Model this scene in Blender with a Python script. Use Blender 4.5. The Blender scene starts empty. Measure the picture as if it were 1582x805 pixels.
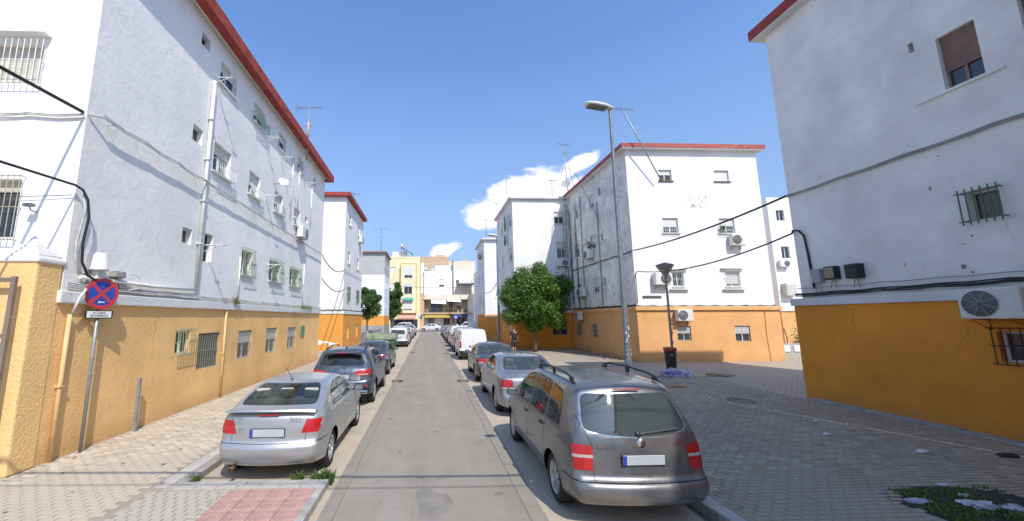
import bpy, bmesh, math, random
from math import sin, cos, pi, radians, sqrt, exp, atan2, hypot
from mathutils import Vector, Matrix, noise
random.seed(7)
SC = bpy.context.scene
COL = SC.collection

# ------------------------------------------------------------------ camera, sky, sun, exposure
F_PX, CX, CY, PW, PH = 593.0, 686.0, 402.5, 1582.0, 805.0
PITCH = math.atan(89 / F_PX); YAW = math.atan(24 / F_PX) * cos(PITCH); ROLL = radians(-0.25)
fw = Vector((sin(YAW) * cos(PITCH), cos(YAW) * cos(PITCH), sin(PITCH)))
rt = Vector((cos(YAW), -sin(YAW), 0)); up = rt.cross(fw)
Rv = rt * cos(ROLL) + up * sin(ROLL); Uv = -rt * sin(ROLL) + up * cos(ROLL)
cd = bpy.data.cameras.new('camera'); cam = bpy.data.objects.new('camera', cd); COL.objects.link(cam)
M = Matrix((Rv, Uv, -fw)).transposed().to_4x4(); M.translation = Vector((0, 0, 2.5))
cam.matrix_world = M
cd.sensor_width = 36; cd.lens = F_PX / PW * 36; cd.shift_x = (PW / 2 - CX) / PW; cd.shift_y = 0
cd.clip_start = 0.1; cd.clip_end = 3000
SC.camera = cam
SUN = Vector((0.38, -1.0, 1.25)).normalized()          # towards the sun
elev = math.asin(SUN.z)
w = bpy.data.worlds.new('World'); SC.world = w; w.use_nodes = True
nt = w.node_tree; nt.nodes.clear()
N_ = nt.nodes.new; LK = nt.links.new
sky = N_('ShaderNodeTexSky'); sky.sky_type = 'NISHITA'; sky.sun_disc = False
sky.sun_elevation = elev; sky.sun_rotation = math.atan2(SUN.x, SUN.y); sky.altitude = 10
sky.air_density = 1.0; sky.dust_density = 0.6; sky.ozone_density = 2.2
tc = N_('ShaderNodeTexCoord')
def mth(op, a, b=None, c=None, tree=None):
    n = (tree or nt).nodes.new('ShaderNodeMath'); n.operation = op
    for i, v in enumerate((a, b, c)):
        if v is None: continue
        if isinstance(v, (int, float)): n.inputs[i].default_value = v
        else: (tree or nt).links.new(v, n.inputs[i])
    return n.outputs[0]
sepd = N_('ShaderNodeSeparateXYZ'); LK(tc.outputs['Generated'], sepd.inputs[0])
az = mth('MULTIPLY', mth('ARCTAN2', sepd.outputs[0], sepd.outputs[1]), 57.2958)
el = mth('MULTIPLY', mth('ARCSINE', sepd.outputs[2]), 57.2958)
mp = N_('ShaderNodeMapping'); mp.inputs['Scale'].default_value = (1, 1, 1.8); LK(tc.outputs['Generated'], mp.inputs[0])
nz = N_('ShaderNodeTexNoise'); nz.inputs['Scale'].default_value = 9; nz.inputs['Detail'].default_value = 9; nz.inputs['Roughness'].default_value = .62
LK(mp.outputs[0], nz.inputs[0])
nz2 = N_('ShaderNodeTexNoise'); nz2.inputs['Scale'].default_value = 34; nz2.inputs['Detail'].default_value = 5; LK(mp.outputs[0], nz2.inputs[0])
# cumulus banks: azimuth, elevation, half width, half height, tilt
mask = None
for (a0, e0, ra, re, tl) in ((17.0, 18.2, 6.0, 4.2, .1), (8.6, 15.2, 3.6, 2.6, .0), (22.0, 21.0, 4.0, 1.5, .4), (12.6, 18.2, 3.6, 3.0, .1), (20.5, 18.0, 4.5, 1.6, .4), (2.4, 10.1, 2.6, 1.25, .28), (-60, 14, 14, 4, 0), (75, 12, 20, 5, 0), (140, 18, 22, 6, 0), (-130, 15, 25, 5, 0), (34, 9, 12, 4, 0)):
    da = mth('SUBTRACT', az, a0); de = mth('SUBTRACT', mth('SUBTRACT', el, e0), mth('MULTIPLY', da, tl))
    d = mth('ADD', mth('POWER', mth('ABSOLUTE', mth('DIVIDE', da, ra)), 2.0), mth('POWER', mth('ABSOLUTE', mth('DIVIDE', de, re)), 2.0))
    m_ = mth('SUBTRACT', 1.0, d)
    mask = m_ if mask is None else mth('MAXIMUM', mask, m_)
dens = mth('ADD', mask, mth('MULTIPLY', mth('SUBTRACT', nz.outputs[0], .5), 2.8))
dens = mth('ADD', dens, mth('MULTIPLY', mth('SUBTRACT', nz2.outputs[0], .5), .9))
mr = N_('ShaderNodeMapRange'); mr.inputs[1].default_value = .12; mr.inputs[2].default_value = .62; mr.clamp = True; LK(dens, mr.inputs[0])
hazeg = N_('ShaderNodeMapRange'); hazeg.inputs[1].default_value = 36; hazeg.inputs[2].default_value = 0; hazeg.inputs[3].default_value = 0.0; hazeg.inputs[4].default_value = .95; LK(el, hazeg.inputs[0])
tint = N_('ShaderNodeMix'); tint.data_type = 'RGBA'; tint.blend_type = 'MULTIPLY'; tint.inputs['Factor'].default_value = 1.0
LK(sky.outputs[0], tint.inputs[6]); tint.inputs[7].default_value = (.60, .73, .87, 1)
hz = N_('ShaderNodeMix'); hz.data_type = 'RGBA'; LK(hazeg.outputs[0], hz.inputs['Factor']); LK(tint.outputs[2], hz.inputs[6]); hz.inputs[7].default_value = (1.05, 1.42, 2.15, 1)
cm = N_('ShaderNodeMix'); cm.data_type = 'RGBA'; LK(mr.outputs[0], cm.inputs['Factor']); LK(hz.outputs[2], cm.inputs[6])
shade = N_('ShaderNodeMix'); shade.data_type = 'RGBA'; LK(nz2.outputs[0], shade.inputs['Factor']); shade.inputs[6].default_value = (3.0, 3.1, 3.35, 1); shade.inputs[7].default_value = (4.1, 4.1, 4.1, 1)
LK(shade.outputs[2], cm.inputs[7])
bg = N_('ShaderNodeBackground'); bg.inputs[1].default_value = 0.15; LK(cm.outputs[2], bg.inputs[0])
wo = N_('ShaderNodeOutputWorld'); LK(bg.outputs[0], wo.inputs[0])
sd = bpy.data.lights.new('sun', 'SUN'); sd.energy = 2.2; sd.angle = radians(.55); sd.color = (1, .95, .87)
sun = bpy.data.objects.new('sun', sd); COL.objects.link(sun); sun.rotation_euler = SUN.to_track_quat('Z', 'Y').to_euler(); sun.location = (5, -20, 40)
SC.view_settings.view_transform = 'Standard'; SC.view_settings.look = 'None'; SC.view_settings.exposure = 1.05; SC.view_settings.gamma = 1

# ------------------------------------------------------------------ helpers
def tag(o, label=None, cat=None, group=None, kind=None):
    if label: o['label'] = label
    if cat: o['category'] = cat
    if group: o['group'] = group
    if kind: o['kind'] = kind
    return o
def thing(name, label, cat, loc=(0, 0, 0), rz=0, group=None):
    o = bpy.data.objects.new(name, None); COL.objects.link(o); o.location = loc; o.rotation_euler = (0, 0, rz)
    o.empty_display_size = .2
    return tag(o, label, cat, group)
def mk(name, bm, mats, parent=None, smooth=False, local=False, recalc=True):
    if recalc: bmesh.ops.recalc_face_normals(bm, faces=bm.faces[:])
    me = bpy.data.meshes.new(name); bm.to_mesh(me); bm.free()
    if not isinstance(mats, (list, tuple)): mats = [mats]
    for m in mats: me.materials.append(m)
    if smooth:
        for p in me.polygons: p.use_smooth = True
    o = bpy.data.objects.new(name, me); COL.objects.link(o)
    if parent is not None:
        o.parent = parent
        if not local and parent.type == 'EMPTY' and parent.parent is None: o.location = -parent.location
    return o
def inst(src, name, parent, loc=(0, 0, 0), rot=(0, 0, 0)):
    o = src.copy(); o.name = name; COL.objects.link(o); o.parent = parent; o.location = loc; o.rotation_euler = rot
    return o
def struct(name, bm, m, **k):
    o = mk(name, bm, m, **k); o['kind'] = 'structure'; return o
def copy_tree(o, parent=None):
    c = o.copy(); COL.objects.link(c)
    if parent is not None: c.parent = parent
    for ch in list(o.children): copy_tree(ch, c)
    return c
def box(bm, x0, x1, y0, y1, z0, z1, mi=0):
    v = [bm.verts.new(p) for p in ((x0, y0, z0), (x1, y0, z0), (x1, y1, z0), (x0, y1, z0), (x0, y0, z1), (x1, y0, z1), (x1, y1, z1), (x0, y1, z1))]
    fs = [bm.faces.new([v[i] for i in q]) for q in ((0, 3, 2, 1), (4, 5, 6, 7), (0, 1, 5, 4), (1, 2, 6, 5), (2, 3, 7, 6), (3, 0, 4, 7))]
    for f in fs: f.material_index = mi
    return v
def bbox(bm, c, s, bev=.01, rot=None, seg=2, mi=0):
    """bevelled box, centre c, full size s"""
    b = bmesh.new(); bmesh.ops.create_cube(b, size=1)
    for v in b.verts: v.co = Vector((v.co.x * s[0], v.co.y * s[1], v.co.z * s[2]))
    if bev: bmesh.ops.bevel(b, geom=b.edges[:], offset=bev, segments=seg, profile=.5, affect='EDGES')
    m = Matrix.Translation(Vector(c)) @ (rot.to_4x4() if rot else Matrix.Identity(4))
    merge(bm, b, m, mi)
def merge(bm, b, m=None, mi=None):
    mp_ = {}
    for v in b.verts: mp_[v] = bm.verts.new(m @ v.co if m else v.co)
    for f in b.faces:
        try:
            g = bm.faces.new([mp_[v] for v in f.verts]); g.material_index = f.material_index if mi is None else mi; g.smooth = f.smooth
        except ValueError: pass
    b.free()
def tube(bm, pts, r, n=6, mi=0, cap=True):
    pts = [Vector(p) for p in pts]; rings = []; prev = None
    for i, p in enumerate(pts):
        if i == 0: t = pts[1] - p
        elif i == len(pts) - 1: t = p - pts[-2]
        else: t = (pts[i + 1] - pts[i - 1])
        t.normalize()
        if prev is None:
            a = Vector((0, 0, 1)) if abs(t.z) < .9 else Vector((1, 0, 0)); nrm = t.cross(a).normalized()
        else:
            nrm = (prev - t * prev.dot(t)).normalized()
        prev = nrm; bn = t.cross(nrm); rr = r[i] if isinstance(r, (list, tuple)) else r
        rings.append([bm.verts.new(p + (nrm * cos(2 * pi * k / n) + bn * sin(2 * pi * k / n)) * rr) for k in range(n)])
    for a, b in zip(rings, rings[1:]):
        for k in range(n):
            f = bm.faces.new((a[k], a[(k + 1) % n], b[(k + 1) % n], b[k])); f.material_index = mi; f.smooth = n > 5
    if cap:
        for rg in (rings[0][::-1], rings[-1]):
            f = bm.faces.new(rg); f.material_index = mi
def lathe(bm, prof, M_=None, n=24, mi=0, smooth=True):
    """profile (r, h) revolved about local z"""
    M_ = M_ or Matrix.Identity(4); rings = []
    for r, h in prof:
        if r < 1e-5: rings.append([bm.verts.new(M_ @ Vector((0, 0, h)))])
        else: rings.append([bm.verts.new(M_ @ Vector((r * cos(2 * pi * k / n), r * sin(2 * pi * k / n), h))) for k in range(n)])
    for a, b in zip(rings, rings[1:]):
        for k in range(n):
            if len(a) == 1 and len(b) == 1: continue
            if len(a) == 1: q = (a[0], b[(k + 1) % n], b[k])
            elif len(b) == 1: q = (a[k], a[(k + 1) % n], b[0])
            else: q = (a[k], a[(k + 1) % n], b[(k + 1) % n], b[k])
            f = bm.faces.new(q); f.material_index = mi; f.smooth = smooth
def sag(a, b, s, n=16):
    a, b = Vector(a), Vector(b)
    return [a.lerp(b, i / n) - Vector((0, 0, s * 4 * (i / n) * (1 - i / n))) for i in range(n + 1)]
def interp(tab, x):
    """smooth monotone-ish cubic interpolation of (x, y) pairs"""
    if x <= tab[0][0]: return tab[0][1]
    if x >= tab[-1][0]: return tab[-1][1]
    for i in range(len(tab) - 1):
        if x <= tab[i + 1][0]: break
    x0, y0 = tab[i]; x1, y1 = tab[i + 1]; h = x1 - x0; d = (y1 - y0) / h
    dm = (y0 - tab[i - 1][1]) / (x0 - tab[i - 1][0]) if i > 0 else d
    dp = (tab[i + 2][1] - y1) / (tab[i + 2][0] - x1) if i < len(tab) - 2 else d
    def lim(a, b): return 0 if a * b <= 0 else 2 * a * b / (a + b)
    m0 = lim(dm, d) if i > 0 else d; m1 = lim(d, dp) if i < len(tab) - 2 else d
    t = (x - x0) / h
    return (2 * t**3 - 3 * t * t + 1) * y0 + (t**3 - 2 * t * t + t) * h * m0 + (-2 * t**3 + 3 * t * t) * y1 + (t**3 - t * t) * h * m1
def sstep(a, b, x):
    t = max(0, min(1, (x - a) / (b - a))); return t * t * (3 - 2 * t)

# ------------------------------------------------------------------ materials
MATS = {}
def base_mat(name):
    m = bpy.data.materials.new(name); m.use_nodes = True; t = m.node_tree; b = t.nodes['Principled BSDF']; return m, t, b
def sock(t, v, i):
    if isinstance(v, (int, float)): i.default_value = v
    elif isinstance(v, tuple): i.default_value = (*v, 1) if len(v) == 3 else v
    else: t.links.new(v, i)
def nnoise(t, scale, detail=4, rough=.55, vec=None, sx=(1, 1, 1)):
    n = t.nodes.new('ShaderNodeTexNoise'); n.inputs['Scale'].default_value = scale; n.inputs['Detail'].default_value = detail; n.inputs['Roughness'].default_value = rough
    c = t.nodes.new('ShaderNodeTexCoord'); mp = t.nodes.new('ShaderNodeMapping'); mp.inputs['Scale'].default_value = sx
    t.links.new(vec or c.outputs['Object'], mp.inputs[0]); t.links.new(mp.outputs[0], n.inputs[0]); return n.outputs[0]
def nramp(t, v, a, b, c0=0.0, c1=1.0):
    n = t.nodes.new('ShaderNodeMapRange'); n.inputs[1].default_value = a; n.inputs[2].default_value = b; n.inputs[3].default_value = c0; n.inputs[4].default_value = c1
    t.links.new(v, n.inputs[0]); return n.outputs[0]
def nmix(t, f, a, b, mode='MIX'):
    n = t.nodes.new('ShaderNodeMix'); n.data_type = 'RGBA'; n.blend_type = mode
    sock(t, f, n.inputs['Factor']); sock(t, a, n.inputs[6]); sock(t, b, n.inputs[7]); return n.outputs[2]
def nbump(t, b, h, strength=.3, dist=.02, nrm=None):
    n = t.nodes.new('ShaderNodeBump'); n.inputs['Strength'].default_value = strength; n.inputs['Distance'].default_value = dist
    t.links.new(h, n.inputs['Height'])
    if nrm: t.links.new(nrm, n.inputs['Normal'])
    t.links.new(n.outputs[0], b.inputs['Normal']); return n.outputs[0]
def simple(name, col, rough=.5, metal=0, var=.12, vs=6, bump=0, bs=60, spec=.5):
    if name in MATS: return MATS[name]
    m, t, b = base_mat(name)
    f = nnoise(t, vs, 5)
    d = tuple(c * (1 - var * 1.6) for c in col); l = tuple(min(1, c * (1 + var)) for c in col)
    sock(t, nmix(t, nramp(t, f, .3, .7), d, l), b.inputs['Base Color'])
    b.inputs['Roughness'].default_value = rough; b.inputs['Metallic'].default_value = metal; b.inputs['Specular IOR Level'].default_value = spec
    if bump: nbump(t, b, nnoise(t, bs, 3), bump, .01)
    MATS[name] = m; return m
def plaster(name, col, bump=.5, dirt=.25, dirtcol=(.42, .38, .33), rough_scale=1.0, peel=0, patchy=.06, base_dirt=None):
    m, t, b = base_mat(name)
    big = nnoise(t, .7, 4, .6)
    c = nmix(t, nramp(t, big, .3, .7), tuple(x * (1 - patchy * 1.8) for x in col), tuple(min(1, x * (1 + patchy)) for x in col))
    streak = nnoise(t, 2.2, 6, .65, sx=(1.6, 1.6, .22)); fine = nnoise(t, 1.1, 6, .7)
    mask = nramp(t, streak, .56, .78); mask2 = nramp(t, fine, .48, .68)
    mm = t.nodes.new('ShaderNodeMath'); mm.operation = 'MULTIPLY'; t.links.new(mask, mm.inputs[0]); t.links.new(mask2, mm.inputs[1])
    m2 = t.nodes.new('ShaderNodeMath'); m2.operation = 'MULTIPLY'; t.links.new(mm.outputs[0], m2.inputs[0]); m2.inputs[1].default_value = dirt
    c = nmix(t, m2.outputs[0], c, dirtcol)
    if peel:
        pn = nnoise(t, 3.1, 8, .72); c = nmix(t, nramp(t, pn, .62 - peel * .1, .66 - peel * .1, 0, .75), c, (.5, .44, .37))
    if base_dirt:
        g = t.nodes.new('ShaderNodeNewGeometry'); s = t.nodes.new('ShaderNodeSeparateXYZ'); t.links.new(g.outputs['Position'], s.inputs[0])
        zz = mth('ADD', s.outputs[2], mth('MULTIPLY', fine, .5, tree=t), tree=t)
        c = nmix(t, nramp(t, zz, .8, .3, 0, .55), c, base_dirt)
    sock(t, c, b.inputs['Base Color']); b.inputs['Roughness'].default_value = .9; b.inputs['Specular IOR Level'].default_value = .2
    if bump:
        h1 = nnoise(t, 14 * rough_scale, 6, .65); h2 = nnoise(t, 2.5, 4, .6)
        hm = t.nodes.new('ShaderNodeMath'); hm.operation = 'MULTIPLY_ADD'; t.links.new(h2, hm.inputs[0]); hm.inputs[1].default_value = .7; t.links.new(h1, hm.inputs[2])
        nbump(t, b, hm.outputs[0], bump, .03)
    MATS[name] = m; return m
def paint(name, col, metal=.6, rough=.32, flake=0.03):
    m, t, b = base_mat(name)
    f = nnoise(t, 3.0, 6, .7); dust_haze = nramp(t, f, .40, .7, .02, .30)
    sock(t, nmix(t, dust_haze, col, (.42, .39, .34)), b.inputs['Base Color'])
    b.inputs['Metallic'].default_value = metal
    t.links.new(nramp(t, f, .35, .7, rough, rough + .16), b.inputs['Roughness'])
    b.inputs['Coat Weight'].default_value = .7; b.inputs['Coat Roughness'].default_value = .06
    MATS[name] = m; return m
def glassmat(name, tintc, gloss=.05, refl=1.0, transp=True, dust_haze=.045):
    m = bpy.data.materials.new(name); m.use_nodes = True; t = m.node_tree; t.nodes.clear()
    o = t.nodes.new('ShaderNodeOutputMaterial'); mix = t.nodes.new('ShaderNodeMixShader'); fr = t.nodes.new('ShaderNodeFresnel'); fr.inputs[0].default_value = 1.55
    a = t.nodes.new('ShaderNodeBsdfTransparent'); a.inputs[0].default_value = (*tintc, 1)
    g = t.nodes.new('ShaderNodeBsdfGlossy'); g.inputs['Roughness'].default_value = gloss; g.inputs[0].default_value = (1, 1, 1, 1)
    df = t.nodes.new('ShaderNodeBsdfDiffuse'); df.inputs[0].default_value = (.30, .36, .31, 1)  # green-grey diffuse share imitates hazy reflections in the glass
    m2 = t.nodes.new('ShaderNodeMixShader'); m2.inputs[0].default_value = dust_haze; t.links.new(a.outputs[0], m2.inputs[1]); t.links.new(df.outputs[0], m2.inputs[2])
    k = mth('MINIMUM', mth('MULTIPLY_ADD', fr.outputs[0], refl, .04, tree=t), 1.0, tree=t)
    t.links.new(k, mix.inputs[0]); t.links.new(m2.outputs[0], mix.inputs[1]); t.links.new(g.outputs[0], mix.inputs[2]); t.links.new(mix.outputs[0], o.inputs[0])
    MATS[name] = m; return m

WHITE = plaster('white_plaster', (.83, .815, .785), bump=.30, dirt=.35)
WHITE_ROUGH = plaster('rough_white_plaster', (.87, .85, .815), bump=.4, dirt=.3, rough_scale=.45)
WHITE_DIRTY = plaster('dirty_white_plaster', (.84, .80, .73), bump=.5, dirt=1.3, dirtcol=(.26, .21, .17), peel=.7, patchy=.16)
WHITE_FAR = plaster('far_white_plaster', (.78, .79, .80), bump=.1, dirt=.3)
WHITE_SHADE = plaster('shaded_white_plaster', (.88, .845, .79), bump=.22, dirt=.25, dirtcol=(.38, .35, .32), patchy=.1)  # white for shaded faces, lightened and warmed in colour against the blue shade
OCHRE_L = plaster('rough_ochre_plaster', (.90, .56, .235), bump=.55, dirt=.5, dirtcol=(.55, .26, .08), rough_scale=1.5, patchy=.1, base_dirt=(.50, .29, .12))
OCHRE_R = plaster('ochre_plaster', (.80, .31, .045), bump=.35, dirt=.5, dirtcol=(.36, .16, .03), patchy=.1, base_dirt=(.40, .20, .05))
OCHRE_C = plaster('orange_plaster', (.74, .40, .165), bump=.5, dirt=.4, dirtcol=(.48, .23, .08), patchy=.07, base_dirt=(.50, .27, .12))
ORANGE = plaster('bright_orange_plaster', (.72, .33, .07), bump=.2, dirt=.3, dirtcol=(.5, .22, .06))
LEDGE = plaster('ledge_plaster', (.72, .71, .69), bump=.5, dirt=.7, dirtcol=(.22, .2, .18))
LEDGE_O = plaster('orange_ledge_plaster', (.74, .42, .18), bump=.4, dirt=.9, dirtcol=(.3, .22, .15))
REDROOF = simple('red_painted_fascia', (.36, .05, .035), .75, var=.25, vs=3, bump=.4, bs=25)
REDOLD = plaster('old_red_fascia', (.42, .12, .10), bump=.6, dirt=1.2, dirtcol=(.22, .14, .12), peel=.2)
ROOFTOP = simple('roof_covering', (.3, .27, .25), .95)
CONC = simple('concrete', (.42, .40, .37), .92, var=.12, vs=3, bump=.3)
GREYBLOCK = simple('grey_block_wall', (.33, .32, .31), .95, var=.15, vs=2, bump=.5, bs=20)
DGLASS = simple('dark_window_glass', (.035, .04, .045), .08, var=.4, vs=1.5, spec=.9)
ALU = simple('white_window_frame', (.74, .74, .72), .4)
ALUG = simple('aluminium', (.5, .51, .52), .35, .7)
SHUT = simple('white_roller_shutter', (.70, .70, .67), .6, var=.06)
BROWN = simple('brown_roller_shutter', (.24, .14, .10), .6)
CREAM = simple('cream_shutter', (.62, .58, .48), .6)
GREENP = simple('green_painted_iron', (.06, .15, .08), .55)
WHITEP = simple('white_painted_iron', (.72, .72, .68), .5)
BLACKP = simple('black_painted_iron', (.02, .02, .02), .5)
GALV = simple('galvanised_steel', (.36, .38, .39), .5, .55, var=.15, vs=12)
GALVD = simple('grey_painted_steel', (.20, .215, .22), .5, .3, var=.15, vs=8)
RUST = simple('rusty_iron', (.17, .09, .05), .85, var=.3, vs=15)
CABLE = simple('black_cable', (.025, .025, .027), .6)
CABLEW = simple('painted_cable', (.55, .54, .51), .7, var=.2)
ACW = simple('aircon_casing', (.72, .71, .66), .45, var=.06)
ACD = simple('aircon_grille', (.14, .14, .14), .5)
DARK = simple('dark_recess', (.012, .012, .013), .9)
PLASTIC_W = simple('white_plastic', (.72, .72, .70), .4)
PLASTIC_G = simple('grey_plastic', (.32, .33, .34), .5)
PLASTIC_B = simple('black_plastic', (.02, .02, .022), .5)
YELP = simple('painted_yellow_pipe', (.76, .50, .24), .7)
# ------------------------------------------------------------------ ground, road, pavements
SW = 0.10                                                  # pavement top above the road
gb = bmesh.new(); v = [gb.verts.new(p) for p in ((-600, -400, -.06), (600, -400, -.06), (600, 900, -.06), (-600, 900, -.06))]; gb.faces.new(v)
struct('ground', gb, simple('bare_ground', (.30, .27, .23), .95, vs=.5))
def road_mat():
    m, t, b = base_mat('asphalt')
    fine = nnoise(t, 90, 3, .7); mid = nnoise(t, 1.3, 6, .65); lane = nnoise(t, .8, 4, .6, sx=(2.2, .12, 1))
    c = nmix(t, nramp(t, mid, .3, .72), (.25, .215, .17), (.335, .295, .235))
    c = nmix(t, nramp(t, lane, .4, .65, 0, .5), c, (.36, .33, .285))
    c = nmix(t, nramp(t, fine, .3, .7, 0, .4), c, (.17, .165, .15))
    g = t.nodes.new('ShaderNodeTexVoronoi'); g.feature = 'DISTANCE_TO_EDGE'; g.inputs['Scale'].default_value = .55
    cc = t.nodes.new('ShaderNodeTexCoord'); wv = t.nodes.new('ShaderNodeTexNoise'); wv.inputs['Scale'].default_value = 2.2; wv.inputs['Detail'].default_value = 6; t.links.new(cc.outputs['Object'], wv.inputs[0])
    add = t.nodes.new('ShaderNodeMix'); add.data_type = 'RGBA'; add.inputs['Factor'].default_value = .25; t.links.new(cc.outputs['Object'], add.inputs[6]); t.links.new(wv.outputs['Color'], add.inputs[7]); t.links.new(add.outputs[2], g.inputs[0])
    c = nmix(t, nramp(t, g.outputs[0], .001, .006, .22, 0), c, (.11, .105, .10))
    sp = nnoise(t, 2.4, 3, .5); c = nmix(t, nramp(t, sp, .66, .70, 0, .45), c, (.10, .095, .09))
    sock(t, c, b.inputs['Base Color']); b.inputs['Roughness'].default_value = .93; b.inputs['Specular IOR Level'].default_value = .25
    nbump(t, b, fine, .35, .008); return m
ASPH = road_mat()
def lane_mat():
    m, t, b = base_mat('parking_lane_concrete')
    mid = nnoise(t, 1.1, 7, .68); fine = nnoise(t, 70, 3, .7); oil = nnoise(t, .9, 4, .6)
    c = nmix(t, nramp(t, mid, .3, .7), (.40, .33, .245), (.51, .43, .325))
    c = nmix(t, nramp(t, oil, .56, .68, 0, .5), c, (.22, .20, .175)); c = nmix(t, nramp(t, fine, .35, .7, 0, .3), c, (.3, .27, .23))
    sock(t, c, b.inputs['Base Color']); b.inputs['Roughness'].default_value = .95; nbump(t, b, fine, .25, .006); return m
LANE = lane_mat()
def sheet(name, pts, z, m, parent=None, kind='structure'):
    bm = bmesh.new(); v = [bm.verts.new((x, y, z)) for x, y in pts]; f = bm.faces.new(v)
    if f.normal.z < 0: f.normal_flip()
    bm.normal_update()
    if f.normal.z < 0: f.normal_flip()
    o = mk(name, bm, m, parent, recalc=False); 
    if parent is None: o['kind'] = kind
    return o
RX0, RX1, LX0, LX1 = -1.40, 1.50, -3.60, 3.42            # asphalt edges, kerb lines
road = sheet('road', [(RX0, -30), (RX1, -30), (RX1, 70), (RX0, 70)], 0, ASPH)
sheet('parking_lane', [(LX0, -30), (RX0 , -30), (RX0, 70), (LX0, 70)], -.002, LANE)
sheet('parking_lane', [(RX1, -30), (LX1, -30), (LX1, 70), (RX1, 70)], -.002, LANE)
sheet('cross_road', [(-120, 70), (120, 70), (120, 80.5), (-120, 80.5)], -.001, ASPH)
# concrete gutter slabs either side of the asphalt, one by one near the camera
def gutter(x0, x1, y_from, n_near):
    g = sheet('gutter', [(x0, -30), (x1, -30), (x1, 70), (x0, 70)], .002, simple('gutter_bed', (.22, .195, .16), .95))
    L = .5; me = None
    bm = bmesh.new(); L_ = .5
    box(bm, x0 + .006, x1 - .006, .006, L_ - .006, 0, .006)
    GM = simple('gutter_concrete', (.27, .235, .19), .93, var=.10, vs=2.5, bump=.3, bs=50)
    src = mk('gutter_slab', bm, GM, g); src.location = (0, y_from, .0025 + random.uniform(0, .003))
    for i in range(1, n_near):
        s = inst(src, 'gutter_slab', g, (random.uniform(-.004, .004), y_from + i * L_, .0022 + random.uniform(0, .004)), (0, 0, random.uniform(-.004, .004)))
    bm = bmesh.new()
    for i in range(n_near, 140):
        box(bm, x0 + .006, x1 - .006, y_from + i * L_ + .006, y_from + (i + 1) * L_ - .006, 0, .008)
    mk('gutter_slabs', bm, GM, g)['kind'] = 'stuff'
gutter(RX1 - .22, RX1, 4.0, 40); gutter(RX0, RX0 + .20, 4.0, 40)
# image-stitching smear in mid road, added as a flat dark patch
bm = bmesh.new(); n = 26; vs = []
for i in range(n):
    a = 2 * pi * i / n; r = 1 + .22 * sin(3 * a + 1) + .12 * random.uniform(-1, 1)
    vs.append(bm.verts.new((.06 + .24 * r * cos(a), 5.75 + .5 * r * sin(a) - .1, .0012)))
bm.faces.new(vs); o = struct('stitch_smear', bm, simple('stitch_smear', (.235, .21, .185), .92, var=.12, vs=3)); 
for (x, y) in ((-1.25, 16.0), (1.38, 15.9), (1.32, 28), (-1.2, 29)):
    dg = thing('drain_grate', '', 'drain', (x, y, .012))
    dg['label'] = {(-1.25, 16.0): 'rusty drain grate in the left gutter beside the blue crossover', (1.38, 15.9): 'rusty drain grate in the right gutter beside the grey saloon', (1.32, 28): 'far drain grate in the right gutter near the white vans', (-1.2, 29): 'far drain grate in the left gutter past the green dumpster'}[(x, y)]
    bm = bmesh.new(); 
    for a in (-.22, .20): box(bm, x - .22, x + .22, y + a, y + a + .03, .006, .016)
    for a in (-.22, .20): box(bm, x + a, x + a + .02, y - .19, y + .20, .006, .016)
    mk('frame', bm, RUST, dg)
    bm = bmesh.new()
    for k in range(9): box(bm, x - .19 + k * .043, x - .17 + k * .043, y - .19, y + .2, .006, .014)
    mk('bars', bm, RUST, dg)
    sb = bmesh.new(); box(sb, x - .2, x + .2, y - .2, y + .21, .003, .0055); mk('pit', sb, DARK, dg)

# pavements: body with a top, tiles laid on it
def pave_mat(name, a, b_, grout, scale, stain=(.2, .18, .16), vec_rot=0):
    m, t, b = base_mat(name)
    c = t.nodes.new('ShaderNodeTexCoord'); mp = t.nodes.new('ShaderNodeMapping'); mp.inputs['Scale'].default_value = (scale, scale, scale); mp.inputs['Rotation'].default_value = (0, 0, vec_rot); t.links.new(c.outputs['Object'], mp.inputs[0])
    br = t.nodes.new('ShaderNodeTexBrick'); br.inputs['Scale'].default_value = 1; br.inputs['Mortar Size'].default_value = .035; br.inputs['Brick Width'].default_value = .5; br.inputs['Row Height'].default_value = .25
    sock(t, a, br.inputs['Color1']); sock(t, b_, br.inputs['Color2']); sock(t, grout, br.inputs['Mortar']); t.links.new(mp.outputs[0], br.inputs[0])
    n = nnoise(t, .55, 7, .68); n2 = nnoise(t, 25, 3, .6)
    col = nmix(t, nramp(t, n, .42, .72, 0, .55), br.outputs[0], stain); col = nmix(t, nramp(t, n2, .4, .7, 0, .2), col, tuple(x * 1.3 for x in a))
    sock(t, col, b.inputs['Base Color']); b.inputs['Roughness'].default_value = .92
    iv = mth('SUBTRACT', 1.0, br.outputs['Fac'], tree=t); nbump(t, b, iv, .5, .01); return m
def tile_mat(name, a, stain):
    m, t, b = base_mat(name)
    oi = t.nodes.new('ShaderNodeNewGeometry'); r = oi.outputs['Random Per Island']
    c = nmix(t, r, tuple(x * .80 for x in a), tuple(x * 1.15 for x in a))
    g = nnoise(t, .55, 7, .68, vec=oi.outputs['Position']); g2 = nnoise(t, 30, 3, .6, vec=oi.outputs['Position'])
    c = nmix(t, nramp(t, g, .45, .72, 0, .55), c, stain); c = nmix(t, nramp(t, g2, .4, .7, 0, .3), c, tuple(x * .7 for x in a))
    sock(t, c, b.inputs['Base Color']); b.inputs['Roughness'].default_value = .92; nbump(t, b, g2, .25, .006); return m
PV_L = pave_mat('beige_pavers', (.44, .39, .32), (.48, .43, .36), (.27, .235, .19), 2.5, (.30, .26, .21))
PV_R = pave_mat('grey_pavers', (.43, .35, .26), (.47, .39, .30), (.24, .20, .15), 2.5, (.26, .235, .205))
T_L = tile_mat('beige_paving_tile', (.51, .435, .33), (.38, .32, .235))
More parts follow.
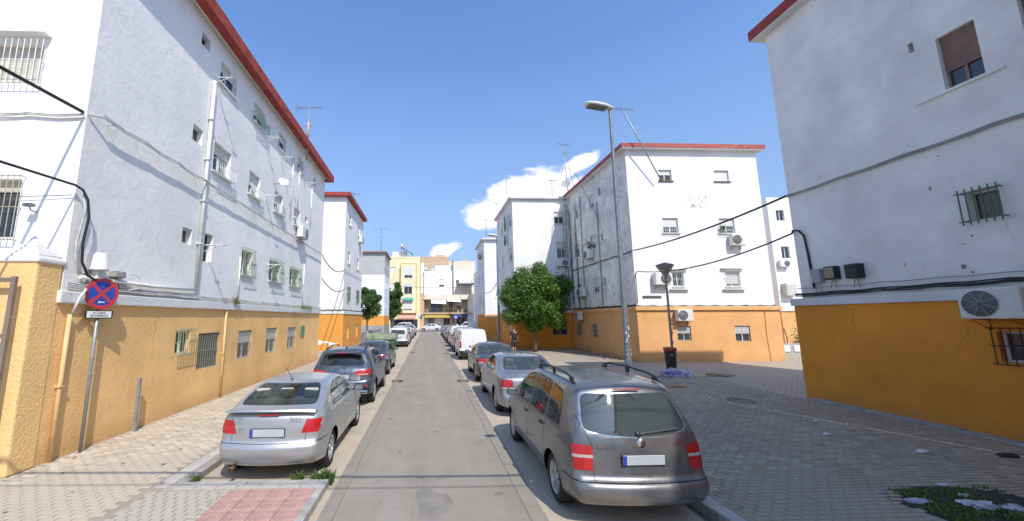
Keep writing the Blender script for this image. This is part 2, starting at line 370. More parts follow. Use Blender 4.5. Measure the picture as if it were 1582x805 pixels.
T_R = tile_mat('grey_paving_tile', (.42, .34, .245), (.25, .20, .145))
BED = simple('paving_joint_sand', (.33, .285, .22), .95)
def pavement(pts, m):
    bm = bmesh.new(); lo = [bm.verts.new((x, y, -.05)) for x, y in pts]; hi = [bm.verts.new((x, y, SW)) for x, y in pts]
    bm.faces.new(hi); n = len(pts)
    for i in range(n): bm.faces.new((lo[i], lo[(i + 1) % n], hi[(i + 1) % n], hi[i]))
    return struct('pavement', bm, m)
KW = .14
# left pavement with the corner build-out in front, right pavement and the plaza around the blocks
pl = pavement([(-60, -30), (-1.50 - KW, -30), (-1.50 - KW, 6.30 - KW), (LX0 - KW, 6.30 - KW), (LX0 - KW, 70), (-60, 70)], PV_L)
pr = pavement([(LX1 + KW, -30), (60, -30), (60, 70), (LX1 + KW, 70)], PV_R)
pf = pavement([(-120, 80.5), (120, 80.5), (120, 100), (-120, 100)], CONC)
def kerb(parent, x0, y0, x1, y1, n, mat):
    """kerbstones along a line; the stone lies to the left of the direction"""
    d = Vector((x1 - x0, y1 - y0, 0)); L = d.length / n; a = atan2(d.y, d.x)
    bm = bmesh.new(); bbox(bm, (L / 2, KW / 2, SW / 2 - .02), (L - .012, KW - .004, SW + .052), .012, seg=2)
    src = mk('kerbstone', bm, mat, parent)
    for i in range(n):
        p = Vector((x0, y0, 0)) + d * (i / n) + Vector((0, 0, random.uniform(-.004, .004)))
        if i == 0: src.location = p; src.rotation_euler = (0, 0, a); 
        else: inst(src, 'kerbstone', parent, p, (0, random.uniform(-.003, .003), a + random.uniform(-.003, .003)))
KM = simple('kerb_granite', (.36, .345, .32), .88, var=.2, vs=5, bump=.35, bs=45)
KMD = simple('dark_kerb_concrete', (.29, .275, .25), .9, var=.25, vs=4, bump=.35, bs=45)
kerb(pl, -1.50, -2, -1.50, 6.30, 9, KM); kerb(pl, -1.50 - KW, 6.30, LX0 - KW, 6.30, 2, KM); kerb(pl, LX0, 6.30, LX0, 70, 64, KMD)
kerb(pr, LX1 + KW, 70, LX1 + KW, -2, 72, KMD)
for o in pr.children: o.location.x -= 0
# border strip of long slabs behind the left kerb
# real tiles where they show about ten pixels or more
def in_pit(x, y): return 6.08 < x < 7.95 and 4.1 < y < 5.55 and hypot((x - 7.1) / 1.05, (y - 4.6) / .98) < 1.0
def lay(parent, rects, holes, mat, near_pt, tw=.20, th=.10, h=.012, limit=300, rot=0):
    cells = []
    for (x0, x1, y0, y1) in rects:
        r = 0; y = y0
        while y + th <= y1 + 1e-6:
            x = x0 + (tw / 2 if r % 2 else 0)
            while x + tw <= x1 + 1e-6:
                cx, cy = x + tw / 2, y + th / 2
                if not (holes and in_pit(cx, cy)): cells.append((cx, cy))
                x += tw
            y += th; r += 1
    cells.sort(key=lambda c: hypot(c[0] - near_pt[0], c[1] - near_pt[1]))
    g = .007
    def one(bm, cx, cy, z):
        a, b = tw / 2 - g, th / 2 - g; e = .006; zz = [random.uniform(-.0015, .0015) for _ in range(4)]
        lo = [bm.verts.new((cx + sx * a, cy + sy * b, SW - .004)) for sx, sy in ((-1, -1), (1, -1), (1, 1), (-1, 1))]
        hi = [bm.verts.new((cx + sx * (a - e), cy + sy * (b - e), z + zz[i])) for i, (sx, sy) in enumerate(((-1, -1), (1, -1), (1, 1), (-1, 1)))]
        bm.faces.new(hi)
        for i in range(4): bm.faces.new((lo[i], lo[(i + 1) % 4], hi[(i + 1) % 4], hi[i]))
    vars_ = []
    for k in range(6):
        bm = bmesh.new(); one(bm, 0, 0, SW + h + random.uniform(-.001, .001)); vars_.append(bm)
    srcs = []
    for k, (cx, cy) in enumerate(cells[:limit]):
        if k < 6: o = mk('paving_tile', vars_[k], mat, parent); srcs.append(o); o.location = (cx, cy, 0)
        else: inst(srcs[k % 6], 'paving_tile', parent, (cx, cy, random.uniform(-.002, .002)))
    if len(cells) > limit:
        bm = bmesh.new()
        for cx, cy in cells[limit:]: one(bm, cx, cy, SW + h + random.uniform(-.002, .002))
        mk('paving_tiles', bm, mat, parent)['kind'] = 'stuff'
PATCH = (6.05, 7.9, 4.1, 5.62)
bedL = sheet('paving_bed', [(-6.4, 4.2), (-3.76, 4.2), (-3.76, 16), (-6.4, 16)], SW + .0015, BED, pl); bedR = sheet('paving_bed', [(LX1 + KW + .02, 3.6), (11.1, 3.6), (11.1, 16), (LX1 + KW + .02, 16)], SW + .0015, BED, pr)
lay(pl, [(-6.4, -3.98, 4.3, 16)], [], T_L, (-3.5, 5.0))
lay(pr, [(LX1 + KW + .22, 11.1, 3.7, 16)], [PATCH], T_R, (5.5, 4.6), tw=.2, th=.1)
# long border slabs beside the kerbs
BS = simple('border_slab', (.43, .40, .35), .9, var=.12, vs=4, bump=.25)
bm = bmesh.new(); bbox(bm, (0, 0, SW + .004), (.19, .78, .014), .003, seg=1); s0 = mk('border_slab', bm, BS, pr); s0.location = (LX1 + KW + .12, 4.0, 0)
for i in range(1, 16): inst(s0, 'border_slab', pr, (LX1 + KW + .12, 4.0 + .8 * i, random.uniform(-.002, .002)))
bm = bmesh.new(); bbox(bm, (0, 0, SW + .004), (.20, .78, .014), .003, seg=1); s1 = mk('border_slab', bm, BS, pl); s1.location = (LX0 - KW - .12, 6.5, 0)
for i in range(1, 14): inst(s1, 'border_slab', pl, (LX0 - KW - .12, 6.5 + .8 * i, random.uniform(-.002, .002)))
# pink tactile paving at the crossing, each tile with its studs
PINK = simple('pink_tactile_tile', (.44, .265, .225), .85, var=.18, vs=5, bump=.3)
bm = bmesh.new(); S_ = .30; bbox(bm, (0, 0, SW + .004), (S_ - .01, S_ - .01, .016), .003, seg=1)
for i in range(5):
    for j in range(5): lathe(bm, [(.019, SW + .011), (.013, SW + .018), (0, SW + .018)], Matrix.Translation((-.12 + .06 * i, -.12 + .06 * j, 0)), 6)
ts = mk('tactile_tile', bm, PINK, pl); first = True
for i in range(4):
    for j in range(8):
        p = (-2.80 + .30 * i + .15, 5.98 - .15 - .30 * j, random.uniform(-.002, .002))
        if first: ts.location = p; first = False
        else: inst(ts, 'tactile_tile', pl, p)
bm = bmesh.new()
for k, y in enumerate((6.07,)):
    pass
bbox(bm, (0, 0, SW + .003), (.29, .12, .012), .003, seg=1); e0 = mk('edging_slab', bm, BS, pl); e0.location = (-3.5, 6.07, 0)
for i in range(1, 7): inst(e0, 'edging_slab', pl, (-3.5 + .30 * i, 6.07, 0))
# cobbled crossing left of the pink tiles
bm = bmesh.new(); 
COB = tile_mat('cobble_tile', (.46, .41, .35), (.36, .32, .27))
lay(pl, [(-3.9, -2.84, 3.9, 5.98)], [], COB, (-3.2, 5.0), tw=.14, th=.12, h=.016, limit=150)

# ------------------------------------------------------------------ buildings
def fp(face, c, u, d, z):
    return {'E': (c + d, u, z), 'W': (c - d, u, z), 'S': (u, c - d, z), 'N': (u, c + d, z)}[face]
def fbox(bm, face, c, u0, u1, d0, d1, z0, z1, mi=0):
    a = fp(face, c, u0, d0, z0); b = fp(face, c, u1, d1, z1)
    return box(bm, min(a[0], b[0]), max(a[0], b[0]), min(a[1], b[1]), max(a[1], b[1]), min(z0, z1), max(z0, z1), mi)
def wall_face(bm, face, c, u0, u1, z0, z1, ops, depth=.14, mi=0, back_mi=1):
    us = sorted(set([u0, u1] + [round(o[0], 4) for o in ops] + [round(o[1], 4) for o in ops]))
    zs = sorted(set([z0, z1] + [round(o[2], 4) for o in ops] + [round(o[3], 4) for o in ops]))
    us = [u for u in us if u0 - 1e-6 <= u <= u1 + 1e-6]; zs = [z for z in zs if z0 - 1e-6 <= z <= z1 + 1e-6]
    vd = {}
    def V(u, z):
        k = (round(u, 4), round(z, 4))
        if k not in vd: vd[k] = bm.verts.new(fp(face, c, u, 0, z))
        return vd[k]
    for i in range(len(us) - 1):
        for j in range(len(zs) - 1):
            mu, mz = (us[i] + us[i + 1]) / 2, (zs[j] + zs[j + 1]) / 2
            if any(o[0] < mu < o[1] and o[2] < mz < o[3] for o in ops): continue
            bm.faces.new((V(us[i], zs[j]), V(us[i + 1], zs[j]), V(us[i + 1], zs[j + 1]), V(us[i], zs[j + 1]))).material_index = mi
    for o in ops:
        a, b, z_a, z_b = o[:4]
        q = [(a, z_a), (b, z_a), (b, z_b), (a, z_b)]
        f0 = [bm.verts.new(fp(face, c, u, 0, z)) for u, z in q]; f1 = [bm.verts.new(fp(face, c, u, -depth, z)) for u, z in q]
        for k in range(4): bm.faces.new((f0[k], f0[(k + 1) % 4], f1[(k + 1) % 4], f1[k])).material_index = mi
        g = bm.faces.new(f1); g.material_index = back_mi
def opn(ops): return [(o[0], o[1], o[2], o[3]) for o in ops]
def block(root, x0, x1, y0, y1, z0, z1, mat, sides, name='wall', depth=.19, cap=True):
    """outer walls of a box with recessed openings, as one wall part"""
    bm = bmesh.new(); md = mat if isinstance(mat, dict) else {'*': mat}; ml = list(dict.fromkeys(md.values()))
    for f, c, a, b in (('S', y0, x0, x1), ('N', y1, x0, x1), ('W', x0, y0, y1), ('E', x1, y0, y1)):
        wall_face(bm, f, c, a, b, z0, z1, opn(sides.get(f, [])), depth, ml.index(md.get(f, md['*'])), len(ml))
    if cap:
        for z in (z0, z1): bm.faces.new([bm.verts.new(p) for p in ((x0, y0, z), (x1, y0, z), (x1, y1, z), (x0, y1, z))])
    bmesh.ops.remove_doubles(bm, verts=bm.verts[:], dist=1e-4)
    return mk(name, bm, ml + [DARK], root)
def window(root, face, c, u0, u1, z0, z1, st='shutter', frac=.5, grille=None, gm=None, sill=False, fm=None, depth=.19, shut=None, gl=None, lining=None):
    fm = fm or ALU; gm = gm or WHITEP; t = .045; D = -depth
    bm = bmesh.new()
    d0, d1 = D + .03, D + .075
    if st == 'hole':
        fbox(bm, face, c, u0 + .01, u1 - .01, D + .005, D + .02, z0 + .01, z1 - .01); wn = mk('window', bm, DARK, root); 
    else:
        fbox(bm, face, c, u0 + .004, u0 + t, d0, d1, z0 + .004, z1 - .004); fbox(bm, face, c, u1 - t, u1 - .004, d0, d1, z0 + .004, z1 - .004)
        fbox(bm, face, c, u0 + t, u1 - t, d0, d1, z0 + .004, z0 + t); fbox(bm, face, c, u0 + t, u1 - t, d0, d1, z1 - t, z1 - .004)
        if u1 - u0 > .6: fbox(bm, face, c, (u0 + u1) / 2 - .025, (u0 + u1) / 2 + .025, d0 + .004, d1 + .004, z0 + t, z1 - t)
        wn = mk('window', bm, fm, root)
        bm = bmesh.new(); mid = (u0 + u1) / 2
        if u1 - u0 > .6:
            fbox(bm, face, c, u0 + t, mid - .025, D + .04, D + .05, z0 + t, z1 - t); fbox(bm, face, c, mid + .025, u1 - t, D + .04, D + .05, z0 + t, z1 - t)
        else: fbox(bm, face, c, u0 + t, u1 - t, D + .04, D + .05, z0 + t, z1 - t)
        mk('pane', bm, gl or DGLASS, wn)
    if st == 'shutter' and frac > 0:
        zb = z1 - (z1 - z0) * frac; bm = bmesh.new(); n = max(2, int((z1 - zb) / .05)); h = (z1 - zb) / n
        for i in range(n): fbox(bm, face, c, u0 + .02, u1 - .02, D + .078, D + .095 , zb + i * h + .004, zb + (i + 1) * h)
        fbox(bm, face, c, u0 + .015, u1 - .015, D + .0775, D + .085, zb, z1 - .004)
        mk('roller_shutter', bm, shut or SHUT, wn)
    if sill:
        bm = bmesh.new(); fbox(bm, face, c, u0 - .06, u1 + .06, .003, .07, z0 - .06, z0 - .004); mk('sill', bm, sill if not isinstance(sill, bool) else ALU, wn)
    if grille:
        bm = bmesh.new(); g0, g1 = (u0 - .06, u1 + .06) if grille in ('cage', 'belly') else (u0, u1)
        dd = .10 if grille == 'cage' else (.14 if grille == 'belly' else (.16 if grille == 'balcony' else -.02))
        zt, zb = (z1 + .06, z0 - .06) if grille in ('cage', 'belly') else (z1, z0)
        if grille == 'balcony': zt = z0 + (z1 - z0) * .38; g0, g1 = u0 - .08, u1 + .08; zb = z0 - .05
        r = .009; n = max(3, int(round((g1 - g0) / .11)))
        for i in range(n + 1):
            u = g0 + (g1 - g0) * i / n
            if grille == 'belly': tube(bm, [fp(face, c, u, dd * .55, zt), fp(face, c, u, dd * .8, (zt + zb) / 2), fp(face, c, u, dd * 1.25, zb + .18), fp(face, c, u, dd, zb)], r, 4)
            else: tube(bm, [fp(face, c, u, dd, zb), fp(face, c, u, dd, zt)], r, 4)
        for z in ([zb, zt] if grille == 'balcony' else [zb + .02, (zb + zt) / 2, zt - .02]):
            tube(bm, [fp(face, c, g0, dd, z), fp(face, c, g1, dd, z)], r, 4)
            if dd > 0:
                for u in (g0, g1): tube(bm, [fp(face, c, u, -.01, z), fp(face, c, u, dd, z)], r, 4)
        if grille == 'balcony':
            for i in range(n):
                u = g0 + (g1 - g0) * (i + .5) / n
                tube(bm, [fp(face, c, u + .04 * cos(a), dd, (zb + zt) / 2 + .06 * sin(a)) for a in [k * pi / 4 for k in range(9)]], .006, 3, cap=False)
        mk('grille', bm, gm, wn)
    return wn
def ledge(root, x0, x1, y0, y1, z0, z1, off, mat, name='ledge', faces='SEWN'):
    bm = bmesh.new(); bbox(bm, ((x0 + x1) / 2, (y0 + y1) / 2, (z0 + z1) / 2), (x1 - x0 + 2 * off, y1 - y0 + 2 * off, z1 - z0), .02, seg=2)
    return mk(name, bm, mat, root)
def pipe_on(root, face, c, pts, r, mat, name='downpipe'):
    bm = bmesh.new(); tube(bm, [fp(face, c, *p) for p in pts], r, 8)
    a, b = pts[0], pts[-1]
    L = abs(b[2] - a[2])
    for i in range(1, int(L / 1.5) + 1):
        f = i / (int(L / 1.5) + 1); u, d, z = [a[k] + (b[k] - a[k]) * f for k in range(3)]
        fbox(bm, face, c, u - r * 1.5, u + r * 1.5, .001, d + r * 1.15, z - .015, z + .015)
    return mk(name, bm, mat, root)

# ---- left block
XL = -6.48
L1 = thing('apartment_block', 'white apartment block on the left with ochre base, behind the no stopping sign', 'building', (-10, 15, SW))
LE = [(10.16, 10.58, 10.28, 10.66, 'hole'), (11.2, 12.2, 9.78, 10.5, 'w'), (13.5, 14.5, 9.78, 10.5, 'b'), (15.86, 16.75, 9.8, 10.5, 'w'), (18.3, 19.15, 9.85, 10.5, 'w'), (20.9, 21.3, 9.9, 10.35, 'hole'),
      (10.16, 10.62, 7.38, 7.84, 'hole'), (11.22, 12.22, 6.92, 7.84, 'b'), (13.52, 14.4, 6.98, 7.84, 'b'), (15.82, 16.75, 6.98, 7.84, 'b'), (18.15, 19.05, 6.98, 7.84, 'b'), (19.85, 20.2, 7.5, 7.84, 'hole'),
      (10.14, 10.55, 4.50, 4.92, 'hole'), (11.15, 11.58, 4.15, 4.98, 'hole'), (13.4, 14.2, 4.05, 4.9, 'g'), (15.75, 17.0, 4.05, 4.9, 'g'), (18.05, 19.4, 4.05, 4.87, 'g')]
LS = [(-8.35, -7.44, 6.95, 7.78, 'c'), (-8.5, -7.45, 3.95, 5.05, 'g'), (-8.35, -7.44, 9.95, 10.78, 'c'), (-12.35, -11.44, 6.95, 7.78, 'c')]
LB = [(10.30, 10.92, 1.6, 2.2, 'gs'), (11.3, 12.42, 1.1, 2.1, 'bb'), (13.6, 14.62, 1.15, 2.1, 'bb'), (15.88, 16.95, 1.13, 2.13, 'bb'), (18.25, 19.3, 1.13, 2.1, 'bb')]
block(L1, -14.4, XL, 7.04, 23.2, 2.9, 11.15, WHITE_ROUGH, {'E': LE, 'S': LS}, depth=.2)
block(L1, -14.45, XL - .01, 6.99, 23.25, SW - .1, 2.80, OCHRE_L, {'E': LB}, 'plinth', depth=.16)
ledge(L1, -14.4, XL, 7.04, 23.2, 2.79, 3.01, .07, LEDGE)
for (a, b, z0, z1, k) in LE:
    if k == 'hole': window(L1, 'E', XL, a, b, z0, z1, 'glass' if a < 10.5 and z0 < 8 else 'hole', depth=.2)
    elif k == 'w': window(L1, 'E', XL, a, b, z0, z1, 'shutter', .35, depth=.2, sill=True)
    elif k == 'b': window(L1, 'E', XL, a, b, z0, z1, 'shutter', .55 if a > 12.5 else .35, 'balcony', GREENP if (z0 > 9) else WHITEP, depth=.2, sill=True)
    else: window(L1, 'E', XL, a, b, z0, z1, 'glass', 0, 'belly', simple('pale_green_iron', (.25, .33, .20), .6), depth=.2, sill=True)
for (a, b, z0, z1, k) in LS:
    window(L1, 'S', 7.04, a, b, z0, z1, 'shutter', .95 if k == 'c' else .2, 'cage', WHITEP if k == 'c' else simple('tan_painted_iron', (.40, .35, .24), .6), depth=.2, shut=CREAM)
    if k == 'c':
        bm = bmesh.new(); fbox(bm, 'S', 7.04, a - .15, b + .12, .003, .18, z1 + .14, z1 + .2); mk('window_hood', bm, WHITE, L1)
for (a, b, z0, z1, k) in LB:
    if k == 'gs':
        window(L1, 'E', XL - .01, a, b, z0, z1, 'glass', grille='cage', gm=simple('pale_green_iron', (.25, .33, .20), .6), depth=.16)
    else: window(L1, 'E', XL - .01, a, b, z0, z1, 'shutter', 1.0 if a < 12 else .45, 'flat', simple('grey_painted_iron', (.22, .22, .20), .6), depth=.16, shut=simple('olive_shutter', (.20, .19, .13), .7) if a < 12 else SHUT)
# green meter cabinet low on the wall
bm = bmesh.new(); fbox(bm, 'E', XL - .01, 19.95, 20.5, .002, .06, 1.66, 2.15); mk('meter_cabinet', bm, simple('green_cabinet', (.13, .25, .16), .5), L1)
bm = bmesh.new(); box(bm, -14.9, XL + .42, 6.62, 23.62, 11.15, 11.28); mk('soffit', bm, WHITE, L1)
def fascia_tiles(bm, x0, x1, y0, y1, z0, z1, t):
    """one sloping red band around the roof edge"""
    out = [(x0, y0), (x1, y0), (x1, y1), (x0, y1)]; inn = [(x0 + t, y0 + t), (x1 - t, y0 + t), (x1 - t, y1 - t), (x0 + t, y1 - t)]
    a = [bm.verts.new((x, y, z0)) for x, y in out]; b = [bm.verts.new((x, y, z1)) for x, y in out]; c_ = [bm.verts.new((x, y, z1 + .05)) for x, y in inn]; d = [bm.verts.new((x, y, z0)) for x, y in inn]
    for i in range(4):
        j = (i + 1) % 4
        bm.faces.new((a[i], a[j], b[j], b[i])); bm.faces.new((b[i], b[j], c_[j], c_[i])); bm.faces.new((d[j], d[i], a[i], a[j]))
    bm.faces.new(c_)
bm = bmesh.new(); fascia_tiles(bm, -14.93, XL + .45, 6.59, 23.65, 11.04, 11.42, .3); mk('roof', bm, REDROOF, L1)
pipe_on(L1, 'E', XL, [(10.84, .07, 9.55), (10.83, .07, 3.35)], .05, WHITEP)
pipe_on(L1, 'E', XL, [(10.84, .07, 3.30), (9.2, .07, 3.26), (7.3, .06, 3.28)], .04, WHITEP, 'wall_pipe')
pipe_on(L1, 'E', XL - .01, [(12.62, .04, 2.74), (12.62, .04, SW)], .032, YELP)
pipe_on(L1, 'E', XL - .01, [(7.22, .05, 2.60), (7.22, .05, SW)], .035, YELP)
pipe_on(L1, 'E', XL, [(7.42, .09, 3.06), (7.36, .13, 3.04), (7.28, .12, 2.9), (7.22, .08, 2.62)], .022, WHITEP, 'wall_pipe')
pipe_on(L1, 'E', XL, [(13.2, .06, 4.6), (13.2, .06, 3.1)], .03, WHITEP, 'wall_pipe')
pipe_on(L1, 'E', XL, [(19.9, .06, 5.3), (19.9, .06, 3.1)], .03, WHITEP, 'wall_pipe')
for (u, z0, z1) in ((17.6, 7.2, 10.2), (18.5, 7.7, 10.2), (20.6, 7.4, 9.6)): pipe_on(L1, 'E', XL, [(u, .05, z1), (u, .05, z0)], .03, WHITEP, 'wall_pipe')
# bundles of painted cable clipped to the wall (part of the wall's dressing)
def festoon(root, face, c, u0, u1, z, n, sagd, mat, r=.012, d=.03, name='wall_cable', k=1):
    bm = bmesh.new()
    for q in range(k):
        pts = []; m = n * 4
        for i in range(m + 1):
            f = i / m; ph = (i % 4) / 4
            pts.append(fp(face, c, u0 + (u1 - u0) * f, d + .006 * q, z(f) - sagd * 4 * ph * (1 - ph) - q * .035 + random.uniform(-.008, .008)))
        tube(bm, pts, r, 5)
    return mk(name, bm, mat, root)
festoon(L1, 'E', XL, 7.25, 23.2, lambda f: 6.46 - .14 * f, 14, .035, CABLEW, .012, .13, k=3)
pipe_on(L1, 'E', XL, [(7.05, .02, 6.36), (7.27, .13, 6.40)], .02, CABLEW, 'wall_cable')
festoon(L1, 'E', XL, 7.06, 23.2, lambda f: 3.16, 12, .03, CABLEW, .016, .05, k=3)
festoon(L1, 'S', 7.04, -14.4, XL, lambda f: 6.34, 8, .03, CABLEW, .014, .05, k=2)
bm = bmesh.new()
for i in range(22): u = 7.5 + i * .72; tube(bm, [fp('E', XL, u, 0, 6.38), fp('E', XL, u, .14, 6.36)], .008, 4)
mk('cable_bracket', bm, CABLEW, L1)

# ---- generic L-shaped four storey block of the right hand side
def std_windows(root, face, c, cols, st, rows=((10.28, 11.02), (7.15, 8.12), (4.1, 5.0)), depth=.14):
    ops = []
    for j, (z0, z1) in enumerate(rows):
        for (u0, u1) in cols: ops.append((u0, u1, z0, z1))
    return ops
YC, XC = 20.76, 11.385
C1 = thing('apartment_block', 'white apartment block with orange base and red roof edge across the plaza', 'building', (15.5, 25, SW))
CSo = [(13.36, 14.14, 10.34, 11.02, 's0'), (16.68, 17.58, 10.34, 11.02, 's1'), (13.34, 14.24, 7.25, 8.12, 's2'), (16.68, 17.58, 7.25, 8.12, 's3'), (13.62, 14.25, 4.2, 5.0, 's4'), (16.68, 17.5, 4.2, 5.05, 's5')]
CWo = [(24.28, 24.62, 10.6, 11.15, 'h'), (25.4, 26.2, 10.1, 11.1, 'w'), (28.3, 28.95, 10.1, 11.1, 'w'), (25.4, 26.3, 7.25, 8.15, 'w'), (28.4, 29.35, 7.1, 8.12, 'w'), (25.4, 26.4, 4.2, 5.2, 'w'), (28.4, 29.3, 4.1, 5.0, 'w'), (24.36, 24.68, 4.6, 5.05, 'h'), (24.36, 24.66, 7.5, 7.95, 'h')]
CSb = [(13.55, 14.32, 1.22, 2.02), (16.80, 17.66, 1.16, 2.02)]; CWb = [(25.9, 26.65, 1.2, 2.05), (28.66, 29.45, 1.2, 2.05)]
WX, WY = XC + .08, YC + .10                                # wall faces sit a little behind the plinth
block(C1, WX, 19.35, WY, 38, 2.9, 12.2, {'*': WHITE, 'W': WHITE_DIRTY}, {'S': CSo, 'W': CWo})
block(C1, XC, 19.48, YC, 38.1, SW - .1, 2.88, OCHRE_C, {'S': CSb, 'W': CWb}, 'plinth', depth=.16)
ledge(C1, XC, 19.48, YC, 38.1, 2.87, 3.08, .10, LEDGE_O)
for (a, b, z0, z1, k) in CSo:
    kw = {'s0': dict(frac=.45, sill=RUST), 's1': dict(frac=1.0, sill=RUST), 's2': dict(frac=.6, grille='balcony', sill=True), 's3': dict(frac=.5, grille='balcony', sill=True), 's4': dict(frac=.0, grille='cage', gm=WHITEP, sill=True), 's5': dict(frac=.85, grille='cage', gm=WHITEP, sill=True)}[k]
    window(C1, 'S', WY, a, b, z0, z1, 'shutter', **kw)
    if k in ('s4', 's5'):
        bm = bmesh.new(); fbox(bm, 'S', WY, a - .25, b + .2, .003, .16, z1 + .13, z1 + .18); fbox(bm, 'S', WY, a - .25, b + .2, .003, .16, z0 - .2, z0 - .16); mk('window_rail', bm, WHITEP, C1)
for i, (a, b, z0, z1, k) in enumerate(CWo): window(C1, 'W', WX, a, b, z0, z1, 'hole' if k == 'h' else 'shutter', .35 + .3 * (i % 2), None, sill=(k == 'w'))
for (a, b, z0, z1) in CSb: window(C1, 'S', YC, a, b, z0, z1, 'shutter', .5, 'flat', GALVD, depth=.16, shut=SHUT)
for (a, b, z0, z1) in CWb: window(C1, 'W', XC, a, b, z0, z1, 'shutter', .85, 'flat', GREENP, depth=.16, shut=simple('grey_shutter', (.40, .42, .40), .6))
bm = bmesh.new(); box(bm, WX - .32, 19.68, WY - .30, 38.3, 12.2, 12.29); mk('soffit', bm, LEDGE, C1)
bm = bmesh.new(); fascia_tiles(bm, WX - .35, 19.71, WY - .33, 38.4, 12.25, 12.5, .35); mk('roof', bm, REDOLD, C1)
for (u, z0, z1) in ((24.9, 3.2, 10.3), (27.7, 3.1, 11.6)): pipe_on(C1, 'W', WX, [(u, .05, z1), (u, .05, z0)], .035, simple('old_pipe', (.40, .37, .33), .7), 'downpipe')
festoon(C1, 'W', WX, WY, 30.2, lambda f: 6.22 - .0 * f, 8, .03, simple('dusty_cable', (.12, .11, .10), .7), .02, .04, k=2)
festoon(C1, 'W', WX, WY, 30.2, lambda f: 3.2, 8, .04, CABLE, .02, .05, k=3)
festoon(C1, 'S', WY, WX, 19.35, lambda f: 3.16, 9, .05, CABLE, .014, .04, k=2)
# flaked paint spots on the front: thin raised shards of bare render
bm = bmesh.new()
for i in range(150):
    u = random.gauss(15.6, .75); z = random.gauss(9.2, .38) - abs(u - 15.6) * .15; r = random.uniform(.015, .06)
    if not (11.7 < u < 19 and 8.3 < z < 10.1): continue
    n = 6; vs = [bm.verts.new(fp('S', WY, u + r * random.uniform(.5, 1.2) * cos(2 * pi * k / n), .003, z + r * random.uniform(.6, 1.4) * sin(2 * pi * k / n))) for k in range(n)]
    bm.faces.new(vs)
mk('flaked_paint', bm, simple('bare_render', (.68, .66, .62), .95), C1)['kind'] = 'stuff'
for k in range(7):
    u = 28.3 + random.uniform(0, 1.8); pipe_on(C1, 'W', WX, [(u, .04, random.uniform(8, 12)), (u + random.uniform(-.1, .1), .04, random.uniform(3.1, 4))], random.choice((.012, .018, .025)), simple('old_pipe', (.40, .37, .33), .7) if k % 2 else CABLE, 'wall_cable')
# old street name tiles
bm = bmesh.new(); src = None
for i in range(10):
    b2 = bmesh.new(); bbox(b2, (0, 0, 0), (.098, .015, .15), .004, seg=1)
    p = (11.86 + .108 * i, WY - .010, 3.60)
    if src is None: src = mk('name_tile', b2, simple('dark_glazed_tile', (.13, .12, .12), .35, vs=18, var=.5), C1, local=True); src.location = Vector(p) - C1.location; ref = src
    else: b2.free(); inst(src, 'name_tile', C1, Vector(p) - C1.location)
bm.free()
bm = bmesh.new(); 
for k in range(1): tube(bm, [fp('S', YC, 18.6, .03, 2.85), fp('S', YC, 18.55, .03, 1.5), fp('S', YC, 18.62, .03, SW)], .012, 5)
mk('wall_cable', bm, simple('brown_cable', (.35, .17, .06), .7), C1)

# ---- block behind the orange tree (front faces the camera), its street side at X 6.85
C2 = thing('apartment_block', 'white apartment block behind the orange tree, joined at right angle to the dirty wall', 'building', (9, 34, SW))
C2S = [(10.3, 11.1, 10.15, 11.15, 'w'), (10.42, 11.22, 7.3, 8.6, 'g'), (10.85, 11.3, 4.15, 5.0, 'w')]
C2W = [(31.0, 32.0, 10.1, 11.2, 'w'), (31.0, 32.0, 7.15, 8.3, 'w'), (34.5, 35.3, 10.1, 11.1, 'w'), (34.5, 35.3, 7.1, 8.1, 'w'), (34.5, 35.3, 4.1, 5.1, 'w'), (31, 32, 4.1, 5.1, 'w')]
block(C2, 6.85, WX - .02, 30.38, 37.5, 2.9, 12.2, {'*': WHITE, 'W': WHITE_SHADE}, {'S': C2S, 'W': C2W})
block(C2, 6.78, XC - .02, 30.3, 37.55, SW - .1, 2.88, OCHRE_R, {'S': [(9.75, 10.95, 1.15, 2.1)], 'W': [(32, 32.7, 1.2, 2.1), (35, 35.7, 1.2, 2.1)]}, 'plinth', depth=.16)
ledge(C2, 6.78, XC - .12, 30.3, 37.5, 2.87, 3.08, .08, LEDGE)
for (a, b, z0, z1, k) in C2S: window(C2, 'S', 30.38, a, b, z0, z1, 'shutter', .4, 'cage' if k == 'g' else None, WHITEP, sill=True)
for (a, b, z0, z1, k) in C2W: window(C2, 'W', 6.85, a, b, z0, z1, 'shutter', .4, sill=True)
window(C2, 'S', 30.3, 9.75, 10.95, 1.15, 2.1, 'glass', grille='flat', gm=BLACKP, depth=.16)
window(C2, 'W', 6.78, 32, 32.7, 1.2, 2.1, 'shutter', 1.0, depth=.16); window(C2, 'W', 6.78, 35, 35.7, 1.2, 2.1, 'shutter', 1.0, depth=.16)
bm = bmesh.new(); bbox(bm, ((6.85 + WX) / 2 - .15, 33.95, 12.3), (WX - 6.85 + .2, 7.6, .2), .02); mk('roof', bm, LEDGE, C2)
pipe_on(C2, 'S', 30.38, [(11.25, .06, 11.8), (11.25, .06, 3.1)], .05, simple('old_pipe', (.40, .37, .33), .7)); pipe_on(C2, 'S', 30.38, [(11.02, .05, 11.0), (11.02, .05, 3.1)], .03, simple('old_pipe', (.40, .37, .33), .7), 'wall_pipe')
festoon(C2, 'S', 30.38, 6.9, 11.3, lambda f: 3.2, 6, .05, CABLE, .022, .05, k=3)
bm = bmesh.new()
for z in (11.35, 10.95, 10.6, 8.9): tube(bm, [(10.2, 30.0, z), (11.5, 30.0, z)], .012, 4)
for z in (11.35, 10.6):
    for x in (10.22, 11.3): tube(bm, [(x, 30.0, z), (x, 30.4, z)], .012, 4)
mk('clothes_line', bm, WHITEP, C2)

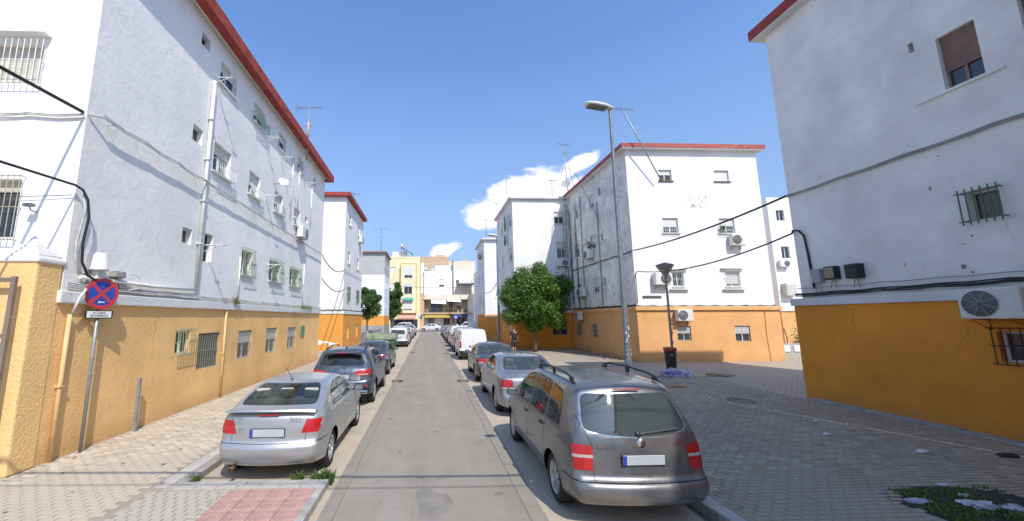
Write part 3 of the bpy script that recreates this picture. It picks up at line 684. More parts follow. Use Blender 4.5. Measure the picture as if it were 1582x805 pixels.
C3 = thing('apartment_block', 'farther white apartment block on the right with flowers on its top balcony', 'building', (9, 50, SW))
C3W = [(48.2, 49.0, 7.1, 8.1), (48.2, 49.0, 4.1, 5.1), (51.5, 52.3, 7.1, 8.1), (51.5, 52.3, 4.1, 5.1), (48.2, 49.0, 10.1, 11.1)]
block(C3, 6.9, 19, 47.05, 54, 2.9, 12.2, {'*': WHITE_FAR, 'W': WHITE_SHADE}, {'W': C3W})
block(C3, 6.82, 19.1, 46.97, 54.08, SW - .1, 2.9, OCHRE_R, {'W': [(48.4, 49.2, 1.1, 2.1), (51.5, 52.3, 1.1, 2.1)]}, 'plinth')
for o in C3W: window(C3, 'W', 6.9, *o, 'shutter', .45, sill=True)
window(C3, 'W', 6.82, 48.4, 49.2, 1.1, 2.1, 'shutter', 1.0); window(C3, 'W', 6.82, 51.5, 52.3, 1.1, 2.1, 'shutter', 1.0)
bm = bmesh.new(); bbox(bm, (12.9, 50.5, 12.3), (12.6, 7.6, .22), .02); mk('roof', bm, LEDGE, C3)
# low ochre wall linking the blocks along the right pavement
LW = thing('garden_wall', 'low ochre wall along the right pavement between the two white blocks', 'wall', (6.9, 42, SW))
bm = bmesh.new(); box(bm, 6.84, 7.1, 37.62, 46.9, SW - .1, 2.6); mk('wall', bm, OCHRE_R, LW); bm = bmesh.new(); bbox(bm, (6.97, 42.2, 2.66), (.36, 9.2, .12), .02); mk('coping', bm, LEDGE, LW)

# ---- near right block with its wing behind the camera's right shoulder
XR, YR = 11.24, 11.24
R1 = thing('apartment_block', 'shaded white block at the right edge with deep ochre base and brown shutter', 'building', (15, 6, SW))
RW = [(6.72, 7.33, 7.40, 8.62, 'w'), (6.90, 7.36, 4.45, 5.06, 'g'), (7.70, 7.80, 8.62, 8.86, 'v'), (5.5, 6.14, 7.40, 8.62, 'w'), (5.9, 6.4, 4.45, 5.06, 'w')]
RB = [(6.60, 7.30, 1.60, 2.20, 'b')]
block(R1, XR + .08, 19.2, 3.6, YR, 2.9, 11.85, WHITE_SHADE, {'W': RW}, depth=.18)
block(R1, 6.85, XR + .06, -9, 3.6, 2.9, 11.85, WHITE_SHADE, {}, 'wing_wall')
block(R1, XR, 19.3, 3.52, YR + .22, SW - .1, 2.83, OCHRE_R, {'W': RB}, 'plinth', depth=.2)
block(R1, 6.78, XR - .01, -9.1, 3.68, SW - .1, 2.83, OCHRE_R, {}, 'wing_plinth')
ledge(R1, XR, 19.3, 3.6, YR + .22, 2.82, 3.04, .06, LEDGE); ledge(R1, 6.78, XR - .2, -9, 3.6, 2.82, 3.04, .12, LEDGE, 'wing_ledge')
bm = bmesh.new(); fascia_tiles(bm, XR - .24, 19.5, 3.4, YR + .3, 11.87, 12.2, .3); mk('roof', bm, REDROOF, R1)
bm = bmesh.new(); fascia_tiles(bm, 6.5, XR + .3, -9.3, 3.85, 11.88, 12.21, .3); mk('wing_roof', bm, REDROOF, R1)
bm = bmesh.new(); box(bm, XR - .21, 19.45, 3.45, YR + .27, 11.82, 11.875); mk('soffit', bm, LEDGE, R1)
w1 = window(R1, 'W', XR + .08, 6.72, 7.33, 7.40, 8.62, 'shutter', .68, depth=.18, fm=simple('brown_frame', (.25, .18, .14), .6), shut=BROWN)
w2 = window(R1, 'W', XR + .08, 5.5, 6.14, 7.40, 8.62, 'shutter', .5, depth=.18, fm=simple('brown_frame', (.25, .18, .14), .6), shut=BROWN)
window(R1, 'W', XR + .08, 5.9, 6.4, 4.45, 5.06, 'shutter', .3, depth=.18)
window(R1, 'W', XR + .08, 7.70, 7.80, 8.62, 8.86, 'hole', depth=.18)
w3 = window(R1, 'W', XR + .08, 6.90, 7.36, 4.45, 5.06, 'glass', depth=.18)
bm = bmesh.new()
for i in range(6): u = 6.84 + .112 * i; tube(bm, [(XR - .06, u, 4.36), (XR - .06, u, 5.12)], .013, 5)
for z in (4.44, 5.04): tube(bm, [(XR - .06, 6.78, z), (XR - .06, 7.46, z)], .013, 5); 
for z in (4.44, 5.04):
    for u in (6.84, 7.40): tube(bm, [(XR - .06, u, z), (XR + .09, u, z)], .011, 4)
mk('grille', bm, simple('green_painted_bars', (.10, .17, .08), .55), w3)
wb = window(R1, 'W', XR, 6.60, 7.30, 1.60, 2.20, 'glass', depth=.2)
bm = bmesh.new()
for i in range(7): u = 6.56 + .13 * i; tube(bm, [(XR - .05, u, 1.54), (XR - .05, u, 2.28)], .010, 5)
for z in (1.56, 1.92, 2.26): tube(bm, [(XR - .05, 6.5, z), (XR - .05, 7.40, z)], .010, 5)
for z in (1.56, 2.26): tube(bm, [(XR - .05, 7.38, z), (XR + .02, 7.38, z)], .01, 4)
mk('grille', bm, BLACKP, wb)
bm = bmesh.new(); fbox(bm, 'W', XR + .08, 6.45, 7.85, .002, .05, 7.32, 7.36); mk('sill', bm, WHITE_SHADE, R1)
festoon(R1, 'W', XR + .08, 3.7, YR, lambda f: 6.32 - .04 * f, 5, .02, simple('grey_wall_cable', (.36, .35, .33), .7), .022, .05, k=2)
festoon(R1, 'W', XR + .02, 3.7, YR + .1, lambda f: 3.25 - .06 * f, 7, .02, CABLE, .018, .04, k=3)
festoon(R1, 'W', XR + .02, 3.7, YR, lambda f: 3.34, 7, .02, simple('grey_wall_cable', (.36, .35, .33), .7), .012, .06, k=1)
bm = bmesh.new(); bbox(bm, (XR - .1, 9.6, SW + .03), (.24, 3.2, .06), .01); bbox(bm, (XR - .12, 7, SW + .02), (.28, 2.0, .05), .01); mk('foot_kerb', bm, KM, R1)
def chips(root, spots, face, c, m, nm='flaked_paint'):
    bm = bmesh.new(); spots = list(spots)
    for (u, z, r, asp) in spots:
        n = 9; vs = [bm.verts.new(fp(face, c, u + r * random.uniform(.5, 1.1) * cos(2 * pi * k / n), .0035, z + asp * r * random.uniform(.5, 1.1) * sin(2 * pi * k / n))) for k in range(n)]
        bm.faces.new(vs)
    mk(nm, bm, m, root)['kind'] = 'stuff'
chips(R1, [(7.62, 3.53, .06, .9), (7.50, 3.40, .035, 1.0), (7.55, 4.0, .02, 1), (7.40, 4.15, .025, 1), (7.9, 5.35, .03, 2.2), (8.6, 3.7, .02, 3), (7.66, 6.02, .035, .5)], 'W', XR + .08, simple('bare_render_dark', (.26, .23, .20), .95))

# ---- block glimpsed between, far right
B1 = thing('apartment_block', 'white apartment wing glimpsed in the gap between the orange base block and the shaded block', 'building', (34, 36, SW))
BS_ = [(31.85, 32.62, 11.2, 12.2), (31.88, 32.66, 7.7, 8.8), (34.0, 34.8, 11.2, 12.2), (34, 34.8, 7.7, 8.8)]
block(B1, 31.1, 44, 33, 42, 3.2, 13.4, WHITE, {'S': BS_}); block(B1, 31.05, 44.1, 32.95, 42.1, SW - .1, 3.0, OCHRE_C, {}, 'plinth')
block(B1, 25, 31.12, 36, 42, 3.2, 13.4, WHITE_SHADE, {'S': [(30.0, 30.8, 11.2, 12.2), (30.0, 30.8, 7.7, 8.8), (30, 30.8, 4.4, 5.4)]}, 'side_wall'); block(B1, 25, 31.0, 35.95, 42, SW - .1, 3.19, OCHRE_C, {}, 'side_plinth')
ledge(B1, 31.05, 44, 32.95, 42, 2.98, 3.25, .1, LEDGE)
for o in BS_: window(B1, 'S', 33, *o, 'glass')
for o in [(30.0, 30.8, 11.2, 12.2), (30.0, 30.8, 7.7, 8.8), (30, 30.8, 4.4, 5.4)]: window(B1, 'S', 36, *o, 'shutter', .5)
pipe_on(B1, 'S', 36, [(31.0, .1, 13.2), (31.0, .1, 3.2)], .08, GALVD)

# ---- second and third blocks on the left
X2 = -6.62
L2 = thing('apartment_block', 'second white block on the left with bright orange base and red roof edge', 'building', (-9, 34, SW))
L2E = [(31.3, 32.2, 10.2, 11.1), (31.3, 32.2, 7.0, 8.0), (31.3, 32.3, 4.0, 5.0), (35.3, 36.2, 10.2, 11.1), (35.3, 36.2, 7.0, 8.0), (35.3, 36.3, 4.0, 5.0)]; L2B = [(31.5, 32.2, .9, 1.95), (35.3, 36.1, .9, 1.95)]
block(L2, -14.5, X2, 30.1, 38, 2.9, 12.2, WHITE, {'E': L2E}, depth=.16); block(L2, -14.55, X2 + .07, 30.03, 38.07, SW - .1, 2.86, ORANGE, {'E': L2B}, 'plinth')
for k, o in enumerate(L2E): window(L2, 'E', X2, *o, 'shutter', .5, 'cage' if o[2] < 6 else None, GREENP if o[2] < 6 else None, depth=.16, sill=True)
for o in L2B: window(L2, 'E', X2 + .07, *o, 'shutter', 1.0, shut=SHUT)
ledge(L2, -14.5, X2, 30.1, 38, 2.85, 3.05, .12, LEDGE)
bm = bmesh.new(); fascia_tiles(bm, -14.8, X2 + .35, 29.75, 38.3, 12.2, 12.5, .3); mk('roof', bm, REDROOF, L2)
bm = bmesh.new()
pts = [(-9.6, 1.12)] + [(-9.6 + .1 * i, 1.12 - .018 * i + .03 * sin(i * .7)) for i in range(1, 28)]
lo = [bm.verts.new((x, 30.024, .62 + .07 * sin(x * 7) + .04 * sin(x * 17) - (.16 if x > -7.6 else 0))) for x, z in pts]; hi = [bm.verts.new((x, 30.024, z)) for x, z in pts]
for i in range(len(pts) - 1): bm.faces.new((lo[i], lo[i + 1], hi[i + 1], hi[i]))
mk('whitewash_band', bm, WHITE, L2)
festoon(L2, 'E', X2, 30.1, 38, lambda f: 3.2, 8, .05, CABLE, .02, .05, k=2); festoon(L2, 'E', X2, 30.1, 38, lambda f: 6.3, 8, .03, CABLEW, .02, .05, k=1)
festoon(L2, 'S', 30.1, -10, X2, lambda f: 3.2, 6, .06, CABLE, .02, .05, k=2)

L3 = thing('apartment_block', 'third block on the left with bare grey upper walls and grey block base', 'building', (-9, 60, SW))
L3E = [(57.8, 58.7, 10.1, 11.1), (57.8, 58.7, 7.1, 8.1), (57.8, 58.7, 4.1, 5.1), (61, 61.8, 10.1, 11.1), (61, 61.8, 7.1, 8.1)]
WG = plaster('grey_stained_plaster', (.46, .45, .43), bump=.2, dirt=.9, dirtcol=(.22, .21, .2))
block(L3, -13.5, -6.55, 56.9, 64, 8.9, 12.2, WG, {'E': L3E[:1] + L3E[3:4]}, 'upper_wall'); block(L3, -13.51, -6.54, 56.89, 64.01, 2.9, 8.9, WHITE_FAR, {'E': [L3E[1], L3E[2], L3E[4]]})
block(L3, -13.55, -6.5, 56.85, 64.05, 1.5, 2.9, ORANGE, {}, 'plinth'); block(L3, -13.6, -6.45, 56.8, 64.1, SW - .1, 1.5, GREYBLOCK, {}, 'block_base')
for o in L3E: window(L3, 'E', -6.54, *o, 'shutter', .4)
bm = bmesh.new(); bbox(bm, (-10, 60.4, 12.32), (7.4, 7.8, .24), .03); mk('roof', bm, simple('roof_edge_brown', (.33, .24, .20), .9), L3)
GWL = thing('garden_wall', 'low grey block wall on the left pavement behind the green dumpster', 'wall', (-7, 45, SW))
bm = bmesh.new(); box(bm, -7.1, -6.85, 38.2, 56.7, SW - .1, 1.1); mk('wall', bm, GREYBLOCK, GWL)

# ---- the far side of the cross street
Y0 = 84.0
def simple_block(label, x0, x1, y0, y1, z1, mat, wins=(), roofc=None, par=.35, z0=SW - .1, name='apartment_building'):
    r = thing(name, label, 'building', ((x0 + x1) / 2, y0, SW))
    ops = [(a, b, c, d) for a, b, c, d, *_ in wins]
    block(r, x0, x1, y0, y1, z0, z1, mat, {'S': ops}, depth=.2)
    bm = bmesh.new(); bbox(bm, ((x0 + x1) / 2, (y0 + y1) / 2, z1 + par / 2 - .02), (x1 - x0 + .16, y1 - y0 + .1, par), .03, seg=1); mk('parapet', bm, roofc or mat, r)
    for a, b, c, d, st, fr in wins: window(r, 'S', y0, a, b, c, d, st, fr, depth=.2)
    return r
YEL = plaster('yellow_plaster', (.80, .70, .44), bump=.1, dirt=.15, dirtcol=(.5, .4, .25)); YELD = plaster('ochre_trim', (.66, .49, .26), bump=.1)
YB = simple_block('four storey yellow building with a framed bay and solar heater on its roof', -8.85, -1.95, Y0, 96, 15.6, YEL,
    [(-8.5, -7.2, 12.4, 13.6, 'shutter', 1.0), (-8.4, -7.2, 8.9, 10.1, 'shutter', .9), (-8.4, -7.2, 5.4, 6.6, 'shutter', .6), (-8.3, -2.4, .3, 2.3, 'glass', 0)])
bm = bmesh.new(); box(bm, -6.0, -2.75, Y0 - .75, Y0 + .01, 3.7, 14.3); 
bay = mk('bay', bm, YEL, YB)
bm = bmesh.new(); box(bm, -6.12, -5.98, Y0 - .8, Y0, 3.6, 14.4); box(bm, -2.77, -2.63, Y0 - .8, Y0, 3.6, 14.4); box(bm, -5.98, -2.77, Y0 - .8, Y0, 14.3, 14.42); box(bm, -5.98, -2.77, Y0 - .8, Y0, 3.58, 3.7); mk('trim', bm, YELD, bay)
for (z0, z1, fr) in ((11.15, 13.6, .75), (7.65, 10.05, .35), (4.2, 6.8, .9)):
    bm = bmesh.new(); box(bm, -5.36, -3.54, Y0 - .79, Y0 - .752, z0, z1); wn = mk('window', bm, ALU, bay)
    bm = bmesh.new(); zb = z1 - (z1 - z0) * fr; box(bm, -5.28, -4.48, Y0 - .80, Y0 - .791, z0 + .08, zb); box(bm, -4.42, -3.62, Y0 - .80, Y0 - .791, z0 + .08, zb); mk('pane', bm, DGLASS, wn)
    bm = bmesh.new(); 
    for i in range(8): h = (z1 - zb) / 8; box(bm, -5.3, -3.6, Y0 - .82, Y0 - .801, zb + i * h + .02, zb + (i + 1) * h)
    mk('roller_shutter', bm, SHUT, wn)
bm = bmesh.new(); a = [bm.verts.new(p) for p in ((-5.6, Y0 - .82, 6.9), (-3.3, Y0 - .82, 6.9), (-3.3, Y0 - 1.4, 6.5), (-5.6, Y0 - 1.4, 6.5), (-5.6, Y0 - 1.4, 6.3), (-3.3, Y0 - 1.4, 6.3))]; bm.faces.new(a[:4]); bm.faces.new((a[3], a[2], a[5], a[4])); mk('awning', bm, simple('green_awning', (.10, .35, .27), .8), YB)
bm = bmesh.new(); 
a = [bm.verts.new(p) for p in ((-6.6, Y0 - .02, 3.45), (-2.9, Y0 - .02, 3.45), (-2.9, Y0 - 1.8, 2.6), (-6.6, Y0 - 1.8, 2.6))]; bm.faces.new(a)
for i in range(14): x = -6.6 + 3.7 * i / 14; b_ = [bm.verts.new(p) for p in ((x, Y0 - 1.8, 2.6), (x + 3.7 / 14, Y0 - 1.8, 2.6), (x + 3.7 / 14 * .75, Y0 - 1.8, 2.25), (x + 3.7 / 14 * .25, Y0 - 1.8, 2.25))]; bm.faces.new(b_)
mk('shop_awning', bm, simple('pink_awning', (.62, .33, .25), .8), YB)
bm = bmesh.new(); box(bm, -8.2, -5.0, Y0 + 2, Y0 + 6, 15.62, 17.4); mk('roof_room', bm, WHITE_FAR, YB)
sh = thing('solar_heater', 'tilted solar water heater with white tank on the yellow building roof', 'solar heater', (-5, Y0 + 1, 15.9))
bm = bmesh.new(); lathe(bm, [(0, -.8), (.22, -.78), (.3, -.7), (.3, .7), (.22, .78), (0, .8)], Matrix.Translation((-6.1, Y0 + 1.5, 18.6)) @ Matrix.Rotation(radians(90), 4, 'X'), 16); mk('tank', bm, PLASTIC_W, sh, smooth=True)
bm = bmesh.new(); bbox(bm, (-4.9, Y0 + 1.5, 17.55), (3.2, 1.8, .12), .02, Matrix.Rotation(radians(33), 3, 'Y')); mk('collector', bm, simple('solar_panel', (.10, .12, .16), .15), sh)
bm = bmesh.new()
for x, z in ((-6.2, 18.5), (-5.0, 17.5), (-3.8, 16.8)): tube(bm, [(x, Y0 + 1.5, z), (x + .1, Y0 + 1.5, 15.85)], .05, 5)
tube(bm, [(-6.2, Y0 + 1.5, 18.3), (-4.2, Y0 + 1.5, 15.9)], .05, 5); mk('frame', bm, GALV, sh)

BRK = plaster('tan_brick', (.58, .41, .27), bump=.1, dirt=.4, dirtcol=(.35, .22, .14)); CRM = plaster('cream_plaster', (.75, .66, .53), bump=.1, dirt=.4)
SHOP = thing('shop_building', 'low brick shop building with a long balcony, white awnings and flower pots', 'building', (3.5, Y0, SW))
block(SHOP, -1.94, 9.9, Y0 + 1.6, 98, SW - .1, 7.5, BRK, {'S': [(.4, 3.2, 3.9, 6.2), (4.4, 5.4, 3.9, 6.1), (6.3, 7.3, 4.2, 5.9), (-1.2, -.25, .3, 2.5), (-.1, 1.1, .2, 2.6), (1.3, 3.2, .3, 2.4), (3.3, 4.7, .3, 2.5), (5.8, 8.1, .3, 2.7)]}, depth=.25)
for (a, b, c, d, st, fr) in ((.4, 3.2, 3.9, 6.2, 'glass', 0), (4.4, 5.4, 3.9, 6.1, 'glass', 0), (6.3, 7.3, 4.2, 5.9, 'shutter', .4), (-1.2, -.25, .3, 2.5, 'shutter', 1), (-.1, 1.1, .2, 2.6, 'shutter', .98), (1.3, 3.2, .3, 2.4, 'shutter', .99), (3.3, 4.7, .3, 2.5, 'glass', 0), (5.8, 8.1, .3, 2.7, 'glass', 0)):
    window(SHOP, 'S', Y0 + 1.6, a, b, c, d, st, fr, depth=.25, shut=GALVD if a == -.1 else SHUT)
bm = bmesh.new(); box(bm, -1.95, -1.0, Y0 + .2, Y0 + 1.62, 3.4, 7.9); box(bm, -1.95, -1.0, Y0 + .2, Y0 + 1.62, SW, 3.4); mk('side_wall', bm, BRK, SHOP)
bm = bmesh.new(); box(bm, 8.5, 9.9, Y0 + .2, Y0 + 1.62, 3.4, 7.7); box(bm, 8.5, 9.9, Y0 + .25, Y0 + 1.62, SW, 3.4); mk('side_wall', bm, CRM, SHOP)
bm = bmesh.new(); box(bm, -1.1, 8.8, Y0 - .1, Y0 + 1.7, 6.55, 7.0); box(bm, -.9, 8.6, Y0 + .1, Y0 + 1.7, 7.0, 7.6); mk('roof_slab', bm, CRM, SHOP)
bm = bmesh.new(); box(bm, -1.2, 9.3, Y0 - .1, Y0 + 1.65, 3.38, 3.7); mk('balcony_floor', bm, BRK, SHOP)
bm = bmesh.new()
for i in range(66): x = -1.0 + i * .145; tube(bm, [(x, Y0, 3.7), (x, Y0, 4.6)], .015, 4)
tube(bm, [(-1.0, Y0, 4.6), (8.5, Y0, 4.6)], .03, 4); mk('balcony_railing', bm, GALVD, SHOP)
bm = bmesh.new(); box(bm, -.9, 4.6, Y0 + .1, Y0 + 1.58, 2.62, 3.37); mk('shop_fascia', bm, simple('yellow_fascia', (.62, .48, .12), .7, var=.25), SHOP)
bm = bmesh.new(); box(bm, 5.2, 8.45, Y0 + .1, Y0 + 1.58, 2.75, 3.37); mk('shop_fascia', bm, simple('navy_fascia', (.07, .09, .14), .6), SHOP)
bm = bmesh.new(); box(bm, 8.4, 9.8, Y0 + .12, Y0 + .24, 2.2, 3.3); mk('shop_fascia', bm, simple('pale_fascia', (.62, .60, .66), .6), SHOP)
for (x0, x1, z0) in ((.5, 3.75, 5.5), (3.9, 7.05, 5.95)):
    bm = bmesh.new(); a = [bm.verts.new(p) for p in ((x0, Y0 - .05, 6.5), (x1, Y0 - .05, 6.5), (x1, Y0 - .5, z0), (x0, Y0 - .5, z0 + .15))]; bm.faces.new(a); mk('awning', bm, simple('white_canvas', (.74, .74, .72), .8), SHOP)
for (x, c) in ((5.4, (.55, .08, .12)), (6.8, (.45, .12, .25))):
    bm = bmesh.new(); box(bm, x - .25, x + .3, Y0 + 1.5, Y0 + 1.58, 1.0 if x < 6 else 1.9, 2.3); mk('poster', bm, simple('poster_%d' % x, c, .6), SHOP)
WB = simple_block('plain white building behind the brick shop with small windows', -1.2, 5.9, 97, 108, 14.0, WHITE_FAR, [(2.6, 3.9, 10.3, 10.9, 'glass', 0), (2.5, 3.9, 12.0, 12.2, 'glass', 0)])
bm = bmesh.new(); box(bm, 1.6, 6.1, 98, 104, 13.98, 15.9); mk('roof_room', bm, WHITE_FAR, WB); bm = bmesh.new(); box(bm, 1.0, 1.2, 96.9, 97.02, 8, 14); mk('downpipe', bm, WHITE, WB)
WC = simple_block('white building behind the shop with a rooftop shade canopy', 6.3, 10.9, 97.3, 108, 14.3, WHITE_FAR, [(6.9, 7.7, 10.9, 12.1, 'glass', 0)])
bm = bmesh.new(); box(bm, 7.0, 11.0, 92, 97.2, 10.6, 10.85); mk('shade_canopy', bm, GALVD, WC)
bm = bmesh.new(); box(bm, 5.92, 6.25, 97.1, 97.5, 7.5, 17.2); mk('chimney', bm, GALVD, WC)
WS = simple_block('narrow white building beside the yellow one', -2.6, -1.3, 97.5, 108, 16.2, WHITE_FAR, [(-2.4, -1.9, 9.5, 10.5, 'shutter', .5), (-2.4, -1.9, 12.5, 13.5, 'shutter', .5)])
BK = simple_block('tan brick apartment building on the skyline behind the white ones', -4.2, 6.6, 125, 140, 22.2, BRK,
    [(-1.4, -.4, 17.2, 19.4, 'shutter', .6), (.8, 1.8, 17.0, 19.0, 'shutter', .6), (-1.4, -.4, 13.5, 15.5, 'shutter', .6), (2.6, 3.4, 17.6, 19.0, 'glass', 0)], roofc=BRK)
CK = simple_block('cream stone apartment building with terraces on the right skyline', 5.9, 15.5, 127, 142, 21.0, CRM, [(6.6, 7.6, 17.6, 18.6, 'glass', 0), (9.2, 11.4, 17.2, 17.9, 'glass', 0), (12.4, 13.6, 17.4, 18.3, 'glass', 0)])
bm = bmesh.new(); bbox(bm, (4.0, 131, 23), (3.2, 3, 1.8), .05); mk('roof_room', bm, BRK, BK); bm = bmesh.new(); bbox(bm, (12, 131, 21.6), (2.2, 3, 1.0), .05); mk('roof_room', bm, BRK, CK)
RS = simple_block('white building edge at the right end of the street past the far block', 9.7, 11.3, 72.5, 82, 10.4, WHITE_FAR, [])
RS2 = simple_block('tall grey shaded building behind the street end on the right', 11.4, 16, 86, 96, 13.2, WHITE_SHADE, [])
LS2 = simple_block('red brick corner building half hidden by the left trees', -22, -9.2, 84.2, 96, 9.5, BRK, [(-11.0, -10, 4, 5.5, 'shutter', .5), (-14, -13, 4, 5.5, 'shutter', .5)])

def cracks(root, face, c, lst, m, w_=.006):
    """hairline cracks as thin dark slivers on the render"""
    bm = bmesh.new()
    for (u, z, L, dirn) in lst:
        x, y = u, z; n = int(L / .09); pr_ = None
        for i in range(n):
            a = dirn + random.uniform(-.7, .7); x2, y2 = x + .09 * cos(a), y + .09 * sin(a); t = w_ * (1 - i / n) * random.uniform(.5, 1.1)
            if pr_ is None: pr_ = [bm.verts.new(fp(face, c, x - t * sin(a), .004, y + t * cos(a))), bm.verts.new(fp(face, c, x + t * sin(a), .004, y - t * cos(a)))]
            nx = [bm.verts.new(fp(face, c, x2 - t * sin(a), .004, y2 + t * cos(a))), bm.verts.new(fp(face, c, x2 + t * sin(a), .004, y2 - t * cos(a)))]
            bm.faces.new((pr_[0], pr_[1], nx[1], nx[0])); pr_ = nx; x, y = x2, y2
    mk('cracks', bm, m, root)['kind'] = 'stuff'
CRK = simple('crack_shadow', (.30, .27, .24), .95)
cracks(R1, 'W', XR + .08, [(7.6, 9.6, 1.0, 1.5), (8.3, 3.5, .6, 1.4), (6.9, 4.3, .6, -1.5)], CRK, .003)
cracks(L1, 'E', XL, [(8.2, 5.3, 1.6, .3), (9.3, 4.2, 1.0, 1.3), (12.6, 6.9, 1.1, -1.4), (8.6, 8.8, 1.3, .9), (16.6, 5.6, .9, 1.4), (10.6, 10.2, .9, -1.2)], CRK, .003)
cracks(C1, 'S', WY, [(17.9, 3.25, 1.0, 1.7), (14.4, 10.3, .8, -1.3)], CRK, .004)
CRO = simple('ochre_crack', (.38, .2, .07), .95)
cracks(R1, 'W', XR, [(9.8, 2.7, 1.4, -1.4), (8.3, 1.4, 1.1, .3), (7.7, 2.3, .9, -1.2), (10.9, 1.2, .8, -1.3)], CRO); cracks(L1, 'E', XL - .01, [(9.6, 2.6, 1.2, -1.5), (15.2, 2.6, 1.3, -1.4), (17.5, 1.9, 1.0, -1.2), (21.4, 2.6, 2.0, -1.5)], CRO)
chips(R1, [(random.uniform(4.5, 11.2), random.uniform(.12, .45), random.uniform(.02, .06), .6) for _ in range(26)], 'W', XR, simple('scuffed_base', (.40, .30, .19), .95), 'scuffs')
chips(L1, [(random.uniform(7.4, 22), random.uniform(.12, .40), random.uniform(.015, .05), .6) for _ in range(40)], 'E', XL - .01, simple('pale_scuff', (.62, .48, .30), .95), 'scuffs')
chips(C1, [(random.uniform(11.6, 19.2), random.uniform(.12, .5), random.uniform(.02, .07), .6) for _ in range(26)], 'S', YC, simple('pale_scuff', (.62, .48, .30), .95), 'scuffs')

# trodden gum and dark spots on the paving
def spots(parent, n, area, z, m, nm):
    bm = bmesh.new()
    for _ in range(n):
        x, y = random.uniform(area[0], area[1]), random.uniform(area[2], area[3]); r = random.uniform(.012, .04) * (1.6 if random.random() < .1 else 1)
        vs = [bm.verts.new((x + r * random.uniform(.6, 1.2) * cos(2 * pi * k / 7), y + r * random.uniform(.6, 1.2) * sin(2 * pi * k / 7), z)) for k in range(7)]; bm.faces.new(vs)
    o = mk(nm, bm, m, parent); o['kind'] = 'stuff'
spots(pr, 260, (3.9, 11.0, 3.8, 16), SW + .0185, simple('dark_spot', (.27, .235, .19), .9), 'dirt_spots'); spots(pr, 80, (3.9, 11.0, 3.8, 20), SW + .019, simple('pale_spot', (.5, .46, .4), .9), 'gum_spots')
spots(pl, 70, (-6.3, -3.9, 4.4, 16), SW + .0185, simple('dark_spot', (.27, .235, .19), .9), 'dirt_spots')
# ------------------------------------------------------------------ cars
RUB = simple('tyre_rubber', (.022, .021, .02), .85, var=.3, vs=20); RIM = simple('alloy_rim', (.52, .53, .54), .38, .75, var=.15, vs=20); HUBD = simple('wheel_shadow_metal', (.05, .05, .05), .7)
GL_D = glassmat('tinted_car_glass', (.62, .72, .64), .02, 1.0, dust_haze=.13); GL_S = glassmat('side_car_glass', (.50, .56, .53), .03, .9); GL_B = glassmat('privacy_glass', (.05, .06, .06), .03, .8)
LRED = simple('red_lamp_lens', (.46, .012, .015), .12, var=.15, vs=14, spec=.8); LWH = simple('clear_lamp_lens', (.50, .40, .38), .15, var=.2, vs=20); LORG = simple('amber_lens', (.6, .2, .04), .2)
TRIM = simple('black_car_trim', (.025, .025, .027), .5); CHR = simple('chrome_trim', (.65, .65, .66), .18, 1.0); GAP = simple('panel_gap', (.008, .008, .009), .9)
SEAT = simple('grey_seat_cloth', (.10, .10, .105), .9); SEATL = simple('light_seat_cloth', (.40, .38, .30), .9); CABIN = simple('cabin_trim', (.045, .045, .047), .9); PLATE = simple('number_plate', (.46, .47, .49), .5, var=.04)
def with_back(m):
    """dark trim on the inner side of the body shell"""
    t = m.node_tree; out = [n for n in t.nodes if n.type == 'OUTPUT_MATERIAL'][0]; b = t.nodes['Principled BSDF']
    g = t.nodes.new('ShaderNodeNewGeometry'); d = t.nodes.new('ShaderNodeBsdfDiffuse'); d.inputs[0].default_value = (.03, .03, .032, 1)
    mx = t.nodes.new('ShaderNodeMixShader'); t.links.new(g.outputs['Backfacing'], mx.inputs[0]); t.links.new(b.outputs[0], mx.inputs[1]); t.links.new(d.outputs[0], mx.inputs[2]); t.links.new(mx.outputs[0], out.inputs[0]); return m
def cut_region(bm, poly, view, ok):
    """cut the faces that pass ok() along a convex outline seen along a view axis; returns the faces inside"""
    ax = {'side': (1, 2), 'rear': (0, 2), 'top': (0, 1)}[view]
    cx = sum(p[0] for p in poly) / len(poly); cy = sum(p[1] for p in poly) / len(poly)
    mnx, mxx = min(p[0] for p in poly), max(p[0] for p in poly); mny, mxy = min(p[1] for p in poly), max(p[1] for p in poly)
    cand = []
    for f in bm.faces:
        xs = [v.co[ax[0]] for v in f.verts]; ys = [v.co[ax[1]] for v in f.verts]
        if max(xs) < mnx or min(xs) > mxx or max(ys) < mny or min(ys) > mxy: continue
        if ok(f): cand.append(f)
    n = len(poly)
    for i in range(n):
        a, b = poly[i], poly[(i + 1) % n]; d = (b[0] - a[0], b[1] - a[1])
        if abs(d[0]) + abs(d[1]) < 1e-6: continue
        nr = (d[1], -d[0])
        if nr[0] * (cx - a[0]) + nr[1] * (cy - a[1]) > 0: nr = (-nr[0], -nr[1])     # points outwards
        co = Vector((0, 0, 0)); co[ax[0]] = a[0]; co[ax[1]] = a[1]; no = Vector((0, 0, 0)); no[ax[0]] = nr[0]; no[ax[1]] = nr[1]; no.normalize()
        es = set(); vs = set()
        for f in cand: es.update(f.edges); vs.update(f.verts)
        r = bmesh.ops.bisect_plane(bm, geom=list(vs) + list(es) + cand, dist=1e-5, plane_co=co, plane_no=no)
        fs = set(g for g in r['geom'] if isinstance(g, bmesh.types.BMFace)) 
        cand = []
        for f in fs:
            c = f.calc_center_median()
            if (c - co).dot(no) < 1e-6: cand.append(f)
    return cand
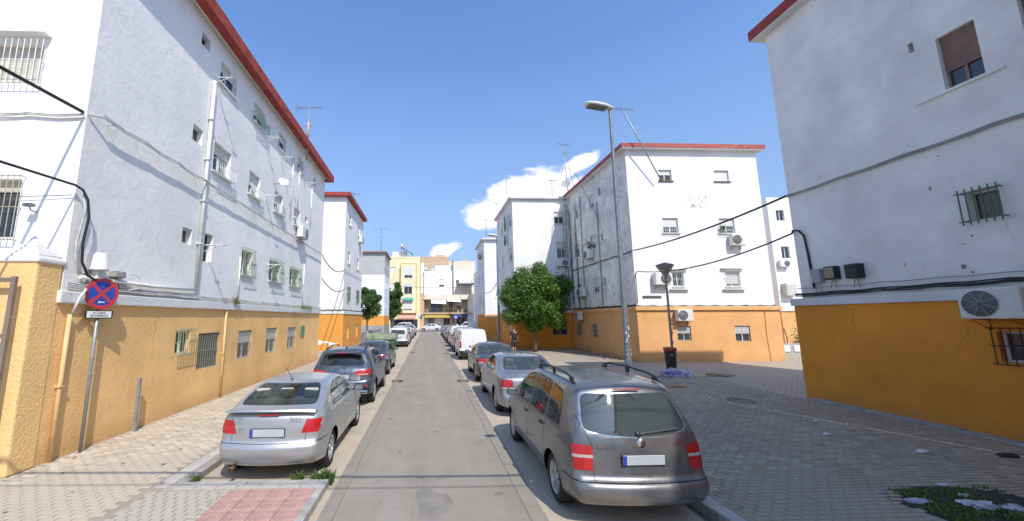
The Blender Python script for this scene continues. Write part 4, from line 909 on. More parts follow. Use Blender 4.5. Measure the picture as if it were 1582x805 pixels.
def rrect(pts, r, k=3):
    """round the corners of a convex polygon"""
    out = []; n = len(pts)
    for i in range(n):
        p = Vector(pts[i]).to_2d(); a = Vector(pts[i - 1]).to_2d() - p; b = Vector(pts[(i + 1) % n]).to_2d() - p
        ra = min(r, a.length * .45); rb = min(r, b.length * .45); s = p + a.normalized() * ra; e = p + b.normalized() * rb
        for j in range(k + 1):
            t = j / k; q = s * (1 - t)**2 + p * 2 * t * (1 - t) + e * t * t; out.append((q.x, q.y))
    return out
def lift(bm, faces, name, mat, parent, off=.004, thick=0, smooth=True):
    """copy faces to a part of their own, moved out along the normals"""
    nb = bmesh.new(); mp_ = {}
    for f in faces:
        for v in f.verts:
            if v not in mp_: mp_[v] = nb.verts.new(v.co + v.normal * off)
        nf = nb.faces.new([mp_[v] for v in f.verts]); nf.smooth = smooth
    if thick:
        r = bmesh.ops.extrude_face_region(nb, geom=nb.faces[:]); 
        nb.normal_update()
    return mk(name, nb, mat, parent, local=True, recalc=False)
def make_wheel(R, Wd, style, parent=None):
    hb = bmesh.new(); RX = Matrix.Rotation(radians(90), 4, 'Y')       # axis along +x, outer side +x
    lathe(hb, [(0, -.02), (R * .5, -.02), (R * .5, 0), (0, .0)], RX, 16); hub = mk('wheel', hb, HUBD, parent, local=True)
    tb = bmesh.new(); w_ = Wd / 2
    lathe(tb, [(R * .66, -w_), (R * .86, -w_ * 1.04), (R * .97, -w_ * .86), (R, -w_ * .5), (R, w_ * .5), (R * .97, w_ * .86), (R * .86, w_ * 1.04), (R * .68, w_ * .98), (R * .66, w_ * .8), (R * .66, -w_)], RX, 36); mk('tyre', tb, RUB, hub, local=True)
    rb = bmesh.new(); r1 = R * .675
    lathe(rb, [(r1, w_ * .55), (r1, w_ * .92), (r1 * .93, w_ * .95), (r1 * .9, w_ * .72), (r1 * .86, w_ * .5)], RX, 36)
    lathe(rb, [(0, w_ * .86), (r1 * .18, w_ * .84), (r1 * .24, w_ * .74), (r1 * .24, w_ * .3)], RX, 18)
    n = {'five': 5, 'cover': 7, 'ten': 10, 'steel': 8}[style]; wd = {'five': .30, 'cover': .62, 'ten': .20, 'steel': .5}[style]
    for i in range(n):
        a = 2 * pi * i / n; da0 = wd * pi / n * (1.6 if style == 'five' else 1.3); da1 = wd * pi / n
        def pt(r, an, h): return RX @ Vector((r * cos(an), r * sin(an), h))
        q = [(r1 * .2, a - da0, w_ * .80), (r1 * .2, a + da0, w_ * .80), (r1 * .91, a + da1, w_ * .84), (r1 * .91, a - da1, w_ * .84)]
        top = [rb.verts.new(pt(*k)) for k in q]; bot = [rb.verts.new(pt(k[0], k[1], k[2] - .03)) for k in q]
        rb.faces.new(top); rb.faces.new(bot[::-1])
        for j in range(4): rb.faces.new((top[j], bot[j], bot[(j + 1) % 4], top[(j + 1) % 4]))
    mk('rim', rb, RIM, hub, local=True); return hub
def seam_strip(bm, a, b, w_, view, ok, mi):
    d = Vector((b[0] - a[0], b[1] - a[1])); d.normalize(); n = Vector((-d.y, d.x)) * w_ / 2
    fs = cut_region(bm, [(a[0] + n.x, a[1] + n.y), (b[0] + n.x, b[1] + n.y), (b[0] - n.x, b[1] - n.y), (a[0] - n.x, a[1] - n.y)], view, ok)
    for f in fs: f.material_index = mi
def car(S, detail=1.0):
    """S: measures of one model. Local frame: rear bumper at y=0, nose towards +y, x to the right, z up."""
    L, W, wb, ro = S['L'], S['W'], S['wb'], S['ro']; R = S.get('R', .31)
    root = thing(S['name'], S['label'], S['cat'])
    Nx, Ny, Nz = int(78 * detail), int(22 * detail), int(26 * detail)
    top, rear, front, belt = S['top'], S['rear'], S['front'], S['belt']; zb0 = S.get('zb', .20); kt = S.get('tumble', .33); crown = S.get('crown', .05); Bul = S.get('bulge', .09)
    side = S.get('side', [(.15, .925), (.3, .965), (.42, .99), (.60, 1.0), (.75, .992), (.88, .972), (1.05, .95), (2.2, .94)])
    yw0, yw1 = ro, ro + wb
    def hw(y, z, u):
        yy = y; h = W / 2 * interp(side, z)
        er = max(0, 1 - u * L / S.get('rr', .75)); ef = max(0, 1 - (1 - u) * L / S.get('rf', 1.0))
        h *= 1 - S.get('ar', .11) * er**2.2 - S.get('af', .16) * ef**2.0
        bz = interp(belt, y)
        if z > bz: h -= (z - bz) * kt
        for yc in (yw0, yw1):                                  # flared lips over the wheels
            r = hypot(y - yc, z - R); h += .016 * exp(-((r - R - .055) / .05)**2)
        cz = S.get('crease'); 
        if cz: h += .008 * exp(-((z - cz) / .022)**2)
        return h
    bm = bmesh.new(); grid = {}
    def us(i):
        t = i / Nx; return t
    def P(u, v, w_):
        y0 = u * L; zt = interp(top, y0); cr = crown * (1 if zt > interp(belt, y0) + .2 else .7)
        zbb = zb0 + .05 * max(0, 1 - u * L / .5) + .03 * max(0, 1 - (1 - u) * L / .5)
        z_edge = zbb + (zt - cr - zbb) * w_
        z = z_edge + (cr * (1 - abs(v)**2.2) if w_ > .999 else 0)
        qr = max(0, 1 - u / .32)**1.6; qf = max(0, 1 - (1 - u) / .30)**1.6
        y = y0 + interp(rear, z) * qr - interp(front, z) * qf + Bul * v * v * max(0, 1 - u / .12)**1.5 - Bul * 1.6 * v * v * max(0, 1 - (1 - u) / .14)**1.5
        if w_ < .001: x = hw(y, z, u) * v * .97
        else: x = hw(y, z_edge, u) * v
        return Vector((x, y, z))
    def V(i, j, k):
        key = (i, j, k)
        if key not in grid: grid[key] = bm.verts.new(P(us(i), -1 + 2 * j / Ny, k / Nz))
        return grid[key]
    for i in range(Nx):
        for j in range(Ny):
            bm.faces.new((V(i, j, Nz), V(i + 1, j, Nz), V(i + 1, j + 1, Nz), V(i, j + 1, Nz))); bm.faces.new((V(i, j, 0), V(i, j + 1, 0), V(i + 1, j + 1, 0), V(i + 1, j, 0)))
        for k in range(Nz):
            for j in (0, Ny): bm.faces.new((V(i, j, k), V(i + 1, j, k), V(i + 1, j, k + 1), V(i, j, k + 1)))
    for j in range(Ny):
        for k in range(Nz):
            for i in (0, Nx): bm.faces.new((V(i, j, k), V(i, j + 1, k), V(i, j + 1, k + 1), V(i, j, k + 1)))
    bmesh.ops.recalc_face_normals(bm, faces=bm.faces[:])
    edge_v = [v for (i, j, k), v in grid.items() if sum((i <= 1 or i >= Nx - 1, j <= 1 or j >= Ny - 1, k <= 1 or k >= Nz - 1)) >= 2]
    for _ in range(S.get('smooth', 5)): bmesh.ops.smooth_vert(bm, verts=edge_v, factor=.5, use_axis_x=True, use_axis_y=True, use_axis_z=True)
    bm.normal_update()
    sideR = lambda s: (lambda f: f.calc_center_median().x * s > W * .22 and f.normal.x * s > .35)
    rearF = lambda f: f.calc_center_median().y < L * .5 and f.normal.y < -.12 
    rearF2 = lambda f: f.calc_center_median().y < L * .3 and f.normal.y < -.3
    frontF = lambda f: f.calc_center_median().y > L * .5 and f.normal.y > .12
    paintm = S['paint']; BODY = [paintm, TRIM, GAP, CHR]
    kill = set()
    # glass
    for nm, polys, ok, view, gl, tr in (('rear_window', S.get('rearwin', []), rearF, 'rear', S.get('gl', GL_D), S.get('rtrim', 1)), ('windscreen', S.get('frontwin', []), frontF, 'rear', GL_S, 1)):
        for poly in polys:
            poly = rrect(poly, .09); c = Vector((sum(p[0] for p in poly) / len(poly), sum(p[1] for p in poly) / len(poly)))
            o = [tuple(c + (Vector(p) - c) * (1 + (.016 if tr == 3 else .035) / max(.1, (Vector(p) - c).length))) for p in poly]
            if detail > .6:
                for f in cut_region(bm, o, view, ok): f.material_index = tr
            fs = cut_region(bm, poly, view, ok); bm.normal_update(); lift(bm, fs, nm, gl, root, .002); bmesh.ops.delete(bm, geom=fs, context='FACES')
    for s in (-1, 1):
        ok = lambda f, s=s: f.calc_center_median().x * s > W * .2 and f.normal.x * s > .3
        for poly in S.get('sidewin', []):
            if detail > .6:
                c = Vector((sum(p[0] for p in poly) / len(poly), sum(p[1] for p in poly) / len(poly)))
                o = [tuple(c + (Vector(p) - c) * (1 + .028 / max(.1, (Vector(p) - c).length))) for p in poly]
                for f in cut_region(bm, rrect(o, .06), 'side', ok): f.material_index = 1
            fs = cut_region(bm, rrect(poly, .05), 'side', ok); bm.normal_update()
            if fs: lift(bm, fs, 'window', S.get('gls', GL_S), root, .001); bmesh.ops.delete(bm, geom=fs, context='FACES')
        # wheel arches
        for yc in (yw0, yw1):
            circ = [(yc + (R + .055) * cos(2 * pi * k / 28), R + (R + .045) * sin(2 * pi * k / 28)) for k in range(28)]
            fs = cut_region(bm, circ, 'side', sideR(s)); bmesh.ops.delete(bm, geom=fs, context='FACES')
    bm.normal_update()
    # lamps: rear outline plus side outline of the same lens
    for s in (-1, 1):
        for (nm, rp, sp, mt, is_rear) in S.get('lamps', []):
            got = []
            if rp:
                pr_ = [(p[0] * s, p[1]) for p in rp]
                okx = (lambda f, s=s: f.normal.y < -.55 and f.calc_center_median().x * s > 0 and f.calc_center_median().y < L * .4) if is_rear else (lambda f, s=s: f.normal.y > .45 and f.calc_center_median().x * s > 0 and f.calc_center_median().y > L * .6)
                got += cut_region(bm, pr_, 'rear', okx)
            if sp:
                oks = (lambda f, s=s: f.normal.y >= -.55 and f.normal.x * s > .3 and f.calc_center_median().y < L * .5) if is_rear else (lambda f, s=s: f.normal.y <= .45 and f.normal.x * s > .3 and f.calc_center_median().y > L * .5)
                got += cut_region(bm, sp, 'side', oks)
            got = [f for f in set(got) if f.is_valid]
            bm.normal_update()
            if got:
                o = lift(bm, got, nm, mt, root, .006)
                if nm == 'taillight':                     # pale reverse lamp band in the lens
                    for band in S.get('lampband', []):
                        nb = bmesh.new(); nb.from_mesh(o.data); nb.normal_update()
                        fb = cut_region(nb, [(x * s, z) for x, z in band], 'rear', lambda f: True); nb.normal_update()
                        if fb: lift(nb, fb, 'reverse_lamp', LWH, o, .003)
                        nb.free()
                for f in got: f.material_index = 2
    # black/coloured plastic areas and panel gaps
    for (poly, view, mi) in S.get('areas', []):
        for s in ((-1, 1) if view == 'side' else (0,)):
            ok = sideR(s) if s else rearF2
            for f in cut_region(bm, poly, view, ok): f.material_index = mi
    if detail > .6:
        for (a, b) in S.get('gaps', []):
            for s in (-1, 1): seam_strip(bm, a, b, .012, 'side', lambda f, s=s: f.calc_center_median().x * s > W * .3 and f.normal.x * s > .4 and f.material_index == 0, 2)
        for (a, b) in S.get('rgaps', []): seam_strip(bm, a, b, .008, 'rear', lambda f: f.calc_center_median().y < L * .2 and f.normal.y < -.3 and f.material_index == 0, 2)
    for f in bm.faces: f.smooth = True
    if S.get('warp'):
        for v in bm.verts: S['warp'](v)
    body = mk('body', bm, BODY, root, local=True, recalc=False)
    # bumper step, plate, handles, mirrors, wheels, exhaust
    for (nm, polyL, mt, rad) in S.get('tubes', []):
        tb = bmesh.new(); tube(tb, polyL, rad, 6); mk(nm, tb, mt, root, local=True, smooth=True)
    px, py, pz = S.get('plate', (0, -.005, .8)); nb = bmesh.new(); tilt = Matrix.Rotation(radians(S.get('ptilt', 4)), 3, 'X')
    bbox(nb, (px, py, pz), (.52, .014, .115), .004, tilt, seg=1); pq = mk('number_plate', nb, PLATE, root, local=True); nb = bmesh.new(); bbox(nb, (px - .237, py - .008, pz), (.042, .004, .108), 0, tilt); mk('blue_strip', nb, simple('plate_blue', (.03, .06, .35), .5), pq, local=True)
    nb = bmesh.new(); bbox(nb, (px, py + .004, pz), (.54, .012, .135), .004, tilt, seg=1); mk('plate_frame', nb, TRIM, pq, local=True)
    if detail > .6:
        for s in (-1, 1):
            for (hy, hz) in S.get('handles', []):
                nb = bmesh.new(); xx = W / 2 * interp(side, hz) + .012; 
                tube(nb, [(s * (xx - .03), hy - .09, hz), (s * (xx + .008), hy - .07, hz), (s * (xx + .012), hy, hz + .003), (s * (xx + .008), hy + .07, hz), (s * (xx - .03), hy + .09, hz)], [.012, .014, .016, .014, .012], 6); mk('door_handle', nb, S.get('hm', paintm), root, local=True, smooth=True)
    my, mz = S['mirror']
    for s in (-1, 1):
        nb = bmesh.new(); xx = W / 2 * .95; bbox(nb, (s * (xx + .13), my, mz), (.21, .10, .145), .045, seg=3); tube(nb, [(s * (xx - .04), my + .03, mz - .06), (s * (xx + .06), my + .01, mz - .03)], .022, 5)
        mo = mk('door_mirror', nb, S.get('mm', paintm), root, local=True, smooth=True)
        nb = bmesh.new(); bbox(nb, (s * (xx + .135), my - .052, mz), (.16, .006, .105), .0); mk('mirror_glass', nb, CHR, mo, local=True)
    wsrc = None
    for s in (-1, 1):
        for yc in (yw0, yw1):
            wx = (W / 2 - .125) * s
            if wsrc is None: wsrc = make_wheel(R, .20, S.get('rim', 'cover'), root); o = wsrc
            else:
                o = wsrc.copy(); COL.objects.link(o); o.parent = root
                for ch in list(wsrc.children): c = ch.copy(); COL.objects.link(c); c.parent = o
            o.location = (wx, yc, R); o.rotation_euler = (random.uniform(0, 6), 0, 0 if s > 0 else pi)
    # cabin: floor, dashboard, seats
    if detail > .55:
        bz = interp(belt, L * .4); y0c, y1c = S['cabin']
        nb = bmesh.new(); bbox(nb, (0, (y0c + y1c) / 2, bz - .42), (W * .86, y1c - y0c, .05), .0); bbox(nb, (0, y1c - .12, bz - .16), (W * .8, .4, .24), .05); 
        if S.get('shelf'): bbox(nb, (0, y0c + .15, S['shelf']), (W * .74, .5, .03), .01)
        mk('cabin', nb, CABIN, root, local=True)
        sc = S.get('seatc', SEAT)
        for (sx, sy) in S['seats']:
            nb = bmesh.new(); wseat = .48; bbox(nb, (sx, sy + .25, bz - .33), (wseat, .5, .16), .05, seg=2); bbox(nb, (sx, sy, bz - .05), (wseat, .13, .58), .05, Matrix.Rotation(radians(12), 3, 'X'), seg=2)
            so = mk('seat', nb, sc, root, local=True, smooth=True)
            nb = bmesh.new(); bbox(nb, (sx, sy - .10, bz + .33 + S.get('hr', 0)), (.26, .09, .17), .04, Matrix.Rotation(radians(10), 3, 'X'), seg=3); mk('headrest', nb, sc, so, local=True, smooth=True)
    return root
def text_obj(txt, size, mat, parent, loc, rot, ext=.002, name='lettering', align='CENTER'):
    cu = bpy.data.curves.new('lettering', 'FONT'); cu.body = txt; cu.size = size; cu.extrude = ext; cu.align_x = align; cu.align_y = 'CENTER'; cu.resolution_u = 2
    o = bpy.data.objects.new('tmp', cu); COL.objects.link(o); dg = bpy.context.evaluated_depsgraph_get(); dg.update()
    me = bpy.data.meshes.new_from_object(o.evaluated_get(dg)); bpy.data.objects.remove(o); me.materials.clear(); me.materials.append(mat)
    r = bpy.data.objects.new(name, me); COL.objects.link(r)
    if parent: r.parent = parent
    r.location = loc; r.rotation_euler = rot; return r

P_TOU = with_back(paint('graphite_grey_paint', (.15, .15, .155), .6, .30)); P_XS = with_back(paint('silver_paint', (.50, .50, .49), .7, .34)); P_ATE = with_back(paint('steel_blue_paint', (.05, .075, .11), .6, .28))
P_VEC = with_back(paint('dusty_silver_grey_paint', (.33, .34, .355), .7, .34)); P_DRK = with_back(paint('dark_blue_grey_paint', (.035, .045, .065), .5, .3)); P_WHT = with_back(paint('white_van_paint', (.72, .72, .71), 0, .35)); P_SIL = with_back(paint('silver_far_paint', (.45, .46, .48), .6, .35)); P_BLK = with_back(paint('black_far_paint', (.02, .022, .025), .3, .3)); P_PALE = with_back(paint('pale_grey_paint', (.60, .63, .66), .1, .35)); P_DK2 = with_back(paint('dark_grey_saloon_paint', (.055, .06, .07), .5, .3))

TOURAN = dict(name='parked_car', label='dark grey people carrier with black roof rails, nearest car on the right', cat='car', L=4.39, W=1.80, wb=2.68, ro=.86, R=.315, paint=P_TOU, zb=.21,
    top=[(0, 1.60), (.35, 1.635), (1.2, 1.66), (2.1, 1.655), (2.6, 1.59), (3.0, 1.40), (3.35, 1.17), (3.55, 1.07), (3.85, 1.00), (4.2, .88), (4.39, .76)],
    rear=[(.2, .12), (.28, .03), (.36, -.01), (.50, -.02), (.525, .01), (.56, .085), (.80, .10), (1.02, .13), (1.12, .18), (1.35, .31), (1.55, .43), (1.7, .50)],
    front=[(.2, .12), (.35, .02), (.5, 0), (.65, .05), (.8, .16), (1.1, .3)], belt=[(0, 1.02), (1.5, 1.0), (3.2, .96), (3.6, .98), (4.39, .78)], tumble=.30, crown=.05, ar=.09, bulge=.10, crease=.87,
    rearwin=[[(-.68, 1.10), (-.60, 1.50), (.60, 1.50), (.68, 1.10), (.40, 1.045), (0, 1.03), (-.40, 1.045)]], rtrim=3,
    frontwin=[[(-.64, 1.14), (-.54, 1.55), (.54, 1.55), (.64, 1.14)]],
    sidewin=[[(.66, 1.06), (.80, 1.46), (1.20, 1.51), (1.22, 1.05)], [(1.30, 1.05), (1.30, 1.51), (1.62, 1.53), (1.62, 1.04)], [(1.65, 1.04), (1.65, 1.53), (2.10, 1.53), (2.14, 1.03)], [(2.22, 1.03), (2.20, 1.52), (2.52, 1.48), (2.95, 1.24), (3.0, 1.02)]],
    lamps=[('taillight', [(.61, .65), (.59, .92), (.68, .935), (1.0, .93), (1.0, .65)], [(-.1, .65), (-.1, .93), (.28, .94), (.22, .65)], LRED, True), ('headlight', [(.5, .6), (.5, .76), (1, .80), (1, .6)], [(3.9, .66), (3.95, .82), (4.5, .76), (4.5, .6)], LWH, False)],
    lampband=[[(.5, .79), (.5, .825), (1.0, .825), (1.0, .79)]],
    gaps=[((2.18, .45), (2.18, 1.0)), ((1.25, .62), (1.25, 1.02)), ((1.25, .62), (1.05, .5)), ((3.15, .42), (3.15, .96)), ((1.2, .40), (3.15, .37)), ((.12, .54), (.48, .54))],
    rgaps=[((-.60, .54), (-.60, .65)), ((.60, .54), (.60, .65)), ((-.84, .535), (.84, .535)), ((-.59, .92), (-.72, 1.25)), ((.59, .92), (.72, 1.25))],
    areas=[([(1.25, .53), (1.25, .60), (3.1, .58), (3.1, .51)], 'side', 0)], handles=[(1.42, .90), (2.32, .88)], mirror=(2.98, 1.08), plate=(0, .078, .78), ptilt=4, rim='cover', cabin=(.55, 3.2), seats=[(-.36, 2.0), (.36, 2.0), (-.45, 1.15), (0, 1.15), (.45, 1.15)], hr=.02, hm=TRIM)
touran = car(TOURAN, 1.15)
for s in (-1, 1):                                        # roof rails
    nb = bmesh.new(); pts = [(s * .60, .62, 1.60), (s * .60, .70, 1.655), (s * .60, .95, 1.695), (s * .60, 1.5, 1.715), (s * .595, 2.1, 1.70), (s * .59, 2.32, 1.66), (s * .59, 2.40, 1.60)]
    tube(nb, pts, [.011, .016, .017, .017, .017, .014, .010], 7); bbox(nb, (s * .60, 1.5, 1.665), (.03, .10, .08), .008); bbox(nb, (s * .60, .74, 1.645), (.035, .13, .07), .012); bbox(nb, (s * .59, 2.28, 1.64), (.035, .12, .07), .012); mk('roof_rail', nb, TRIM, touran, local=True, smooth=True)
nb = bmesh.new(); tube(nb, [(-.02, .135, 1.065), (.05, .125, 1.075), (.25, .145, 1.09), (.52, .175, 1.115)], .009, 5); lathe(nb, [(0, .03), (.03, .03), (.045, 0)], Matrix.Translation((-.02, .15, 1.06)) @ Matrix.Rotation(radians(90), 4, 'X'), 10); mk('wiper', nb, TRIM, touran, local=True)
nb = bmesh.new(); bbox(nb, (0, .395, 1.553), (.36, .02, .022), .006, Matrix.Rotation(radians(-30), 3, 'X')); mk('brake_light', nb, simple('dull_red_lens', (.25, .02, .02), .3), touran, local=True)
nb = bmesh.new(); lathe(nb, [(0, .012), (.05, .012), (.055, 0)], Matrix.Translation((0, .118, .965)) @ Matrix.Rotation(radians(90), 4, 'X'), 16); mk('badge', nb, CHR, touran, local=True)
text_obj('TOURAN', .055, CHR, touran, (-.43, .112, .93), (radians(86), 0, radians(-4)), .003, 'model_lettering')
text_obj('TDI', .05, LRED, touran, (.50, .118, .96), (radians(86), 0, radians(4)), .003, 'model_lettering')
nb = bmesh.new(); bbox(nb, (0, .03, .60), (1.46, .05, .03), .012); 
nb.free()
touran.location = (1.76 + .86, 4.80, 0)

XSARA = dict(name='parked_car', label='silver three-door coupe with a rear spoiler, nearest car on the left', cat='car', L=4.19, W=1.70, wb=2.54, ro=.80, R=.30, paint=P_XS, zb=.20,
    top=[(0, 1.02), (.12, 1.05), (.22, 1.06), (.30, 1.085), (.72, 1.235), (1.05, 1.34), (1.3, 1.385), (1.8, 1.405), (2.2, 1.38), (2.55, 1.27), (2.9, 1.05), (3.1, .95), (3.5, .88), (3.9, .78), (4.19, .64)],
    rear=[(.2, .10), (.30, .03), (.42, 0), (.52, .0), (.57, .03), (.62, .06), (.8, .07), (.96, .09), (1.05, .12)],
    front=[(.2, .12), (.35, .02), (.5, 0), (.62, .06), (.75, .2)], belt=[(0, .94), (1.2, .90), (2.6, .87), (3.1, .86), (4.19, .62)], tumble=.42, crown=.045, ar=.12, bulge=.12, crease=.80,
    rearwin=[[(-.61, 1.095), (-.50, 1.325), (.50, 1.325), (.61, 1.095)]], frontwin=[[(-.60, 1.0), (-.47, 1.33), (.47, 1.33), (.60, 1.0)]], gl=glassmat('green_tinted_glass', (.34, .40, .35), .03, .9),
    sidewin=[[(.98, .97), (1.18, 1.20), (1.50, 1.29), (1.62, 1.29), (1.70, .96)], [(1.77, .955), (1.70, 1.295), (2.05, 1.29), (2.40, 1.18), (2.78, .97)]],
    lamps=[('taillight', [(.50, .72), (.57, .915), (1.0, .915), (1.0, .72)], [(-.1, .72), (-.1, .915), (.32, .915), (.16, .72)], LRED, True), ('headlight', [(.4, .5), (.4, .64), (1, .66), (1, .5)], [(3.7, .54), (3.8, .68), (4.4, .64), (4.4, .5)], LWH, False)],
    lampband=[],
    gaps=[((1.72, .40), (1.73, .94)), ((2.9, .38), (2.9, .86)), ((1.72, .35), (2.9, .33)), ((.1, .60), (.48, .60))], rgaps=[((-.56, .60), (-.60, .95)), ((.56, .60), (.60, .95)), ((-.8, .585), (.8, .585))],
    handles=[(1.85, .80)], mirror=(2.72, .98), plate=(0, .055, .74), ptilt=2, rim='five', cabin=(.5, 3.0), seats=[(-.35, 1.75), (.35, 1.75), (-.42, .98), (.0, .98), (.42, .98)], seatc=SEATL, hr=-.02, shelf=.97, mm=TRIM, areas=[([(1.25, .50), (1.25, .545), (2.85, .535), (2.85, .49)], 'side', 0)])
xs = car(XSARA, 1.15)
nb = bmesh.new(); n = 14
prof = [(0, 0), (.02, .028), (.10, .03), (.16, .006)]
rows = []
for i in range(n + 1):
    x = -.70 + 1.40 * i / n; yb = .035 + .10 * (x / .70)**2; zz = 1.058 - .03 * (abs(x) / .70)**3
    rows.append([nb.verts.new((x, yb + a, zz + b_)) for a, b_ in prof] )
for a, b_ in zip(rows, rows[1:]):
    for k in range(3): nb.faces.new((a[k], b_[k], b_[k + 1], a[k + 1]))
    nb.faces.new((a[3], b_[3], b_[0], a[0]))
nb.faces.new(rows[0]); nb.faces.new(rows[-1]); mk('spoiler', nb, P_XS, xs, local=True, smooth=False)
nb = bmesh.new(); bbox(nb, (0, .085, 1.0), (.30, .02, .02), .004); mk('brake_light', nb, LRED, xs, local=True)
nb = bmesh.new(); lathe(nb, [(.022, 0), (.032, 0), (.032, .14), (.026, .14), (.024, .02), (0, .02)], Matrix.Translation((-.50, .0, .235)) @ Matrix.Rotation(radians(-90), 4, 'X'), 14); mk('exhaust_pipe', nb, RUST, xs, local=True, smooth=True)
nb = bmesh.new(); tube(nb, [(-.05, 1.22, 1.37), (-.055, 1.20, 1.40), (-.10, 1.02, 1.62)], [.018, .006, .003], 5); lathe(nb, [(.03, 0), (.02, .02), (0, .03)], Matrix.Translation((-.05, 1.22, 1.37)), 10); mk('antenna', nb, TRIM, xs, local=True)
text_obj('CITROËN', .055, GALVD, xs, (-.50, .074, .955), (radians(88), 0, radians(-5)), .002, 'maker_lettering'); text_obj('Xsara', .075, GALVD, xs, (.42, .074, .955), (radians(88), 0, radians(4)), .002, 'model_lettering')
nb = bmesh.new(); lathe(nb, [(0, .004), (.016, .004), (.016, 0)], Matrix.Translation((-.42, .064, .80)) @ Matrix.Rotation(radians(90), 4, 'X'), 10); mk('lock', nb, GALVD, xs, local=True)
xs.location = (-1.66 - .85, 6.35, 0)

ATECA = dict(name='parked_car', label='steel blue sport utility car with roof rails behind the silver coupe', cat='car', L=4.36, W=1.84, wb=2.64, ro=.83, R=.345, paint=P_ATE, zb=.27,
    top=[(0, 1.50), (.35, 1.58), (1.2, 1.62), (2.0, 1.60), (2.5, 1.50), (2.9, 1.28), (3.2, 1.10), (3.6, 1.05), (4.1, .95), (4.36, .82)],
    rear=[(.25, .10), (.38, .02), (.5, 0), (.68, .0), (.74, .05), (.9, .06), (1.02, .10), (1.2, .26), (1.45, .42), (1.6, .5)],
    front=[(.2, .12), (.4, .02), (.6, 0), (.75, .05), (.9, .2)], belt=[(0, 1.08), (1.5, 1.04), (3.2, .99), (3.6, 1.0), (4.36, .8)], tumble=.36, crown=.05, ar=.10, crease=.95,
    rearwin=[[(-.66, 1.15), (-.52, 1.46), (.52, 1.46), (.66, 1.15)]], frontwin=[[(-.64, 1.15), (-.5, 1.5), (.5, 1.5), (.64, 1.15)]], gl=GL_B,
    sidewin=[[(.75, 1.14), (.95, 1.40), (1.25, 1.47), (1.30, 1.09)], [(1.36, 1.09), (1.32, 1.48), (1.95, 1.50), (2.02, 1.06)], [(2.10, 1.05), (2.04, 1.50), (2.4, 1.42), (2.9, 1.15), (2.95, 1.04)]],
    lamps=[('taillight', [(.42, .88), (.40, .98), (.55, 1.02), (1.0, 1.04), (1.0, .90), (.55, .86)], [(-.1, .88), (-.1, 1.04), (.30, 1.06), (.25, .92)], LRED, True), ('headlight', [(.4, .7), (.4, .82), (1, .86), (1, .7)], [(3.9, .74), (3.9, .88), (4.5, .84), (4.5, .7)], LWH, False)], lampband=[[(.50, .885), (.50, .915), (.78, .915), (.78, .885)]],
    gaps=[((2.06, .5), (2.06, 1.04)), ((1.25, .68), (1.3, 1.08)), ((3.1, .5), (3.1, .98))], rgaps=[((-.8, .74), (.8, .74)), ((-.6, .74), (-.6, .88)), ((.6, .74), (.6, .88))], areas=[([(-.95, .2), (-.95, .52), (.95, .52), (.95, .2)], 'rear', 1), ([(1.2, .2), (1.2, .42), (3.1, .42), (3.1, .2)], 'side', 1)],
    handles=[(1.45, .93), (2.18, .91)], mirror=(2.88, 1.10), plate=(0, .035, .84), rim='ten', cabin=(.6, 3.2), seats=[(-.36, 2.0), (.36, 2.0), (-.45, 1.15), (.45, 1.15)])
at = car(ATECA, .95)
for s in (-1, 1):
    nb = bmesh.new(); tube(nb, [(s * .58, .60, 1.50), (s * .58, .75, 1.59), (s * .58, 1.4, 1.645), (s * .57, 2.1, 1.62), (s * .56, 2.35, 1.55)], .02, 6); mk('roof_rail', nb, TRIM, at, local=True, smooth=True)
    nb = bmesh.new(); bbox(nb, (s * .62, .0, .60), (.34, .03, .045), .01); mk('reflector', nb, LRED, at, local=True)
    nb = bmesh.new(); bbox(nb, (s * .60, -.005, .43), (.40, .04, .10), .03); bbox(nb, (s * .60, -.03, .43), (.24, .02, .04), .008, mi=1); mk('exhaust_trim', nb, [CHR, TRIM], at, local=True)
nb = bmesh.new(); bbox(nb, (0, .33, 1.50), (1.1, .16, .035), .012); mk('spoiler', nb, P_ATE, at, local=True)
nb = bmesh.new(); bbox(nb, (0, .255, 1.49), (.30, .02, .02), .004); mk('brake_light', nb, LRED, at, local=True)
nb = bmesh.new(); a = [nb.verts.new(p) for p in ((-.02, .80, 1.60), (.02, .80, 1.60), (0, .95, 1.61), (0, .79, 1.68))]; nb.faces.new((a[0], a[1], a[3])); nb.faces.new((a[1], a[2], a[3])); nb.faces.new((a[2], a[0], a[3])); mk('shark_fin', nb, TRIM, at, local=True)
nb = bmesh.new(); tube(nb, [(0, .155, 1.15), (.15, .165, 1.16), (.38, .185, 1.175)], .009, 5); mk('wiper', nb, TRIM, at, local=True)
at.location = (-1.62 - .92, 11.45, 0)

